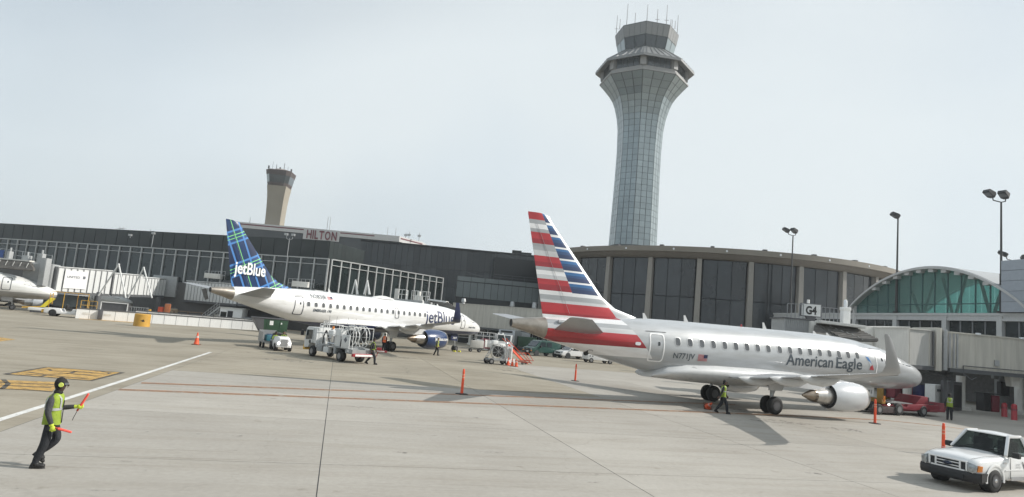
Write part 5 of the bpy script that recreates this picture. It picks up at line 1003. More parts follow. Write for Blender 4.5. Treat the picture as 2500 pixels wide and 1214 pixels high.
barrier('ramp_barrier', 'second low white barrier row set back behind the front one', AT(330, 770, 88), AT(668, 790, 97), 13, 1.25)
dr = thing('concrete_drum', 'big yellow painted concrete drum in front of the white barrier', 'drum', G(345, 797)); q = MB(); q.lathe([(0, .82), (1.3, .80), (1.36, .74)], n=28); q.build('drum_body', mat('drum_yellow', (.52, .29, .045), .6, var=.14, scale=1.5), dr); text('drum_marking', '·6', .3, black, dr, lambda u, v: Vector((.25 + u, -math.sqrt(max(.01, .825 ** 2 - (.25 + u) ** 2)), .55 + v)), width=.35, bold=.02)
grn = mat('dumpster_green', (.018, .06, .028), .5, var=.2, scale=1.5); dp = thing('dumpster', 'green steel dumpster with sloped black end under the plaid jet tail', 'dumpster', G(655, 811), R(28)); q = MB()
q.prism([(-2.2, 1.75), (-1.2, 0.1), (2.1, .1), (2.2, 1.75)], -1.1, 1.1); q.build('bin', grn, dp, bevel=.03); q = MB(); q.box((0, 0, 1.8), (4.5, 2.35, .14)); q.build('rim', dsteel, dp, bevel=.02); q = MB(); q.prism([(-2.22, 1.72), (-1.22, .12), (-.75, .12), (-.9, 1.72)], -1.125, 1.125); q.build('end_panel', dsteel, dp, smooth=0)
for x_ in (.1, 1.3): q = MB(); q.box((x_, -1.115, 1.25), (.45 if x_ < 1 else .25, .02, .55 if x_ < 1 else .2)); q.build('notice', white, dp, smooth=0)
for x_ in (-.4, 1.2): q = MB(); q.box((x_, -1.12, .85), (.1, .06, 1.5)); q.build('stiffener', grn, dp, smooth=0)
hut = thing('guard_hut', 'small white hut with open dark door behind the barriers', 'hut', AT(570, 772, 101) * 1); hut.location.z = 0; q = MB(); q.box((0, 0, 1.25), (3.4, 2.2, 2.5)); q.build('wall', white, hut, bevel=.03); q = MB(); q.box((0, 0, 2.55), (3.7, 2.5, .12)); q.build('roof', offwhite, hut, bevel=.02); q = MB(); q.box((-.1, -1.11, 1.1), (.8, .05, 2.0)); q.build('door', dark, hut, smooth=0); q = MB(); q.box((-1.1, -1.11, 1.4), (.9, .04, 1.0)); q.build('window', cglass, hut, smooth=0)
# ------------------------------------------------------------ people
skin_d = mat('skin_dark', (.10, .055, .038), .6); skin_l = mat('skin_tan', (.36, .21, .14), .6); navycl = mat('trousers_black', (.016, .018, .022), .85, var=.3, scale=1.6, bump=.9); shoe = mat('shoe_black', (.012, .012, .012), .6); jack_g = mat('jacket_dark_grey', (.05, .051, .054), .9, var=.3, scale=1.6, bump=.9); jack_b = mat('jacket_black', (.02, .021, .024), .9, var=.25, scale=7, bump=.3)
hivis = mat('hi_vis_yellow', (.24, .33, .03), .75, var=.22, scale=1.6, bump=.9); hiora = mat('hi_vis_orange', (.80, .15, .03), .7, var=.1, scale=6, bump=.2); refl = mat('reflective_tape', (.42, .43, .42), .35, .3); hairm = mat('hair_black', (.012, .011, .01), .8); glovem = mat('glove_hi_vis', (.52, .62, .06), .8, var=.15, scale=9)
STAND = dict(pelvis=(0, 0, .95), spine=(0, 0, 1.12), chest=(.01, 0, 1.33), neck=(.01, 0, 1.50), head0=(.03, 0, 1.58), head1=(.035, 0, 1.68), head2=(.03, 0, 1.735),
    rsh=(0, -.17, 1.43), relb=(-.03, -.25, 1.15), rwr=(.04, -.25, .90), rhd=(.07, -.25, .82), lsh=(0, .17, 1.43), lelb=(-.03, .25, 1.15), lwr=(.04, .25, .90), lhd=(.07, .25, .82),
    rhip=(0, -.095, .91), rknee=(.02, -.10, .50), rank=(-.03, -.11, .09), rtoe=(.15, -.12, .045), lhip=(0, .095, .91), lknee=(.02, .10, .50), lank=(-.03, .11, .09), ltoe=(.15, .12, .045))
RAD = dict(pelvis=(.13, .155), spine=(.115, .145), chest=(.125, .16), neck=(.062, .062), head0=(.078, .072), head1=(.098, .082), head2=(.075, .065), sh=(.075, .075), elb=(.062, .062), wr=(.045, .045), hd=(.042, .032), hip=(.108, .108), knee=(.090, .090), ank=(.076, .076), toe=(.050, .055))
EDG = [('pelvis', 'spine'), ('spine', 'chest'), ('chest', 'neck'), ('neck', 'head0'), ('head0', 'head1'), ('head1', 'head2')] + [e for s_ in 'rl' for e in (('chest', s_ + 'sh'), (s_ + 'sh', s_ + 'elb'), (s_ + 'elb', s_ + 'wr'), (s_ + 'wr', s_ + 'hd'), ('pelvis', s_ + 'hip'), (s_ + 'hip', s_ + 'knee'), (s_ + 'knee', s_ + 'ank'), (s_ + 'ank', s_ + 'toe'))]
def person(label, loc, face, pose, top, face_m=skin_l, vest=hivis, hat=None, muffs=None, hand_m=None, sc=1., glasses=False, group='ramp workers', seated=False):
    J = dict(STAND); J.update(pose); t = thing('person', label, 'person', loc, face, group)
    names = list(J); idx = {n: i for i, n in enumerate(names)}
    me = bpy.data.meshes.new('body'); me.from_pydata([J[n] for n in names], [(idx[a], idx[b]) for a, b in EDG], [])
    o = bpy.data.objects.new('body', me); COL.objects.link(o); md = o.modifiers.new('s', 'SKIN'); md.use_smooth_shade = True; md.branch_smoothing = .6
    sv = me.skin_vertices[0].data
    for n, i in idx.items():
        k = n if n in RAD else n[1:]; sv[i].radius = RAD[k]; sv[i].use_root = (n == 'pelvis')
    s2 = o.modifiers.new('u', 'SUBSURF'); s2.levels = 2; s2.render_levels = 2
    bpy.context.view_layer.update(); m2 = bpy.data.meshes.new_from_object(o.evaluated_get(bpy.context.evaluated_depsgraph_get())); bpy.data.objects.remove(o)
    mats_ = [top, navycl, shoe, face_m, hand_m or face_m, hat if hat else face_m]
    for x in mats_: m2.materials.append(x)
    segs = [(Vector(J[a]), Vector(J[b]), a, b) for a, b in EDG]
    for p in m2.polygons:
        c = p.center; best = None
        for a, b, na, nb in segs:
            ab = b - a; tt = max(0, min(1, (c - a).dot(ab) / max(1e-6, ab.dot(ab)))); dd = (c - a - ab * tt).length
            if best is None or dd < best[0]: best = (dd, na, nb, tt)
        _, na, nb, tt = best; k = nb[1:] if nb[0] in 'rl' and nb not in ('pelvis',) else nb
        if k == 'toe' or (k == 'ank' and tt > .93): i = 2
        elif k in ('knee', 'ank', 'hip') or (nb == 'spine' and tt < .15): i = 1
        elif k in ('hd',): i = 4
        elif nb.startswith('head'): i = 3
        else: i = 0
        p.material_index = i
    m2.shade_smooth(); body = obj('body', m2, t)
    h = Vector(J['head1']); up_h = (Vector(J['head2']) - Vector(J['head0'])).normalized()
    q = MB(); q.ell(h + Vector((.098, 0, -.02)), .022, .016, .026, 8, 6); q.build('nose', face_m, body)
    q = MB()
    for s_ in (-1, 1): q.ell(h + Vector((.082, s_ * .032, .012)), .012, .014, .009, 8, 5)
    q.build('eyes', mat('eye_dark', (.02, .015, .012), .3), body); q = MB(); q.ell(h + Vector((.088, 0, -.062)), .012, .024, .007, 8, 5); q.build('mouth', mat('lip', (.12, .045, .04), .6), body)
    for s_ in (-1, 1): q = MB(); q.ell(h + Vector((-.005, s_ * .085, -.01)), .022, .012, .032, 8, 6); q.build('ear', face_m, body)
    if hat:
        q = MB(); q.loft([[h + Vector((-.012, 0, .005)) + Vector(((.118 if math.cos(a) < .2 else .100 + .0) * math.cos(a) * math.sin(p_), .100 * math.sin(a) * math.sin(p_), .122 * math.cos(p_))) for a in np.linspace(0, 2 * math.pi, 19)[:-1]] for p_ in (.05, .5, .9, 1.25, 1.5)], cap=(True, False)); q.build('cap', hat, t, smooth=60)
        if hat == hairm or True:
            q = MB(); q.loft([[h + Vector((-.03 - .09 * math.cos(a), .098 * math.sin(a), z_)) for a in np.linspace(-1.5, 1.5, 12)] for z_ in (.03, -.05, -.11)], closed=False, cap=(False, False)); q.build('hair', hat, t, smooth=60)
    for s_ in 'rl':
        an, to = Vector(J[s_ + 'ank']), Vector(J[s_ + 'toe']); d = (to - an); d.z = d.z * .6; d.normalize(); sd_ = Vector((-d.y, d.x, 0)).normalized(); n = d.cross(sd_) * -1; n = n if n.z > 0 else -n; b0 = an - n * (an.z if an.z < .12 else .085)
        q = MB(); q.loft([[b0 + d * x_ + sd_ * (w_ * cy) + n * (h_ * cz) for cy, cz in ((-.8, 0), (-1, .25), (-.85, .75), (0, 1), (.85, .75), (1, .25), (.8, 0))] for x_, w_, h_ in ((-.065, .032, .06), (-.055, .044, .12), (0, .050, .14), (.07, .052, .105), (.13, .056, .075), (.185, .048, .06), (.21, .025, .035))]); q.build('boot', shoe, t, smooth=50)
    if muffs:
        q = MB(); q.ell(h + Vector((-.040, 0, .004)), .112, .102, .140, 16, 10); q.ell(Vector(J['neck']) + Vector((0, 0, .01)), .085, .09, .075, 14, 8); q.build('hood', hairm, t, smooth=60)
        for s_ in (-1, 1): q = MB(); q.lathe([(-.01, .03), (.03, .048), (.05, .04)], h + Vector((-.01, s_ * .088, -.005)), (0, s_, 0), 14); q.build('ear_muff', muffs, t)
    if glasses: q = MB(); q.loft([[h + Vector((.105 - .06 * abs(s_) ** 2, s_ * .085, z_)) for s_ in np.linspace(-1, 1, 9)] for z_ in (.035, -.008)], closed=False, cap=(False, False)); q.build('glasses', mat('visor_smoke', (.10, .11, .12), .1, coat=1.), t)
    if vest:
        sp, ch, nk = Vector(J['spine']), Vector(J['chest']), Vector(J['neck']); pv = Vector(J['pelvis'])
        ax = [(pv + Vector((0, 0, -.06)), .165, .195), (sp, .148, .186), (sp.lerp(ch, .6), .152, .195), (ch + Vector((0, 0, .04)), .155, .200), (ch.lerp(nk, .62), .128, .178), (ch.lerp(nk, .95), .080, .105)]
        NR = 26; q = MB(); rr_ = [[c + Vector((rx * math.cos(a), ry * math.sin(a), .012 * math.sin(3 * a))) for a in np.linspace(0, 2 * math.pi, NR + 1)[:-1]] for c, rx, ry in ax]
        q.loft(rr_, cap=(False, False)); vo = q.build('safety_vest', vest, t, smooth=70)
        for f_, wd in ((1.0, .05),):
            c = sp.lerp(ch, .35); q = MB(); q.loft([[c + Vector((.157 * math.cos(a), .199 * math.sin(a), dz)) for a in np.linspace(0, 2 * math.pi, NR + 1)[:-1]] for dz in (-wd / 2, wd / 2)], cap=(False, False)); q.build('reflective_band', refl, vo, smooth=70)
        for s_ in (-1, 1):
            pts = [(sp.lerp(ch, .4), .160, .197, .55), (ch, .162, .206, .60), (ch.lerp(nk, .45), .150, .196, .72), (ch.lerp(nk, .80), .110, .14, 1.1)]
            for sg_ in (1, -1):
                q = MB(); q.loft([[c + Vector((sg_ * rx * math.cos(a + da) * 1.02, s_ * ry * math.sin(a + da) * 1.02, 0)) for da in (-.13, .13)] for c, rx, ry, a in pts], closed=False, cap=(False, False)); q.build('reflective_strap', refl, vo, smooth=70)
        q = MB(); q.bar(pv + Vector((.170, 0, -.04)), ch + Vector((.160, 0, .02)), .035, .012); q.build('vest_zip', jack_b, vo, smooth=0)
    def hand(s_):
        wr, hd = Vector(J[s_ + 'wr']), Vector(J[s_ + 'hd']); d = (hd - wr).normalized(); sd_ = Vector((0, 1, 0)) - d * d.y; sd_ = sd_.normalized() if sd_.length > .1 else Vector((0, 0, 1)); n = d.cross(sd_).normalized(); q = MB(); m_ = hand_m or face_m
        c = hd + d * .01; q.ell(c, .045, .035, .05, 12, 8)
        for k, (l_, o_) in enumerate(((.030, -.030), (.034, -.010), (.032, .010), (.026, .029))):
            b = c + d * .035 + n * o_; q.tube([b, b + d * .028 + sd_ * .012, b + d * .028 * .9 + sd_ * (.012 + l_), b + d * -.01 + sd_ * (.02 + l_)], .0095, 6)
        q.tube([c + n * -.035, c + n * -.055 + d * .03 + sd_ * .01, c + n * -.045 + d * .045 + sd_ * .035], .011, 6); q.build('glove' if hand_m else 'hand', m_, body, smooth=60)
    hand('r'); hand('l')
    t.scale = (sc, sc, sc); return t
def wand(label, A_, B_, m, strap=False):
    t = thing('signal_wand', label, 'wand', (0, 0, 0)); A_ = Vector(A_); B_ = Vector(B_); q = MB(); q.cyl(A_.lerp(B_, .3), B_, .026, .022, 12); q.ell(B_, .022, n=10, m=6); q.build('wand_tube', m, t); q = MB(); q.cyl(A_ - (B_ - A_) * .05, A_.lerp(B_, .32), .020, n=10); q.build('wand_grip', mat('wand_grip', (.30, .05, .03), .6), t)
    if strap: q = MB(); q.tube([A_, A_ + Vector((-.03, 0, -.08)), A_ + Vector((-.07, .01, -.17)), A_ + Vector((-.08, .01, -.22))], .006); q.build('wand_strap', jack_b, t)
    return t
wandm = mat('wand_red_plastic', (.85, .10, .07), .45, var=.05)
MP = G(103, 1142); MF = R(24)
MPOSE = dict(pelvis=(.03, 0, .94), spine=(.02, 0, 1.11), chest=(.03, 0, 1.33), neck=(.06, 0, 1.50), head0=(.10, 0, 1.585), head1=(.115, 0, 1.68), head2=(.11, 0, 1.735), rsh=(.0, -.18, 1.43), relb=(-.02, -.26, 1.14), rwr=(.07, -.25, .91), rhd=(.10, -.25, .84), lsh=(.05, .17, 1.43), lelb=(.10, .25, 1.16), lwr=(.36, .20, 1.20), lhd=(.43, .18, 1.21),
    rhip=(.03, -.095, .90), rknee=(-.01, -.10, .50), rank=(-.13, -.10, .085), rtoe=(.07, -.11, .05), lhip=(.04, .095, .90), lknee=(.17, .10, .55), lank=(-.12, .10, .27), ltoe=(-.02, .10, .13))
person('marshaller in yellow vest, grey sleeves and ear muffs walking with two red wands', MP, MF, MPOSE, jack_g, mat('skin_deep', (.055, .032, .024), .55), hivis, hairm, glovem if False else mat('muff_lime', (.55, .62, .12), .5), glovem, 1.0, True)
Mm = Matrix.Translation(MP) @ Matrix.Rotation(MF, 4, 'Z')
wand('red signal wand held upright in the marshaller\'s raised hand', Mm @ Vector((.42, .19, 1.13)), Mm @ Vector((.57, .13, 1.47)), wandm, True)
wand('red signal wand pointing forward from the marshaller\'s lowered hand', Mm @ Vector((.10, -.24, .85)), Mm @ Vector((.42, -.23, .755)), wandm)
WALK = dict(rhip=(0, -.095, .90), rknee=(.20, -.10, .53), rank=(.24, -.10, .09), rtoe=(.42, -.11, .07), lhip=(0, .095, .90), lknee=(-.06, .10, .50), lank=(-.34, .10, .14), ltoe=(-.18, .10, .045), relb=(-.14, -.25, 1.17), rwr=(-.08, -.25, .93), rhd=(-.05, -.25, .86), lelb=(.06, .25, 1.15), lwr=(.22, .24, .97), lhd=(.27, .23, .91), neck=(.04, 0, 1.50), head0=(.07, 0, 1.58), head1=(.085, 0, 1.68), head2=(.08, 0, 1.735), chest=(.03, 0, 1.33))
WP = G(1763, 1010); wf_ = R(-8)
wk = person('wing walker in yellow vest and dark cap dragging an orange cone', WP, wf_, dict(WALK, relb=(-.10, -.25, 1.16), rwr=(-.22, -.25, .92), rhd=(-.27, -.25, .86)), jack_b, skin_d, hivis, hairm)
Wm = Matrix.Translation(WP) @ Matrix.Rotation(wf_, 4, 'Z')
person('ramp worker in yellow vest standing with his back turned near the red tractor', G(2318, 1026), R(62), dict(), jack_b, skin_d, hivis, hairm)
person('black clad worker with yellow sash straps striding past the fuel truck', G(905, 890), R(14), dict(WALK), jack_b, skin_d, None, hairm, sc=1.08)
fm = bpy.data.objects['person.003'] if 'person.003' in bpy.data.objects else None
q = MB(); a_ = G(905, 890); mm_ = Matrix.Translation(a_) @ Matrix.Rotation(R(14), 4, 'Z')
for s_ in (-1, 1): q.tube([Vector((.16, s_ * .04, .98)), Vector((.17, s_ * .07, 1.2)), Vector((.16, s_ * .11, 1.38)), Vector((.02, s_ * .12, 1.51)), Vector((-.14, s_ * .08, 1.3)), Vector((-.14, s_ * .05, 1.0))], .026, 6)
for z_ in (1.0,): q.tube([Vector((.165 * math.cos(a), .20 * math.sin(a), z_)) for a in np.linspace(0, 2 * math.pi, 15)], .026, 6)
q.build('harness', hivis, fm)
person('worker in yellow and orange vest walking past the navy engine', G(1065, 868), R(20), dict(WALK, rknee=(.12, -.1, .51), rank=(.12, -.1, .09), rtoe=(.3, -.1, .05), lank=(-.22, .1, .10)), jack_g, skin_l, mat('vest_olive_yellow', (.36, .40, .05), .7), mat('cap_tan', (.16, .13, .08), .8))
person('worker in orange vest standing at the airliner main wheels', G(936, 857.5), R(75), dict(), jack_b, skin_d, hiora, hairm)
SIT = dict(pelvis=(0, 0, .95), rhip=(.02, -.1, .93), rknee=(.42, -.12, .92), rank=(.48, -.12, .50), rtoe=(.64, -.12, .45), lhip=(.02, .1, .93), lknee=(.42, .12, .92), lank=(.48, .12, .50), ltoe=(.64, .12, .45), relb=(.08, -.26, 1.17), rwr=(.33, -.16, 1.20), rhd=(.40, -.14, 1.22), lelb=(.08, .26, 1.17), lwr=(.33, .16, 1.20), lhd=(.40, .14, 1.22))
TP = (G(671, 857) + G(706, 859)) / 2; TH = R(-61)
tdir = Vector((math.cos(TH), math.sin(TH), 0)); tsd = Vector((-tdir.y, tdir.x, 0))
person('driver in lime hi-vis jacket seated on the white baggage tractor', TP - tdir * 1.55 + tsd * .28 + Vector((0, 0, -.22)), TH, SIT, hivis, skin_l, hivis, mat('cap_dark', (.05, .05, .05), .8))
person('passenger in faded lime jacket seated beside the tractor driver', TP - tdir * 1.75 - tsd * .32 + Vector((0, 0, -.30)), TH, SIT, mat('jacket_lime_faded', (.30, .40, .10), .8), skin_d, hivis, hairm)

# ------------------------------------------------------------ cones and delineator posts
def cone(label, P, s_=1., tilt=None, group='orange traffic cones'):
    t = thing('traffic_cone', label, 'cone', P, 0, group); q = MB(); q.lathe([(.03, .155), (.05, .15), (.68, .032), (.71, .03)], n=18); q.build('cone_body', orange, t); q = MB(); q.box((0, 0, .02), (.40, .40, .04)); q.build('cone_base', mat('cone_base', (.12, .05, .03), .8), t, bevel=.01); q = MB(); q.lathe([(.40, .092), (.52, .072)], n=18, cap=(False, False)); q.build('cone_band', mat('cone_band', (.62, .45, .40), .5), t); t.scale = (s_, s_, s_)
    if tilt: t.rotation_euler = tilt
    return t
cone('orange cone standing alone on the old concrete left of the baggage tractor', G(479, 842), 1.35)
for px, py, lb in ((1240, 893, 'orange cone left of three beside the hose cart'), (1250, 895, 'orange cone in the middle of three beside the hose cart'), (1260, 896, 'orange cone nearest the red stand of three beside the hose cart')): cone(lb, G(px, py), 1.05)
cp = Wm @ Vector((-.33, -.27, .80)); bp = G(1727, 1000); bp.z = .15; ax_ = (cp - bp).normalized()
c_ = cone('orange cone with black base trailing from the wing walker\'s hand', bp, 1.12); c_.rotation_euler = ax_.to_track_quat('Z', 'Y').to_euler()
dor = mat('delineator_orange', (.80, .09, .03), .5, var=.12, scale=4)
def post(label, P, h=1.05):
    t = thing('delineator_post', label, 'post', P, 0, 'orange delineator posts round the stand'); q = MB(); q.lathe([(.04, .085), (.1, .075), (h - .2, .058), (h - .16, .066), (h - .1, .05), (h - .02, .05), (h, .03)], n=14); q.build('post_tube', dor, t); q = MB(); q.lathe([(0, .33), (.04, .31), (.06, .12)], n=20); q.build('post_base', black, t)
    for z in (h - .32, h - .45): q = MB(); q.lathe([(z, .068), (z + .06, .066)], n=14, cap=(False, False)); q.build('reflective_band', mat('post_band', (.70, .30, .20), .4), t)
post('orange post standing on the shadow of the striped tail', G(1127, 963), 1.28); post('orange post on bare concrete beyond the orange lines', G(1404, 931), 1.28); post('orange post in front of the red tractor by the white engine', G(2136, 1035), 1.38)
post('orange post rising behind the pickup bonnet', G(2303, 1112), 1.30)

# ------------------------------------------------------------ vehicle helpers
carwhite = mat('car_white', (.72, .72, .71), .28, var=.03, coat=.6); trim = mat('black_trim', (.02, .02, .021), .55); cabglass = glassmat('car_glass', (.62, .70, .68), .62, .03, .03); rim_w = mat('rim_grey', (.30, .30, .30), .4, .4)
hlamp = mat('headlamp_glass', (.30, .32, .33), .08, .5, coat=1., var=.4, scale=14); amber = mat('amber_lens', (.72, .22, .02), .25, coat=1.); tealglass = mat('screen_dark', (.03, .04, .045), .06, coat=.6)
def cwheel(par, x, y, r, wd, hub=None): return wheel(par, 'wheel', (x, y, r), r, wd, (0, 1, 0), hub or rim_w)
def arch(cx, r, n=9): return [(cx + r * math.cos(a), .30 + r * math.sin(a)) for a in np.linspace(math.pi * .02, math.pi * .98, n)]
# white pickup
PN = G(2419, 1202); PFH = R(-155); pu = thing('pickup_truck', 'white pickup truck with black bumper and grille bars driving past', 'pickup truck', (0, 0, 0), PFH)
# near front wheel is the left one: local (0, +.74); put the front axle at x = 0
pd_ = Vector((math.cos(PFH), math.sin(PFH), 0)); pl_ = Vector((-pd_.y, pd_.x, 0)); pu.location = PN - pl_ * .74
HWD = .86
def bodyloft(secs, ny=1):
    # secs: list of (x, [(y, z) ... half section from bottom to top centre])
    rings = []
    for x, hs in secs:
        rings.append([Vector((x, y, z)) for y, z in hs] + [Vector((x, -y, z)) for y, z in hs[::-1]])
    q = MB(); q.loft(rings); return q
def hsec(w_, z0, zb, zt, cr=.1): return [(w_ * .93, z0), (w_ * .985, z0 + .10), (w_, (z0 + zb) / 2), (w_ * .985, zb), (w_ * .93, zb + (zt - zb) * .45), (w_ * .80, zt - .02), (w_ * .45, zt + .01), (0.001, zt + .02)]
nose = [(.86, hsec(.74, .52, .74, .86)), (.80, hsec(.80, .48, .80, .93)), (.62, hsec(.84, .46, .86, .985)), (.3, hsec(.86, .46, .90, 1.02)), (-.3, hsec(.865, .44, .93, 1.055)), (-.62, hsec(.87, .38, .95, 1.085)), (-.74, hsec(.87, .36, .96, 1.10))]
fb = bodyloft(nose).build('front_body', carwhite, pu, smooth=50)
q = MB(); q.loft([[Vector((x_, y_, z_)) for y_, z_ in ((-.80, .34), (-.862, .42), (-.874, .62), (-.866, .86), (-.82, zt_), (.82, zt_), (.866, .86), (.874, .62), (.862, .42), (.80, .34))] for x_, zt_ in ((-.72, 1.03), (-1.2, 1.045), (-1.98, 1.05))]); cabl = q.build('cab_lower', carwhite, pu, smooth=50)
bedp = [(-2.02, .42)] + [(-2.42, .36)] + [(-2.9 + .44 * math.cos(a), .36 + .44 * math.sin(a)) for a in np.linspace(.05, math.pi - .05, 12)] + [(-3.4, .36), (-4.05, .46), (-4.05, 1.06), (-2.02, 1.06)]
q = MB(); q.prism(bedp, -.86, .86); q.build('cargo_bed', carwhite, pu, bevel=.03)
# wheel arches and flares
for s_ in (-1, 1):
    for cx in (0, -2.9):
        q = MB(); q.loft([[Vector((cx + r_ * math.cos(a), s_ * y_, .36 + r_ * math.sin(a))) for a in np.linspace(-.15, math.pi + .15, 18)] for r_, y_ in ((.40, .60), (.40, .875), (.45, .895), (.50, .87))], closed=False, cap=(False, False)); q.build('fender_arch', carwhite if 1 else trim, pu, smooth=60)
        q = MB(); q.lathe([(0, .405), (.02, .40)], (cx, s_ * .62, .38), (0, s_, 0), 24); q.lathe([(.0, .395), (.25, .40)], (cx, s_ * .60, .38), (0, s_, 0), 24, cap=(True, False)); q.build('wheel_well', dark, pu)
for cx in (0, -2.9):
    for s_ in (-1, 1): cwheel(pu, cx, s_ * .76, .36, .23, dsteel)
for s_ in (-1, 1):
    q = MB(); q.lathe([(0, .07), (.03, .06), (.045, .02)], (0, s_ * .865, .36), (0, s_, 0), 14); q.build('hub_cap', chrome, pu)
# greenhouse: four pillars, roof, glass
BZ, RZ = 1.04, 1.66
A0, A1, B0, B1 = (-.66, .80, BZ + .03), (-1.14, .62, RZ - .04), (-1.92, .82, BZ), (-1.76, .64, RZ - .03)
for s_ in (-1, 1):
    q = MB(); f_ = lambda p: (p[0], s_ * p[1], p[2]); q.bar(f_(A0), f_(A1), .09, .09); q.bar(f_(B0), f_(B1), .16, .08); q.bar(f_(A1), f_(B1), .08, .09); q.build('pillar', carwhite, pu, bevel=.02)
    q = MB(); pts = [f_((A0[0] - .10, .81, BZ)), f_((B0[0] + .05, .825, BZ)), f_((B1[0] + .03, .655, RZ - .06)), f_((A1[0] - .03, .635, RZ - .06))]; q.slab(pts, .015, (0, -s_, 0)); q.build('side_window', cabglass, pu, smooth=0)
    q = MB(); q.box((-.85, s_ * 1.0, 1.12), (.13, .20, .17)); q.bar((-.85, s_ * .84, 1.06), (-.85, s_ * .95, 1.08), .06, .05); mr_ = q.build('mirror', trim, pu, bevel=.025)
    q = MB(); q.box((-1.82, s_ * .885, .90), (.14, .03, .045)); q.build('door_handle', chrome, pu, bevel=.01)
    for x_ in (-.78, -1.96): q = MB(); q.bar((x_, s_ * .876, .42), (x_, s_ * .876, 1.02), .008, .012); q.build('door_seam', trim, pu, smooth=0)
    q = MB(); q.bar((-.5, s_ * .880, .66), (-1.97, s_ * .880, .66), .012, .03); q.build('body_crease', carwhite, pu, smooth=0)
    q = MB(); q.box((-.5, s_ * .875, .88), (.14, .012, .035)); q.build('fender_badge', chrome, pu, smooth=0)
q = MB(); q.loft([[Vector((x, y, RZ - .03 + dz * (1 - (y / .66) ** 2))) for y in np.linspace(-.66, .66, 9)] for x, dz in ((-1.10, .01), (-1.18, .05), (-1.5, .07), (-1.74, .055), (-1.82, .01))], closed=False, cap=(False, False)); q.slab([(-1.10, -.66, RZ - .045), (-1.82, -.66, RZ - .045), (-1.82, .66, RZ - .045), (-1.10, .66, RZ - .045)], .02, (0, 0, 1)); q.build('roof', carwhite, pu, smooth=50)
q = MB(); q.slab([(-.66, -.76, BZ + .05), (-.66, .76, BZ + .05), (-1.13, .60, RZ - .05), (-1.13, -.60, RZ - .05)], .012, (-.6, 0, -.5)); q.build('windscreen', cabglass, pu, smooth=0)
q = MB(); q.slab([(-1.93, -.72, BZ + .08), (-1.93, .72, BZ + .08), (-1.79, .58, RZ - .09), (-1.79, -.58, RZ - .09)], .012, (1, 0, 0)); q.build('rear_window', cabglass, pu, smooth=0)
q = MB(); q.box((-1.0, 0, 1.02), (.6, 1.5, .14)); q.build('dashboard', trim, pu, bevel=.04)
for s_ in (-1, 1): q = MB(); q.box((-1.62, s_ * .36, 1.12), (.22, .52, .66)); q.box((-1.64, s_ * .36, 1.50), (.12, .26, .18)); q.build('seat', trim, pu, bevel=.06)
q = MB(); q.tube([(-1.18 + .12 * math.sin(a) * .5, .36 + .18 * math.cos(a), 1.13 + .17 * math.sin(a)) for a in np.linspace(0, 2 * math.pi, 15)], .016); q.build('steering_wheel', trim, pu)
q = MB(); q.bar((-.68, -.6, BZ + .08), (-.86, .05, BZ + .26), .02, .02); q.bar((-.68, .15, BZ + .08), (-.80, .62, BZ + .2), .02, .02); q.box((-.64, 0, BZ + .04), (.10, 1.5, .03)); q.build('wipers', trim, pu, smooth=0)
gx = .865
q = MB(); q.prism([(-.50, .58), (.50, .58), (.58, .86), (-.58, .86)], .80, gx + .01, 'yz'); gro = q.build('grille_panel', dark, pu, smooth=0)
q = MB()
for a_, b_, c_, d_ in ((-.50, .50, .57, .615), (-.56, .56, .835, .88), (-.34, .34, .66, .69), (-.34, .34, .755, .785)): q.box((gx + .01, (a_ + b_) / 2, (c_ + d_) / 2), (.06, b_ - a_, d_ - c_))
for y_ in (-.55, -.36, .36, .55): q.box((gx + .01, y_, .725), (.06, .05, .28))
q.build('grille_bars', carwhite, gro, bevel=.012)
q = MB(); q.lathe([(0, 1), (.03, .9)], (0, 0, 0), (1, 0, 0), 24); em = q.build('grille_emblem', mat('emblem_dark', (.04, .05, .08), .3, .4), pu); em.scale = (1, .145, .055); em.location = (gx + .035, 0, .722)
q = MB(); q.lathe([(0, 1), (.02, .97)], (0, 0, 0), (1, 0, 0), 24, cap=(False, False)); em2 = q.build('emblem_ring', chrome, pu); em2.scale = (1, .155, .062); em2.location = (gx + .032, 0, .722)
for s_ in (-1, 1):
    q = MB(); q.slab([(.86, s_ * .60, .585), (.79, s_ * .80, .585), (.77, s_ * .82, .80), (.84, s_ * .61, .86)], .09, (1, s_ * .15, 0)); q.build('headlight', hlamp, pu, bevel=.01)
    q = MB(); q.slab([(.815, s_ * .795, .61), (.68, s_ * .855, .62), (.66, s_ * .86, .79), (.80, s_ * .81, .80)], .035, (.4, s_, 0)); q.build('turn_signal', amber, pu, bevel=.008)
q = MB(); q.loft([[Vector((.93 - .16 * (abs(y) / .9) ** 3 + dx, y, z)) for y in np.linspace(-.90, .90, 13)] for dx, z in ((-.25, .30), (-.02, .28), (.03, .36), (.04, .50), (.0, .57), (-.25, .58))], closed=False, cap=(False, False))
for s_ in (-1, 1): q.slab([(.72, s_ * .88, .30), (.40, s_ * .89, .36), (.40, s_ * .89, .57), (.72, s_ * .88, .58)], .03, (0, -s_, 0))
q.build('front_bumper', trim, pu, smooth=50)
for s_ in (-1, 1):
    q = MB(); q.tube([(.80, s_ * .62, .955), (.3, s_ * .70, 1.035), (-.3, s_ * .73, 1.06), (-.7, s_ * .745, 1.09)], .006, 5); q.build('bonnet_seam', trim, pu)
    q = MB(); q.bar((-.80, s_ * .878, .40), (-1.95, s_ * .878, .40), .012, .10); q.build('sill_trim', MATS['truck_sill'] if 'truck_sill' in MATS else mat('truck_sill', (.30, .30, .30), .6), pu, smooth=0)
q = MB(); q.box((.965, 0, .42), (.02, 1.0, .13)); q.build('bumper_intake', dark, pu, smooth=0)
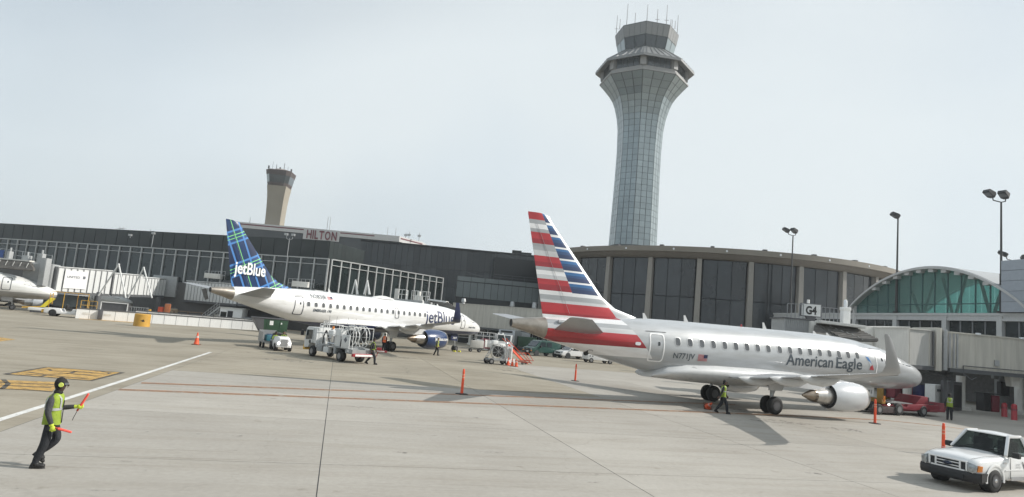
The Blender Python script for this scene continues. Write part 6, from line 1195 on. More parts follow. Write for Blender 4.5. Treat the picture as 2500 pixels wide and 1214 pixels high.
text('door_lettering', 'AIRPORT', .075, mat('letter_faint', (.35, .36, .37), .5), pu, lambda u, v: Vector((-1.32 - u + .0, .878, .80 + v)) if False else Vector((-1.36 + .30 - u, .880, .80 + v)), width=.26)
text('door_lettering', 'SERVICES', .075, MATS['letter_faint'], pu, lambda u, v: Vector((-1.06 - u, .880, .72 + v)), width=.26)
q = MB(); q.add([(-1.44, .880, .92), (-1.40, .880, .90), (-1.52, .880, .66), (-1.56, .880, .68)], [(0, 1, 2, 3)]); q.build('door_emblem', trim, pu, smooth=0)

# fuel hydrant truck
F1, F2 = G(762, 870.5), G(832, 883.5); fdv = (F1 - F2).normalized(); fh = math.atan2(fdv.y, fdv.x); wb = (F1 - F2).length
ft = thing('fuel_truck', 'white hydrant fuel truck with hose reels, tanks and ladder rails', 'truck', (0, 0, 0), fh); fl_ = Vector((-fdv.y, fdv.x, 0)); ft.location = F2 - fl_ * .78
tkw = mat('truck_white', (.62, .63, .62), .4, var=.08, streak=True); tkg = mat('truck_grey', (.30, .31, .31), .5, .2, var=.15)
q = MB(); q.prism([(wb - .55, .75), (wb - .5, 1.0), (wb - .25, 1.05), (wb + .3, 1.05), (wb + .5, .7), (wb + 1.08, .62), (wb + 1.15, 1.2), (wb + .95, 2.12), (wb + .75, 2.24), (wb - .55, 2.24)], -.95, .95); cab_ = q.build('cab', tkw, ft, bevel=.06)
q = MB(); q.slab([(wb + 1.10, -.84, 1.32), (wb + 1.10, .84, 1.32), (wb + .97, .78, 2.05), (wb + .97, -.78, 2.05)], .03, (1, 0, .15)); q.build('windscreen', tealglass, ft, smooth=0)
for s_ in (-1, 1):
    q = MB(); q.slab([(wb + .02, s_ * .955, 1.32), (wb + .92, s_ * .955, 1.25), (wb + .85, s_ * .955, 2.0), (wb + .02, s_ * .955, 2.02)], .02, (0, s_, 0)); q.build('side_window', tealglass, ft, smooth=0)
    q = MB(); q.bar((wb - .12, s_ * .958, .95), (wb - .12, s_ * .958, 2.15), .012, .015); q.build('door_seam', trim, ft, smooth=0)
    q = MB(); q.box((wb + 1.15, s_ * 1.18, 1.75), (.12, .22, .45)); q.bar((wb + 1.05, s_ * .95, 1.9), (wb + 1.15, s_ * 1.15, 1.9), .03, .03); q.build('mirror', trim, ft, bevel=.02)
    q = MB(); q.lathe([(0, .15), (.012, .14)], (wb + .3, s_ * .956, 1.12), (0, s_, 0), 18); q.build('door_emblem', trim, ft); 
    cwheel(ft, wb, s_ * .78, .42, .26, rim_w); cwheel(ft, 0, s_ * .80, .42, .40, rim_w)
q = MB(); q.bar((wb - .6, 0, .72), (-1.5, 0, .72), .85, .2); q.build('chassis', dsteel, ft, smooth=0)
q = MB(); q.box((1.0, 0, 1.02), (3.9, 1.85, .10)); q.box((-1.1, 0, .85), (.9, 1.9, .3)); q.build('deck', tkg, ft, smooth=0)
for x_, w_, h_, z_, m_ in ((wb - 1.1, .9, .5, .75, tkg), (wb - 2.0, .8, .42, .7, tkw), (.75, .35, .45, .72, tkg)):
    for s_ in (-1, 1): q = MB(); q.box((x_, s_ * .78, z_), (w_ * .8, .36, h_)); q.build('side_locker', m_, ft, bevel=.03)
def fbox(name, c, d, m=tkw, bv=.03): q = MB(); q.box(c, d); return q.build(name, m, ft, bevel=bv)
fbox('filter_housing', (1.9, .1, 1.6), (.7, 1.2, 1.1), tkw, .1); fbox('control_cabinet', (.65, .62, 1.7), (.7, .5, 1.25)); fbox('meter_box', (1.1, -.4, 2.15), (.6, .5, .6), tkg); fbox('hazard_panel', (-.55, .93, 1.5), (1.0, .06, .95), tkw, .01)
for i in range(2):
    q = MB(); c = (2.4 - i * .75, -.4, 1.05); q.lathe([(0, .32), (.1, .36), (1.1, .36), (1.25, .2)], c, (0, 0, 1), 18); q.build('filter_tank', tkw, ft)
for s_ in (-.55, .35):
    q = MB()
    for rr2, y_ in ((.78, s_ - .14), (.78, s_ + .14)):
        q.tube([(-.35 + rr2 * math.cos(a), y_, 1.88 + rr2 * math.sin(a)) for a in np.linspace(0, 2 * math.pi, 25)], .035, 6)
        for k in range(4): a = math.pi * k / 4; q.bar((-.35 - rr2 * math.cos(a), y_, 1.88 - rr2 * math.sin(a)), (-.35 + rr2 * math.cos(a), y_, 1.88 + rr2 * math.sin(a)), .035, .035)
    ho = q.build('hose_reel', tkw, ft); q = MB(); q.cyl((-.35, s_ - .13, 1.88), (-.35, s_ + .13, 1.88), .45, n=22); q.build('hose', black, ho)
for x_ in (wb - .75, wb - 1.25, .3, -1.3):
    q = MB()
    for s_ in (-.85, .85): q.cyl((x_, s_, 1.0), (x_, s_, 2.55), .03, n=6)
    q.bar((x_, -.85, 2.55), (x_, .85, 2.55), .05, .05); q.build('hoop_rail', tkw, ft, smooth=0)
rail(ft, [(wb - .75, .9, 1.75), (.3, .9, 1.75)], .12, tkw, .6, 'side_rail', .03, 1); rail(ft, [(wb - .8, .6, 2.25), (wb - 1.6, .6, 2.25)], .55, tkw, .3, 'platform_rail', .03, 2)
q = MB(); q.tube([(wb - 1.3, .8, 1.1), (wb - 1.4, .85, 1.7), (wb - 1.6, .8, 2.1), (wb - 1.9, .7, 1.5), (wb - 2.1, .7, 1.15)], .05); q.build('hose_loop', black, ft); q = MB(); q.tube([(.2, .8, 1.1), (.1, .85, 1.6), (-.3, .8, 1.2), (-.9, .85, 1.4)], .05); q.build('hose_loop', black, ft)
q = MB(); q.cyl((2.2, .7, 1.3), (2.2, .7, 1.9), .1, n=10); q.cyl((1.4, .75, 1.3), (1.4, .75, 1.75), .13, n=10); q.cyl((1.4, .75, 1.6), (2.2, .7, 1.6), .06, n=8); q.cyl((1.0, .8, 1.2), (1.9, .8, 1.2), .07, n=8); q.build('pipework', chrome, ft)
for x_, y_ in ((wb + .3, .5), (wb + .1, -.4)): q = MB(); q.cyl((x_ - .7, y_, 2.2), (x_ - .7, y_, 2.42), .08, n=10); q.build('beacon', amber if y_ < 0 else white, ft)
for x_ in (2.9, 1.9, .4, -.6): q = MB(); q.cyl((x_, .3, 2.3), (x_, .3, 3.2), .012, n=5); q.build('whip_aerial', dsteel, ft)
q = MB(); q.box((-1.6, 0, .62), (.25, 1.9, .22)); q.bar((-1.55, .95, .62), (.1, .95, .62), .04, .14) if False else None; q.build('rear_bumper', red, ft, bevel=.02); q = MB(); q.box((-1.74, 0, .62), (.02, 1.6, .14)); q.build('bumper_sign', white, ft, smooth=0)
q = MB(); q.lathe([(0, .22), (.01, .2)], (-.55, .965, 1.62), (0, 1, 0), 4); q.build('hazard_diamond', MATS['letter_grey'], ft, smooth=0); text('truck_number', '02', .2, white, ft, lambda u, v: Vector((-1.2 + .3 - u, .966, .80 + v)), width=.25, bold=.01)
text('panel_lettering', 'JET A', .16, MATS['letter_grey'], ft, lambda u, v: Vector((-.62 - u, .966, 1.80 + v)), width=.36)
q = MB(); q.prism([(wb + 1.02, .45), (wb + 1.3, .45), (wb + 1.3, .78), (wb + 1.02, .78)], -.9, .9); q.build('front_bumper', yellow, ft, bevel=.03); rail(ft, [(wb + 1.32, .8, .6), (wb + 1.32, -.8, .6)], .95, yellow, .8, 'bumper_rail', .03, 1)
wa = thing('tow_bar_sign', 'red and white tow bar barrier lying behind the fuel truck', 'barrier', G(925, 876), R(8)); q = MB(); q.bar((-1.2, 0, .62), (.6, 0, .62), .08, .16); q.build('bar', red, wa, smooth=0); q = MB(); q.bar((-1.0, -.05, .62), (.4, -.05, .62), .02, .09); q.build('bar_label', white, wa, smooth=0); q = MB(); q.bar((-.3, 0, 0), (-.1, 0, .6), .06, .06); q.box((-.05, 0, .8), (.4, .3, .2)); q.build('stand_leg', red, wa, smooth=0)

# white baggage tractor facing the camera
bt = thing('baggage_tractor', 'white baggage tractor with mesh grille and lit headlamps facing forward', 'tug', TP, TH); tgw = mat('tractor_white', (.70, .70, .69), .4, var=.05)
q = MB(); q.loft([[Vector((x, s_ * w_, z)) for s_, w_, z in ((-1, w0, z0), (-1, w0 * 1.02, (z0 + z1) / 2), (-1, w1, z1), (1, w1, z1), (1, w0 * 1.02, (z0 + z1) / 2), (1, w0, z0))] for x, w0, w1, z0, z1 in ((.45, .50, .34, .35, .98), (.30, .60, .40, .32, 1.12), (-.4, .64, .44, .30, 1.18), (-.9, .64, .55, .30, 1.12))]); q.build('bonnet', tgw, bt, bevel=.03)
q = MB()
for i in range(9): q.box((.46, -.24 + i * .06, .70), (.03, .012, .52)); q.box((.462, 0, .46 + i * .06), (.03, .5, .012))
q.build('grille_mesh', tgw, bt, smooth=0); q = MB(); q.box((.445, 0, .70), (.02, .52, .54)); q.build('grille_back', dsteel, bt, smooth=0)
headon = bpy.data.materials.new('headlamp_lit'); headon.use_nodes = True; headon.node_tree.nodes['Principled BSDF'].inputs['Emission Color'].default_value = (1, .97, .9, 1); headon.node_tree.nodes['Principled BSDF'].inputs['Emission Strength'].default_value = 5; headon.node_tree.nodes['Principled BSDF'].inputs['Base Color'].default_value = (.9, .9, .9, 1); MATS['headlamp_lit'] = headon
for s_ in (-1, 1):
    q = MB(); q.lathe([(0, .10), (.05, .10), (.07, .05)], (.42, s_ * .42, .66), (1, s_ * .1, 0), 14); q.build('headlight', headon, bt)
    cwheel(bt, 0, s_ * .56, .33, .24, rim_w); cwheel(bt, -1.7, s_ * .58, .36, .26, rim_w)
q = MB(); q.box((-1.6, 0, .62), (1.5, 1.25, .4)); q.build('rear_deck', tkg, bt, bevel=.04); q = MB(); q.box((-1.75, 0, .88), (.5, 1.1, .14)); q.box((-2.0, 0, 1.1), (.12, 1.1, .45)); q.build('seat', trim, bt, bevel=.04); q = MB(); q.bar((-.95, .25, 1.1), (-1.15, .25, 1.28), .04, .04); q.tube([(-1.15 + .02 * math.sin(a), .25 + .18 * math.cos(a), 1.28 + .13 * math.sin(a)) for a in np.linspace(0, 6.28, 13)], .018); q.build('steering_wheel', trim, bt)
bc = thing('baggage_cart', 'grey baggage cart with blue bags hitched behind the white tractor', 'cart', TP - tdir * 3.6 - tsd * .5, TH); q = MB(); q.box((0, 0, .55), (2.4, 1.4, .12)); q.box((0, -.7, .95), (2.4, .05, .8)); q.box((0, .7, .95), (2.4, .05, .8)); q.box((-1.2, 0, 1.0), (.05, 1.4, .9)); q.build('cart_tray', tkg, bc, smooth=0)
for x_ in (-.8, .8):
    for s_ in (-1, 1): cwheel(bc, x_, s_ * .55, .24, .15, rim_w)
q = MB(); q.bar((1.2, 0, .45), (2.0, .3, .45), .06, .06); q.build('drawbar', dsteel, bc, smooth=0)
for i, (x_, y_, s_) in enumerate(((.7, -.25, .5), (.75, .35, .45), (-.1, 0, .55))): q = MB(); q.box((0, 0, 0), (.6, .4, s_)); b_ = q.build('suitcase', mat(('bag_teal', 'bag_black', 'bag_blue')[i], ((.02, .12, .16), (.02, .02, .02), (.02, .05, .14))[i], .6), None, bevel=.06, label=('teal suitcase on the baggage cart', 'black suitcase on the baggage cart', 'dark blue suitcase on the baggage cart')[i], cat='suitcase', group='suitcases on the cart'); b_.location = bc.matrix_basis @ Vector((x_, y_, .62 + s_ / 2)); b_.rotation_euler = (0, 0, TH + .2)
# ------------------------------------------------------------ red pushback tractor at the silver jet's nose wheel
def tbody(par, name, prof, y0, y1, m, bv=.03, plane='xz'): q = MB(); q.prism(prof, y0, y1, plane); return q.build(name, m, par, bevel=bv)
rd = mat('tractor_red', (.19, .02, .03), .45, var=.12, scale=2); ng_ = Vector((14.637, 40.425, 0)) + Vector((math.cos(.3949), math.sin(.3949), 0)) * 11.3
rt = thing('pushback_tractor', 'low red towbarless pushback tractor clamped to the silver jet nose wheel', 'tug', ng_, .3949)
tbody(rt, 'chassis', [(.75, .30), (5.9, .30), (6.2, .45), (6.0, .78), (4.4, .82), (1.1, .66), (.75, .6)], -.78, .78, rd, .04)
for s_ in (-1, 1):
    tbody(rt, 'side_arm', [(-.75, .12), (2.0, .18), (2.0, .62), (.6, .55), (-.75, .35)], s_ * .55, s_ * 1.05, mat('tractor_dark', (.05, .035, .035), .6), .03)
    tbody(rt, 'fender', [(1.0, .62), (2.3, .62), (2.5, .78), (4.6, .84), (4.6, .62), (3.2, .40), (2.2, .45)], s_ * .8, s_ * 1.08, rd, .03)
    for x_, r_ in ((1.55, .42), (4.0, .38), (-.35, .36)): wheel(rt, 'wheel', (x_, s_ * .98, r_), r_, .26, (0, 1, 0), rim_w)
    q = MB(); q.lathe([(0, .08), (.03, .06)], (.55, s_ * 1.08, .72), (-.35, s_ * .9, 0), 12); q.build('work_lamp', headon, rt)
q = MB(); q.box((2.7, 0, .80), (3.0, 1.3, .05)); q.build('deck_plate', tkg, rt, smooth=0)
tbody(rt, 'engine_cover', [(3.5, .8), (4.9, .8), (4.75, 1.35), (4.1, 1.35)], -.85, .85, rd, .05); tbody(rt, 'driver_tub', [(4.9, .35), (6.5, .35), (6.75, .95), (6.6, .95), (6.35, .5), (5.0, .5)], -.9, .9, rd, .02)
q = MB(); q.box((5.5, 0, .75), (.6, 1.2, .2)); q.box((5.2, 0, 1.05), (.15, 1.2, .5)); q.build('seat', trim, rt, bevel=.04); q = MB(); q.cyl((6.1, .3, .5), (5.95, .3, 1.05), .03, n=6); q.tube([(5.95 + .05 * math.sin(a), .3 + .18 * math.cos(a), 1.05 + .16 * math.sin(a)) for a in np.linspace(0, 6.28, 13)], .018); q.build('steering_wheel', trim, rt)
q = MB(); q.box((.9, 0, .85), (.35, .9, .35)); q.build('cradle', mat('cradle_ochre', (.35, .2, .04), .6), rt, bevel=.05); q = MB(); q.cyl((.45, -.8, .85), (.45, -.8, 1.25), .07, n=8); q.build('beacon', amber, rt)
# ------------------------------------------------------------ things under the G4 bridge
maroon = mat('maroon_paint', (.20, .03, .045), .5, var=.12); blu = mat('deep_blue', (.02, .025, .10), .5)
ul = thing('cart', 'maroon covered baggage cart behind the jet nose wheel', 'cart', AT(2195, 960, 60) * 1, R(20)); ul.location.z = 0
for x_ in (-1.1, 1.1): q = MB(); q.box((x_, 0, 1.35), (.7, 1.5, 2.1)); q.build('side_panel', maroon, ul, bevel=.03)
q = MB(); q.box((0, 0, .5), (3.0, 1.5, .14)); q.box((0, 0, 2.42), (3.0, 1.55, .06)); q.build('frame', maroon, ul, smooth=0); q = MB(); q.box((0, .6, 1.4), (1.5, .1, 1.7)); q.build('curtain', dark, ul, smooth=0)
for x_ in (-1, 1):
    for s_ in (-1, 1): cwheel(ul, x_, s_ * .6, .25, .16)
def boxthing(name, label, cat, P, rz, parts, group=None):
    t = thing(name, label, cat, (P[0], P[1], 0), rz, group)
    for nm, c, d, m, bv in parts: q = MB(); q.box(c, d); q.build(nm, m, t, bevel=bv)
    return t
boxthing('ground_power_unit', 'white ground power cabinet beside the bridge column', 'power unit', AT(2287, 985, 55.5), R(15), [('cabinet', (0, 0, 1.05), (1.5, 1.0, 1.8), white, .05), ('plinth', (0, 0, .08), (1.6, 1.1, .16), dsteel, .01), ('meter', (-.35, -.51, 1.5), (.4, .03, .2), dsteel, .005), ('latch', (.3, -.515, 1.3), (.06, .04, .3), dsteel, .005)])
boxthing('equipment_locker', 'dark blue locker between the maroon cart and the white cabinet', 'locker', AT(2252, 975, 57), R(15), [('cabinet', (0, 0, .95), (1.3, .8, 1.7), blu, .04), ('lid', (0, 0, 1.85), (1.36, .86, .1), dsteel, .01)])
boxthing('fuse_cabinet', 'yellow cabinet under the silver jet nose', 'cabinet', AT(2158, 950, 60), R(15), [('cabinet', (0, 0, 1.0), (.9, .7, 1.8), mat('cradle_ochre', (.35, .2, .04)), .04), ('door', (0, -.36, 1.0), (.7, .03, 1.4), dsteel, .01)])
boxthing('waste_bin', 'black and red waste bins under the gate building', 'bin', G(2410, 1004), R(12), [('bin_body', (-.4, 0, .75), (.7, .8, 1.5), trim, .05), ('bin_body', (.5, 0, .7), (.8, .8, 1.4), maroon, .05), ('lid', (.05, 0, 1.53), (1.9, .85, .08), trim, .02)])
for k, (px, py, h, lb) in enumerate(((2452, 1018, 1.1, 'red post by the second bridge column'), (2476, 1026, 1.2, 'red post at the foot of the end bridge column'), (2278, 985, 1.6, 'slim red post beside the white power cabinet'))):
    t = thing('bollard', lb, 'bollard', G(px, py), R(15), 'red guard posts under the bridge'); q = MB(); q.lathe([(0, .22), (.05, .2), (h - .1, .19), (h, .1)], n=14); q.build('post', red, t); q = MB(); q.lathe([(h * .6, .205), (h * .7, .204)], n=14, cap=(False, False)); q.build('band', maroon, t)
boxthing('bridge_control_cabinet', 'tall dark cabinet on the bridge lift legs behind the standing worker', 'cabinet', AT(2322, 1005, 54.5), R(10), [('cabinet', (0, 0, 1.2), (1.3, .8, 2.3), dsteel, .03), ('door', (.2, -.41, 1.2), (.7, .03, 1.8), trim, .01)])
t = boxthing('column_bracket_unit', 'grey bracketed pump on a column in the gate undercroft', 'pump', AT(2440, 985, 66), R(10), [('column', (0, 0, 2.2), (.6, .6, 4.4), bgrey, .02), ('pump_body', (0, -.4, 1.8), (1.0, .5, 1.4), trim, .05), ('bracket', (0, -.1, 2.9), (1.9, .3, .35), bgrey, .03)])
# ------------------------------------------------------------ hose cart, ladder, red stand
HC_ = (G(1195, 889) + G(1236, 891)) / 2; hc = thing('hose_cart', 'chrome hose cart with spoked reel and pump beside the cones', 'cart', HC_, R(24))
q = MB(); q.box((0, 0, .42), (2.3, 1.2, .12)); q.bar((-1.2, -.62, .5), (1.2, -.62, .5), .05, .2); q.build('chassis', tkg, hc, smooth=0); q = MB(); q.box((.95, -.66, .42), (.9, .04, .4)); q.build('number_plate', white, hc, smooth=0)
for x_ in (-.95, .7):
    for s_ in (-1, 1): cwheel(hc, x_, s_ * .58, .28, .18, rim_w)
q = MB()
for y_ in (-.55, -.15):
    q.tube([(-.3 + .62 * math.cos(a), y_, 1.2 + .72 * math.sin(a)) for a in np.linspace(0, 2 * math.pi, 21)], .03, 6)
    for k in range(4): a = math.pi * k / 4 + .2; q.bar((-.3 - .62 * math.cos(a), y_, 1.2 - .72 * math.sin(a)), (-.3 + .62 * math.cos(a), y_, 1.2 + .72 * math.sin(a)), .03, .03)
hr_ = q.build('hose_reel', tkg, hc); q = MB(); q.cyl((-.3, -.5, 1.2), (-.3, -.2, 1.2), .5, n=20); q.build('hose', black, hr_)
q = MB(); q.box((.75, -.1, 1.1), (.8, .9, 1.2)); q.build('pump_cabinet', tkw, hc, bevel=.08); q = MB(); q.cyl((.5, -.5, .6), (.5, -.5, 1.9), .09, n=10); q.cyl((.85, -.6, .6), (.85, -.6, 1.6), .13, n=10); q.cyl((.1, -.5, 1.7), (1.1, -.5, 1.7), .06, n=8); q.ell((.5, -.5, 1.95), .16); q.build('pipework', chrome, hc); q = MB(); q.box((0, .3, 1.75), (1.8, .6, .35)); q.box((-.6, -.2, 2.0), (.5, .5, .4)); q.build('filter_box', white, hc, bevel=.06)
ld = thing('step_ladder', 'grey step ladder leaning on the hose cart', 'ladder', G(1181, 882), R(20)); q = MB()
for s_ in (-.25, .25): q.bar((0, s_, 0), (1.3, s_, 2.3), .06, .06)
q.build('stile', steel, ld, smooth=0)
for i in range(6): q = MB(); f_ = (i + .7) / 7; q.box((1.3 * f_, 0, 2.3 * f_), (.18, .5, .04)); q.build('rung', steel, ld, smooth=0)
oram = mat('stand_orange_red', (.55, .075, .03), .5, var=.12); rs_ = thing('maintenance_stand', 'orange red sloped maintenance stand with rails beside the hose cart', 'stand', G(1272, 889), R(-20))
q = MB(); q.slab([(-1.6, -.5, 1.75), (.1, -.5, .35), (.1, .5, .35), (-1.6, .5, 1.75)], .08, (0, 0, 1)); q.build('sloped_deck', oram, rs_, smooth=0); q = MB()
for s_ in (-.55, .55): q.bar((-2.0, s_, 2.35), (.9, s_, .1), .06, .06); q.bar((-1.6, s_, 1.75), (-1.6, s_, .25), .06, .06); q.bar((0, s_, .4), (1.1, s_, .4), .05, .05); q.bar((1.1, s_, .4), (.5, s_, 1.1), .05, .05); q.bar((-.2, s_, 1.1), (.5, s_, 1.1), .05, .05); q.bar((-1.6, s_, .3), (.9, s_, .2), .06, .06)
q.build('frame_rails', oram, rs_, smooth=0)
for x_ in (-1.4, .3):
    for s_ in (-1, 1): cwheel(rs_, x_, s_ * .5, .14, .08)
# ------------------------------------------------------------ parked vans beyond
def van(name, label, cat, P, hd, prof, W_, glasspts, wheels, m, sidewin, extra=None):
    t = thing(name, label, cat, P, hd); o = MB(); o.prism(prof, -W_, W_); b = o.build('body', m, t, bevel=.10, seg=3)
    q = MB(); q.slab([(glasspts[0][0], -W_ * .86, glasspts[0][1]), (glasspts[0][0], W_ * .86, glasspts[0][1]), (glasspts[1][0], W_ * .76, glasspts[1][1]), (glasspts[1][0], -W_ * .76, glasspts[1][1])], .04, (1, 0, .7)); q.build('windscreen', tealglass, t, smooth=0)
    for s_ in (-1, 1):
        for x0, x1, z0, z1 in sidewin: q = MB(); q.slab([(x0, s_ * (W_ - .01), z0), (x1 + (.25 if x1 > .2 else 0), s_ * (W_ - .01), z0), (x1, s_ * (W_ - .01), z1), (x0, s_ * (W_ - .01), z1)], .025, (0, s_, 0)); q.build('side_window', tealglass, t, smooth=0)
        for x_ in wheels: cwheel(t, x_, s_ * (W_ - .13), .36, .24, rim_w); q = MB(); q.lathe([(0, .42), (.02, .40)], (x_, s_ * (W_ + .004), .38), (0, s_, 0), 22); q.build('wheel_arch', dark, t)
        q = MB(); q.box((1.05, s_ * (W_ + .14), 1.25), (.14, .2, .24)); q.build('mirror', trim, t, bevel=.03)
    return t
vp = G(1292, 868); gn = mat('van_green', (.012, .055, .045), .35, var=.1, coat=.3)
vgn = van('van', 'dark green van parked between the orange stand and the striped tail', 'van', vp + Vector((1.6, 1.6, 0)), R(-142), [(2.35, .45), (2.45, .75), (2.35, 1.05), (1.75, 1.22), (1.0, 1.95), (.7, 2.08), (-2.6, 2.1), (-2.75, 1.9), (-2.8, .45)], .98, ((1.72, 1.25), (1.02, 1.95)), (1.6, -1.75), gn, [(.1, .95, 1.25, 1.85), (-1.0, -.1, 1.25, 1.85)])
q = MB(); q.box((2.44, 0, .82), (.05, 1.3, .28)); q.build('grille', trim, vgn, bevel=.02); q = MB(); q.box((2.46, 0, .83), (.05, .22, .08)); q.build('emblem', chrome, vgn, smooth=0); q = MB(); q.box((2.46, 0, .5), (.16, 1.9, .18)); q.build('bumper', trim, vgn, bevel=.03); q = MB(); q.box((2.50, .2, .55), (.1, .4, .16)); q.build('number_plate', white, vgn, smooth=0)
for s_ in (-1, 1): q = MB(); q.box((2.40, s_ * .78, .85), (.1, .3, .22)); q.build('headlight', hlamp, vgn, bevel=.02); q = MB(); q.box((2.40, s_ * .78, .68), (.1, .34, .1)); q.build('turn_signal', amber, vgn, smooth=0)
mv = G(1358, 874); mvn = van('minivan', 'white minivan with dark crosshair grille half hidden by the striped jet', 'minivan', mv + Vector((2.4, 2.1, 0)), R(-150), [(2.45, .35), (2.5, .7), (2.3, .92), (1.45, 1.08), (.55, 1.68), (.2, 1.76), (-2.3, 1.72), (-2.55, 1.2), (-2.6, .4)], .97, ((1.42, 1.1), (.58, 1.68)), (1.5, -1.55), carwhite, [(-.2, .55, 1.1, 1.6), (-1.3, -.35, 1.1, 1.6), (-2.2, -1.45, 1.12, 1.58)])
q = MB(); q.box((2.46, -.26, .72), (.1, .48, .2)); q.box((2.46, .26, .72), (.1, .48, .2)); q.build('grille', dark, mvn, bevel=.04); q = MB(); q.box((2.50, 0, .42), (.08, 1.5, .12)); q.build('lower_intake', trim, mvn, bevel=.02)
for s_ in (-1, 1): q = MB(); q.box((2.36, s_ * .76, .80), (.2, .36, .2)); q.build('headlight', hlamp, mvn, bevel=.04)
bl = thing('belt_loader', 'white belt loader standing under the striped jet fuselage', 'belt loader', G(1432, 885) + Vector((1.5, .8, 0)), R(18)); tbody(bl, 'chassis', [(-1.8, .4), (2.2, .35), (2.2, .8), (1.4, .95), (-1.8, 1.15)], -.85, .85, tgw, .05); q = MB(); q.bar((-2.4, 0, 1.5), (3.4, 0, .75), .8, .18); q.build('belt', black, bl, smooth=0); q = MB(); q.bar((-2.4, -.45, 1.5), (3.4, -.45, .75), .08, .26); q.bar((-2.4, .45, 1.5), (3.4, .45, .75), .08, .26); q.build('belt_frame', tgw, bl, smooth=0)
for x_ in (-1.3, 1.3):
    for s_ in (-1, 1): cwheel(bl, x_, s_ * .75, .32, .22)
for x_ in (-1.5, -1.15, -.2): q = MB(); q.lathe([(0, .09), (.02, .07)], (x_, -.86, .85), (0, -1, 0), 12); q.build('lamp', dsteel, bl)
# white service pickup and silver box truck beyond the airliner nose
sp = thing('service_truck', 'white high loader truck with railed cab by the airliner nose', 'truck', G(1195, 858) + Vector((.5, 1.5, 0)), R(10)); tbody(sp, 'body', [(-2.6, .5), (2.4, .5), (2.6, .9), (2.3, 1.35), (.2, 1.45), (-2.6, 1.45)], -1, 1, tkw, .06); tbody(sp, 'cab', [(.1, 1.4), (1.5, 1.4), (1.2, 2.4), (.2, 2.4)], -.95, .95, tgw, .05)
for s_ in (-1, 1): q = MB(); q.slab([(.25, s_ * .955, 1.5), (1.35, s_ * .955, 1.5), (1.1, s_ * .955, 2.3), (.3, s_ * .955, 2.3)], .02, (0, s_, 0)); q.build('side_window', tealglass, sp, smooth=0); [cwheel(sp, x_, s_ * .85, .42, .26, trim) for x_ in (-1.6, 1.6)]
rail(sp, [(-2.6, -1, 1.45), (0, -1, 1.45), (0, 1, 1.45), (-2.6, 1, 1.45), (-2.6, -1, 1.45)], 1.0, tgw, .9, 'guard_rail', .035, 2); q = MB(); q.box((-1.4, .3, 1.8), (2, 1, .7)); q.build('load', tealglass, sp, bevel=.05)
for x_ in (.4, 1.0): q = MB(); q.cyl((x_, -.6, 2.35), (x_, -.6, 2.6), .1, n=10); q.build('beacon', white, sp)
sv = thing('box_truck', 'silver box truck parked under the beige bridge', 'truck', AT(1238, 840, 97) * 1, R(-100)); sv.location.z = 0
tbody(sv, 'cargo_box', [(-4.5, .9), (1.2, .9), (1.2, 3.0), (-4.5, 3.0)], -1.2, 1.2, mat('silver_box', (.42, .44, .46), .35, .5, var=.08), .05); tbody(sv, 'cab', [(1.3, .5), (2.9, .5), (2.9, 1.4), (2.4, 2.3), (1.3, 2.3)], -1.05, 1.05, tkw, .08); q = MB(); q.slab([(2.92, -.9, 1.42), (2.92, .9, 1.42), (2.45, .85, 2.2), (2.45, -.85, 2.2)], .03, (1, 0, .4)); q.build('windscreen', tealglass, sv, smooth=0); q = MB(); q.box((1.25, 0, 2.75), (.3, 1.7, .3)); q.build('cooling_unit', trim, sv, bevel=.05)
for x_ in (-3.2, 2.1):
    for s_ in (-1, 1): cwheel(sv, x_, s_ * .95, .45, .3)
gcn = boxthing('cargo_container', 'green cargo container beside the silver box truck', 'container', AT(1284, 838, 99), R(10), [('container_body', (0, 0, 1.45), (2.9, 1.6, 1.5), grn, .04), ('rail', (0, 0, .62), (3.0, 1.7, .14), dsteel, .01)]); q = MB(); [q.box((x_, s_, .3), (.2, .2, .6)) for x_ in (-1.2, 1.2) for s_ in (-.6, .6)]; q.build('stand_feet', dsteel, gcn, smooth=0)
boxthing('grey_container', 'plain grey cargo container to the right of the silver truck', 'container', AT(1268, 836, 104), R(8), [('container_body', (0, 0, 1.6), (3.0, 2, 2.4), bgrey, .04), ('base', (0, 0, .2), (3.1, 2.1, .3), dsteel, .01), ('door_bar', (0, -1.02, 1.6), (.06, .04, 2.2), dsteel, .005)])
tb = thing('tow_bar', 'tow bar with small wheels lying beside the airliner nose gear', 'tow bar', G(1140, 858), R(12)); q = MB(); q.bar((-1.3, 0, .45), (2.6, 0, .40), .12, .12); q.bar((.6, 0, .45), (.6, 0, 1.3), .06, .06); q.bar((2.2, 0, .4), (2.2, 0, 1.5), .06, .06); q.build('bar', tkg, tb, smooth=0)
for x_ in (.4, 1.5):
    for s_ in (-1, 1): cwheel(tb, x_, s_ * .3, .2, .12)
q = MB(); q.box((1.2, 0, 1.0), (1.6, .7, .9)); q.build('load_bin', offwhite, tb, bevel=.03)
boxthing('chock', 'yellow wheel chocks at the airliner nose wheel', 'chock', G(1112, 859), R(54), [('chock_block', (.45, -.2, .08), (.16, .4, .16), mat('chock_yellow', (.65, .6, .05), .6), .02), ('chock_block', (-.45, -.2, .08), (.16, .4, .16), MATS['chock_yellow'], .02)])
boxthing('ground_power_cart', 'maroon and white power cart just ahead of the airliner nose gear', 'cart', G(1163, 856) + Vector((1., 2.0, 0)), R(30), [('cabinet', (0, 0, .95), (1.0, 1.2, 1.3), maroon, .05), ('panel', (-.1, -.62, 1.0), (.5, .04, 1.0), white, .01), ('base', (0, 0, .2), (1.1, 1.3, .2), dsteel, .01)])
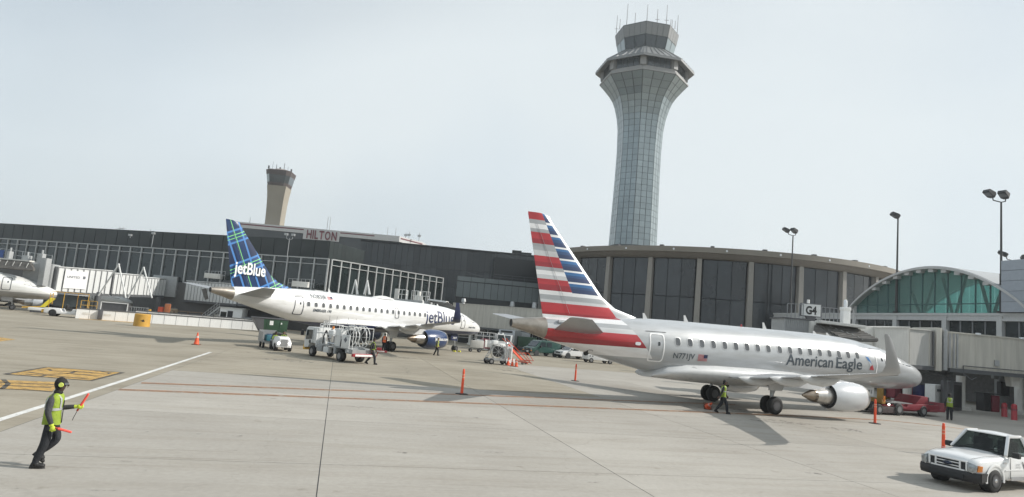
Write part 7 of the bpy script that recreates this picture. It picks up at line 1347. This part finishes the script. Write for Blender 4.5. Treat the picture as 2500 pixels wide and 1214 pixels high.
# ------------------------------------------------------------ left gates: tractor with yellow rails, tow bar, carts, containers
ut = thing('push_tractor', 'white tractor with yellow guard rails in front of the grey bellied jet', 'tug', G(166, 774.5), R(20)); tbody(ut, 'body', [(-2.3, .35), (2.6, .35), (2.6, .95), (.6, 1.0), (.4, .62), (-.5, .62), (-.7, .95), (-2.3, .95)], -.95, .95, tgw, .04); q = MB(); q.box((-2.4, 0, .55), (.35, 1.7, .4)); q.build('bumper', yellow, ut, bevel=.08)
for x_ in (-1.4, 1.5):
    for s_ in (-1, 1): cwheel(ut, x_, s_ * .85, .42, .3, trim)
rail(ut, [(-1.9, -.9, .95), (-1.6, -.9, 1.4)], 1.3, yellow, .6, 'guard_rail', .035, 1); rail(ut, [(-1.9, -.9, 1.0), (.9, -.9, 1.0), (2.0, -.9, 1.0)], 1.9, yellow, 1.6, 'guard_rail', .035, 1); rail(ut, [(.9, .9, 1.0), (2.6, .9, 1.0)], 1.1, yellow, .8, 'guard_rail', .03, 2)
q = MB(); q.box((1.6, -.96, .72), (1.8, .02, .36)); ups = q.build('side_panel', white, ut, smooth=0); text('side_lettering', 'UNITED', .22, MATS['letter_grey'], ut, lambda u, v: Vector((.9 + u, -.975, .68 + v)), width=.9)
q = MB(); q.box((.1, 0, .9), (.5, 1, .2)); q.box((-.2, 0, 1.2), (.15, 1, .5)); q.build('seat', trim, ut, bevel=.05); boxthing('blue_grey_truck', 'blue grey service truck behind the railed white tractor', 'truck', AT(160, 750, 92), R(20), [('body', (0, 0, 1.6), (5.0, 2.2, 1.7), mat('truck_blue_grey', (.16, .20, .23), .5), .08), ('chassis', (0, 0, .6), (4.6, 1.6, .3), dsteel, .02), ('wheel_box', (-1.5, -1.0, .45), (.9, .3, .9), black, .15), ('wheel_box', (1.5, -1.0, .45), (.9, .3, .9), black, .15)])
yt = thing('yellow_tow_bar', 'yellow tow bar angled from the left jet nose wheel', 'tow bar', G(45, 759), R(24)); q = MB(); q.bar((.3, 0, .5), (2.4, -.1, .75), .16, .16); q.build('bar', yellow, yt, smooth=0); q = MB(); q.slab([(2.2, -.2, .7), (2.7, -.2, .7), (3.7, -.2, 1.9), (3.2, -.2, 2.0)], .4, (0, 1, 0)); q.build('shield', mat('bright_yellow', (.70, .58, .03), .5), yt, smooth=0)
for s_ in (-1, 1): cwheel(yt, 1.6, s_ * .3, .22, .12)
boxthing('white_barrow', 'low white lettered trolley beside the yellow tow bar', 'trolley', G(95, 766), R(18), [('tray', (0, 0, .55), (2.2, .9, .35), white, .04), ('base', (0, 0, .25), (1.8, .8, .25), dsteel, .03)])
fc = thing('framed_container', 'black fronted container with a white frame behind the barrier', 'container', AT(283, 752, 90) * 1, R(16)); fc.location.z = 0; q = MB(); q.box((0, 0, 1.05), (3.1, 1.6, 1.7)); q.build('box', dsteel, fc, smooth=0); q = MB()
for x_ in (-1.6, 1.6): q.bar((x_, -.85, .2), (x_, -.85, 1.98), .1, .1)
q.bar((-1.65, -.85, 1.98), (1.65, -.85, 1.98), .1, .1); q.bar((-1.65, -.85, .2), (1.65, -.85, .2), .1, .1); q.build('white_frame', white, fc, smooth=0); boxthing('grey_trolley', 'plain grey trolley beside the framed container', 'trolley', AT(245, 748, 93), R(16), [('bin', (0, 0, 1.1), (1.8, 1.4, 1.6), bgrey, .05), ('base', (0, 0, .2), (1.8, 1.4, .2), dsteel, .02)])
cage = thing('cage_trolley', 'light framed cage trolley right of the framed container', 'trolley', AT(336, 755, 91) * 1, R(16)); cage.location.z = 0; rail(cage, [(-1.2, -.7, .3), (1.2, -.7, .3), (1.2, .7, .3), (-1.2, .7, .3), (-1.2, -.7, .3)], 1.3, steel, .6, 'cage_bars', .03, 2); q = MB(); q.box((0, 0, .3), (2.4, 1.4, .1)); q.build('tray', tkg, cage, smooth=0)
for i, (px, Y_, nm, lb, cat, col, d) in enumerate(((392, 103, 'fire_bottle_cart', 'orange wheeled extinguisher under the ribbed bridge', 'extinguisher', orange, (.7, .7, 1.6)), (365, 102, 'yellow_bollard', 'yellow bollard left of the orange extinguisher', 'bollard', yellow, (.4, .4, 1.1)), (425, 104, 'tan_cabinet', 'tan cabinet under the ribbed bridge rotunda', 'cabinet', mat('tan_paint', (.30, .25, .17), .6), (1.0, .8, 1.5)), (408, 101, 'orange_panel_rack', 'rust orange panel rack beside the tan cabinet', 'rack', mat('rust_orange', (.38, .13, .05), .7), (.8, .4, 2.2)), (460, 102, 'work_bench', 'long brown work bench behind the barriers', 'bench', mat('bench_brown', (.16, .11, .07), .7), (4.6, .9, .12)), (535, 102, 'wheeled_step', 'small pale step unit left of the white hut', 'step', offwhite, (1.2, .9, 1.3)), (610, 101, 'pallet_stack', 'grey pallet stack right of the white hut', 'pallet', bgrey, (1.6, 1.2, 1.2)))):
    p = AT(px, 760, Y_)
    if nm == 'work_bench': boxthing(nm, lb, cat, p, R(14), [('bench_top', (0, 0, 1.35), d, col, .01)] + [('leg', (x_, y_, .65), (.1, .1, 1.3), col, 0) for x_ in (-2, 0, 2) for y_ in (-.35, .35)])
    else: boxthing(nm, lb, cat, p, R(14), [('body', (0, 0, d[2] / 2 + .1), d, col, .06), ('base', (0, 0, .06), (d[0] * 1.15, d[1] * 1.15, .12), dsteel, .01), ('top', (0, 0, d[2] + .14), (d[0] * .7, d[1] * .7, .12), dsteel, .01)])
# ------------------------------------------------------------ thin haze
q = MB(); q.box((0, 700, 50), (3010, 3810, 104)); hz_o = q.build('haze', dark, None, smooth=0, kind='stuff', label='thin pale haze over the whole airfield', cat='haze')
hm = bpy.data.materials.new('haze_air'); hm.use_nodes = True; ht = hm.node_tree; ht.nodes.remove(ht.nodes['Principled BSDF']); pv = ht.nodes.new('ShaderNodeVolumePrincipled'); pv.inputs['Density'].default_value = .00036; pv.inputs['Color'].default_value = (.86, .92, .96, 1); pv.inputs['Anisotropy'].default_value = .2
ht.links.new(pv.outputs[0], ht.nodes['Material Output'].inputs['Volume']); hz_o.data.materials.clear(); hz_o.data.materials.append(hm)
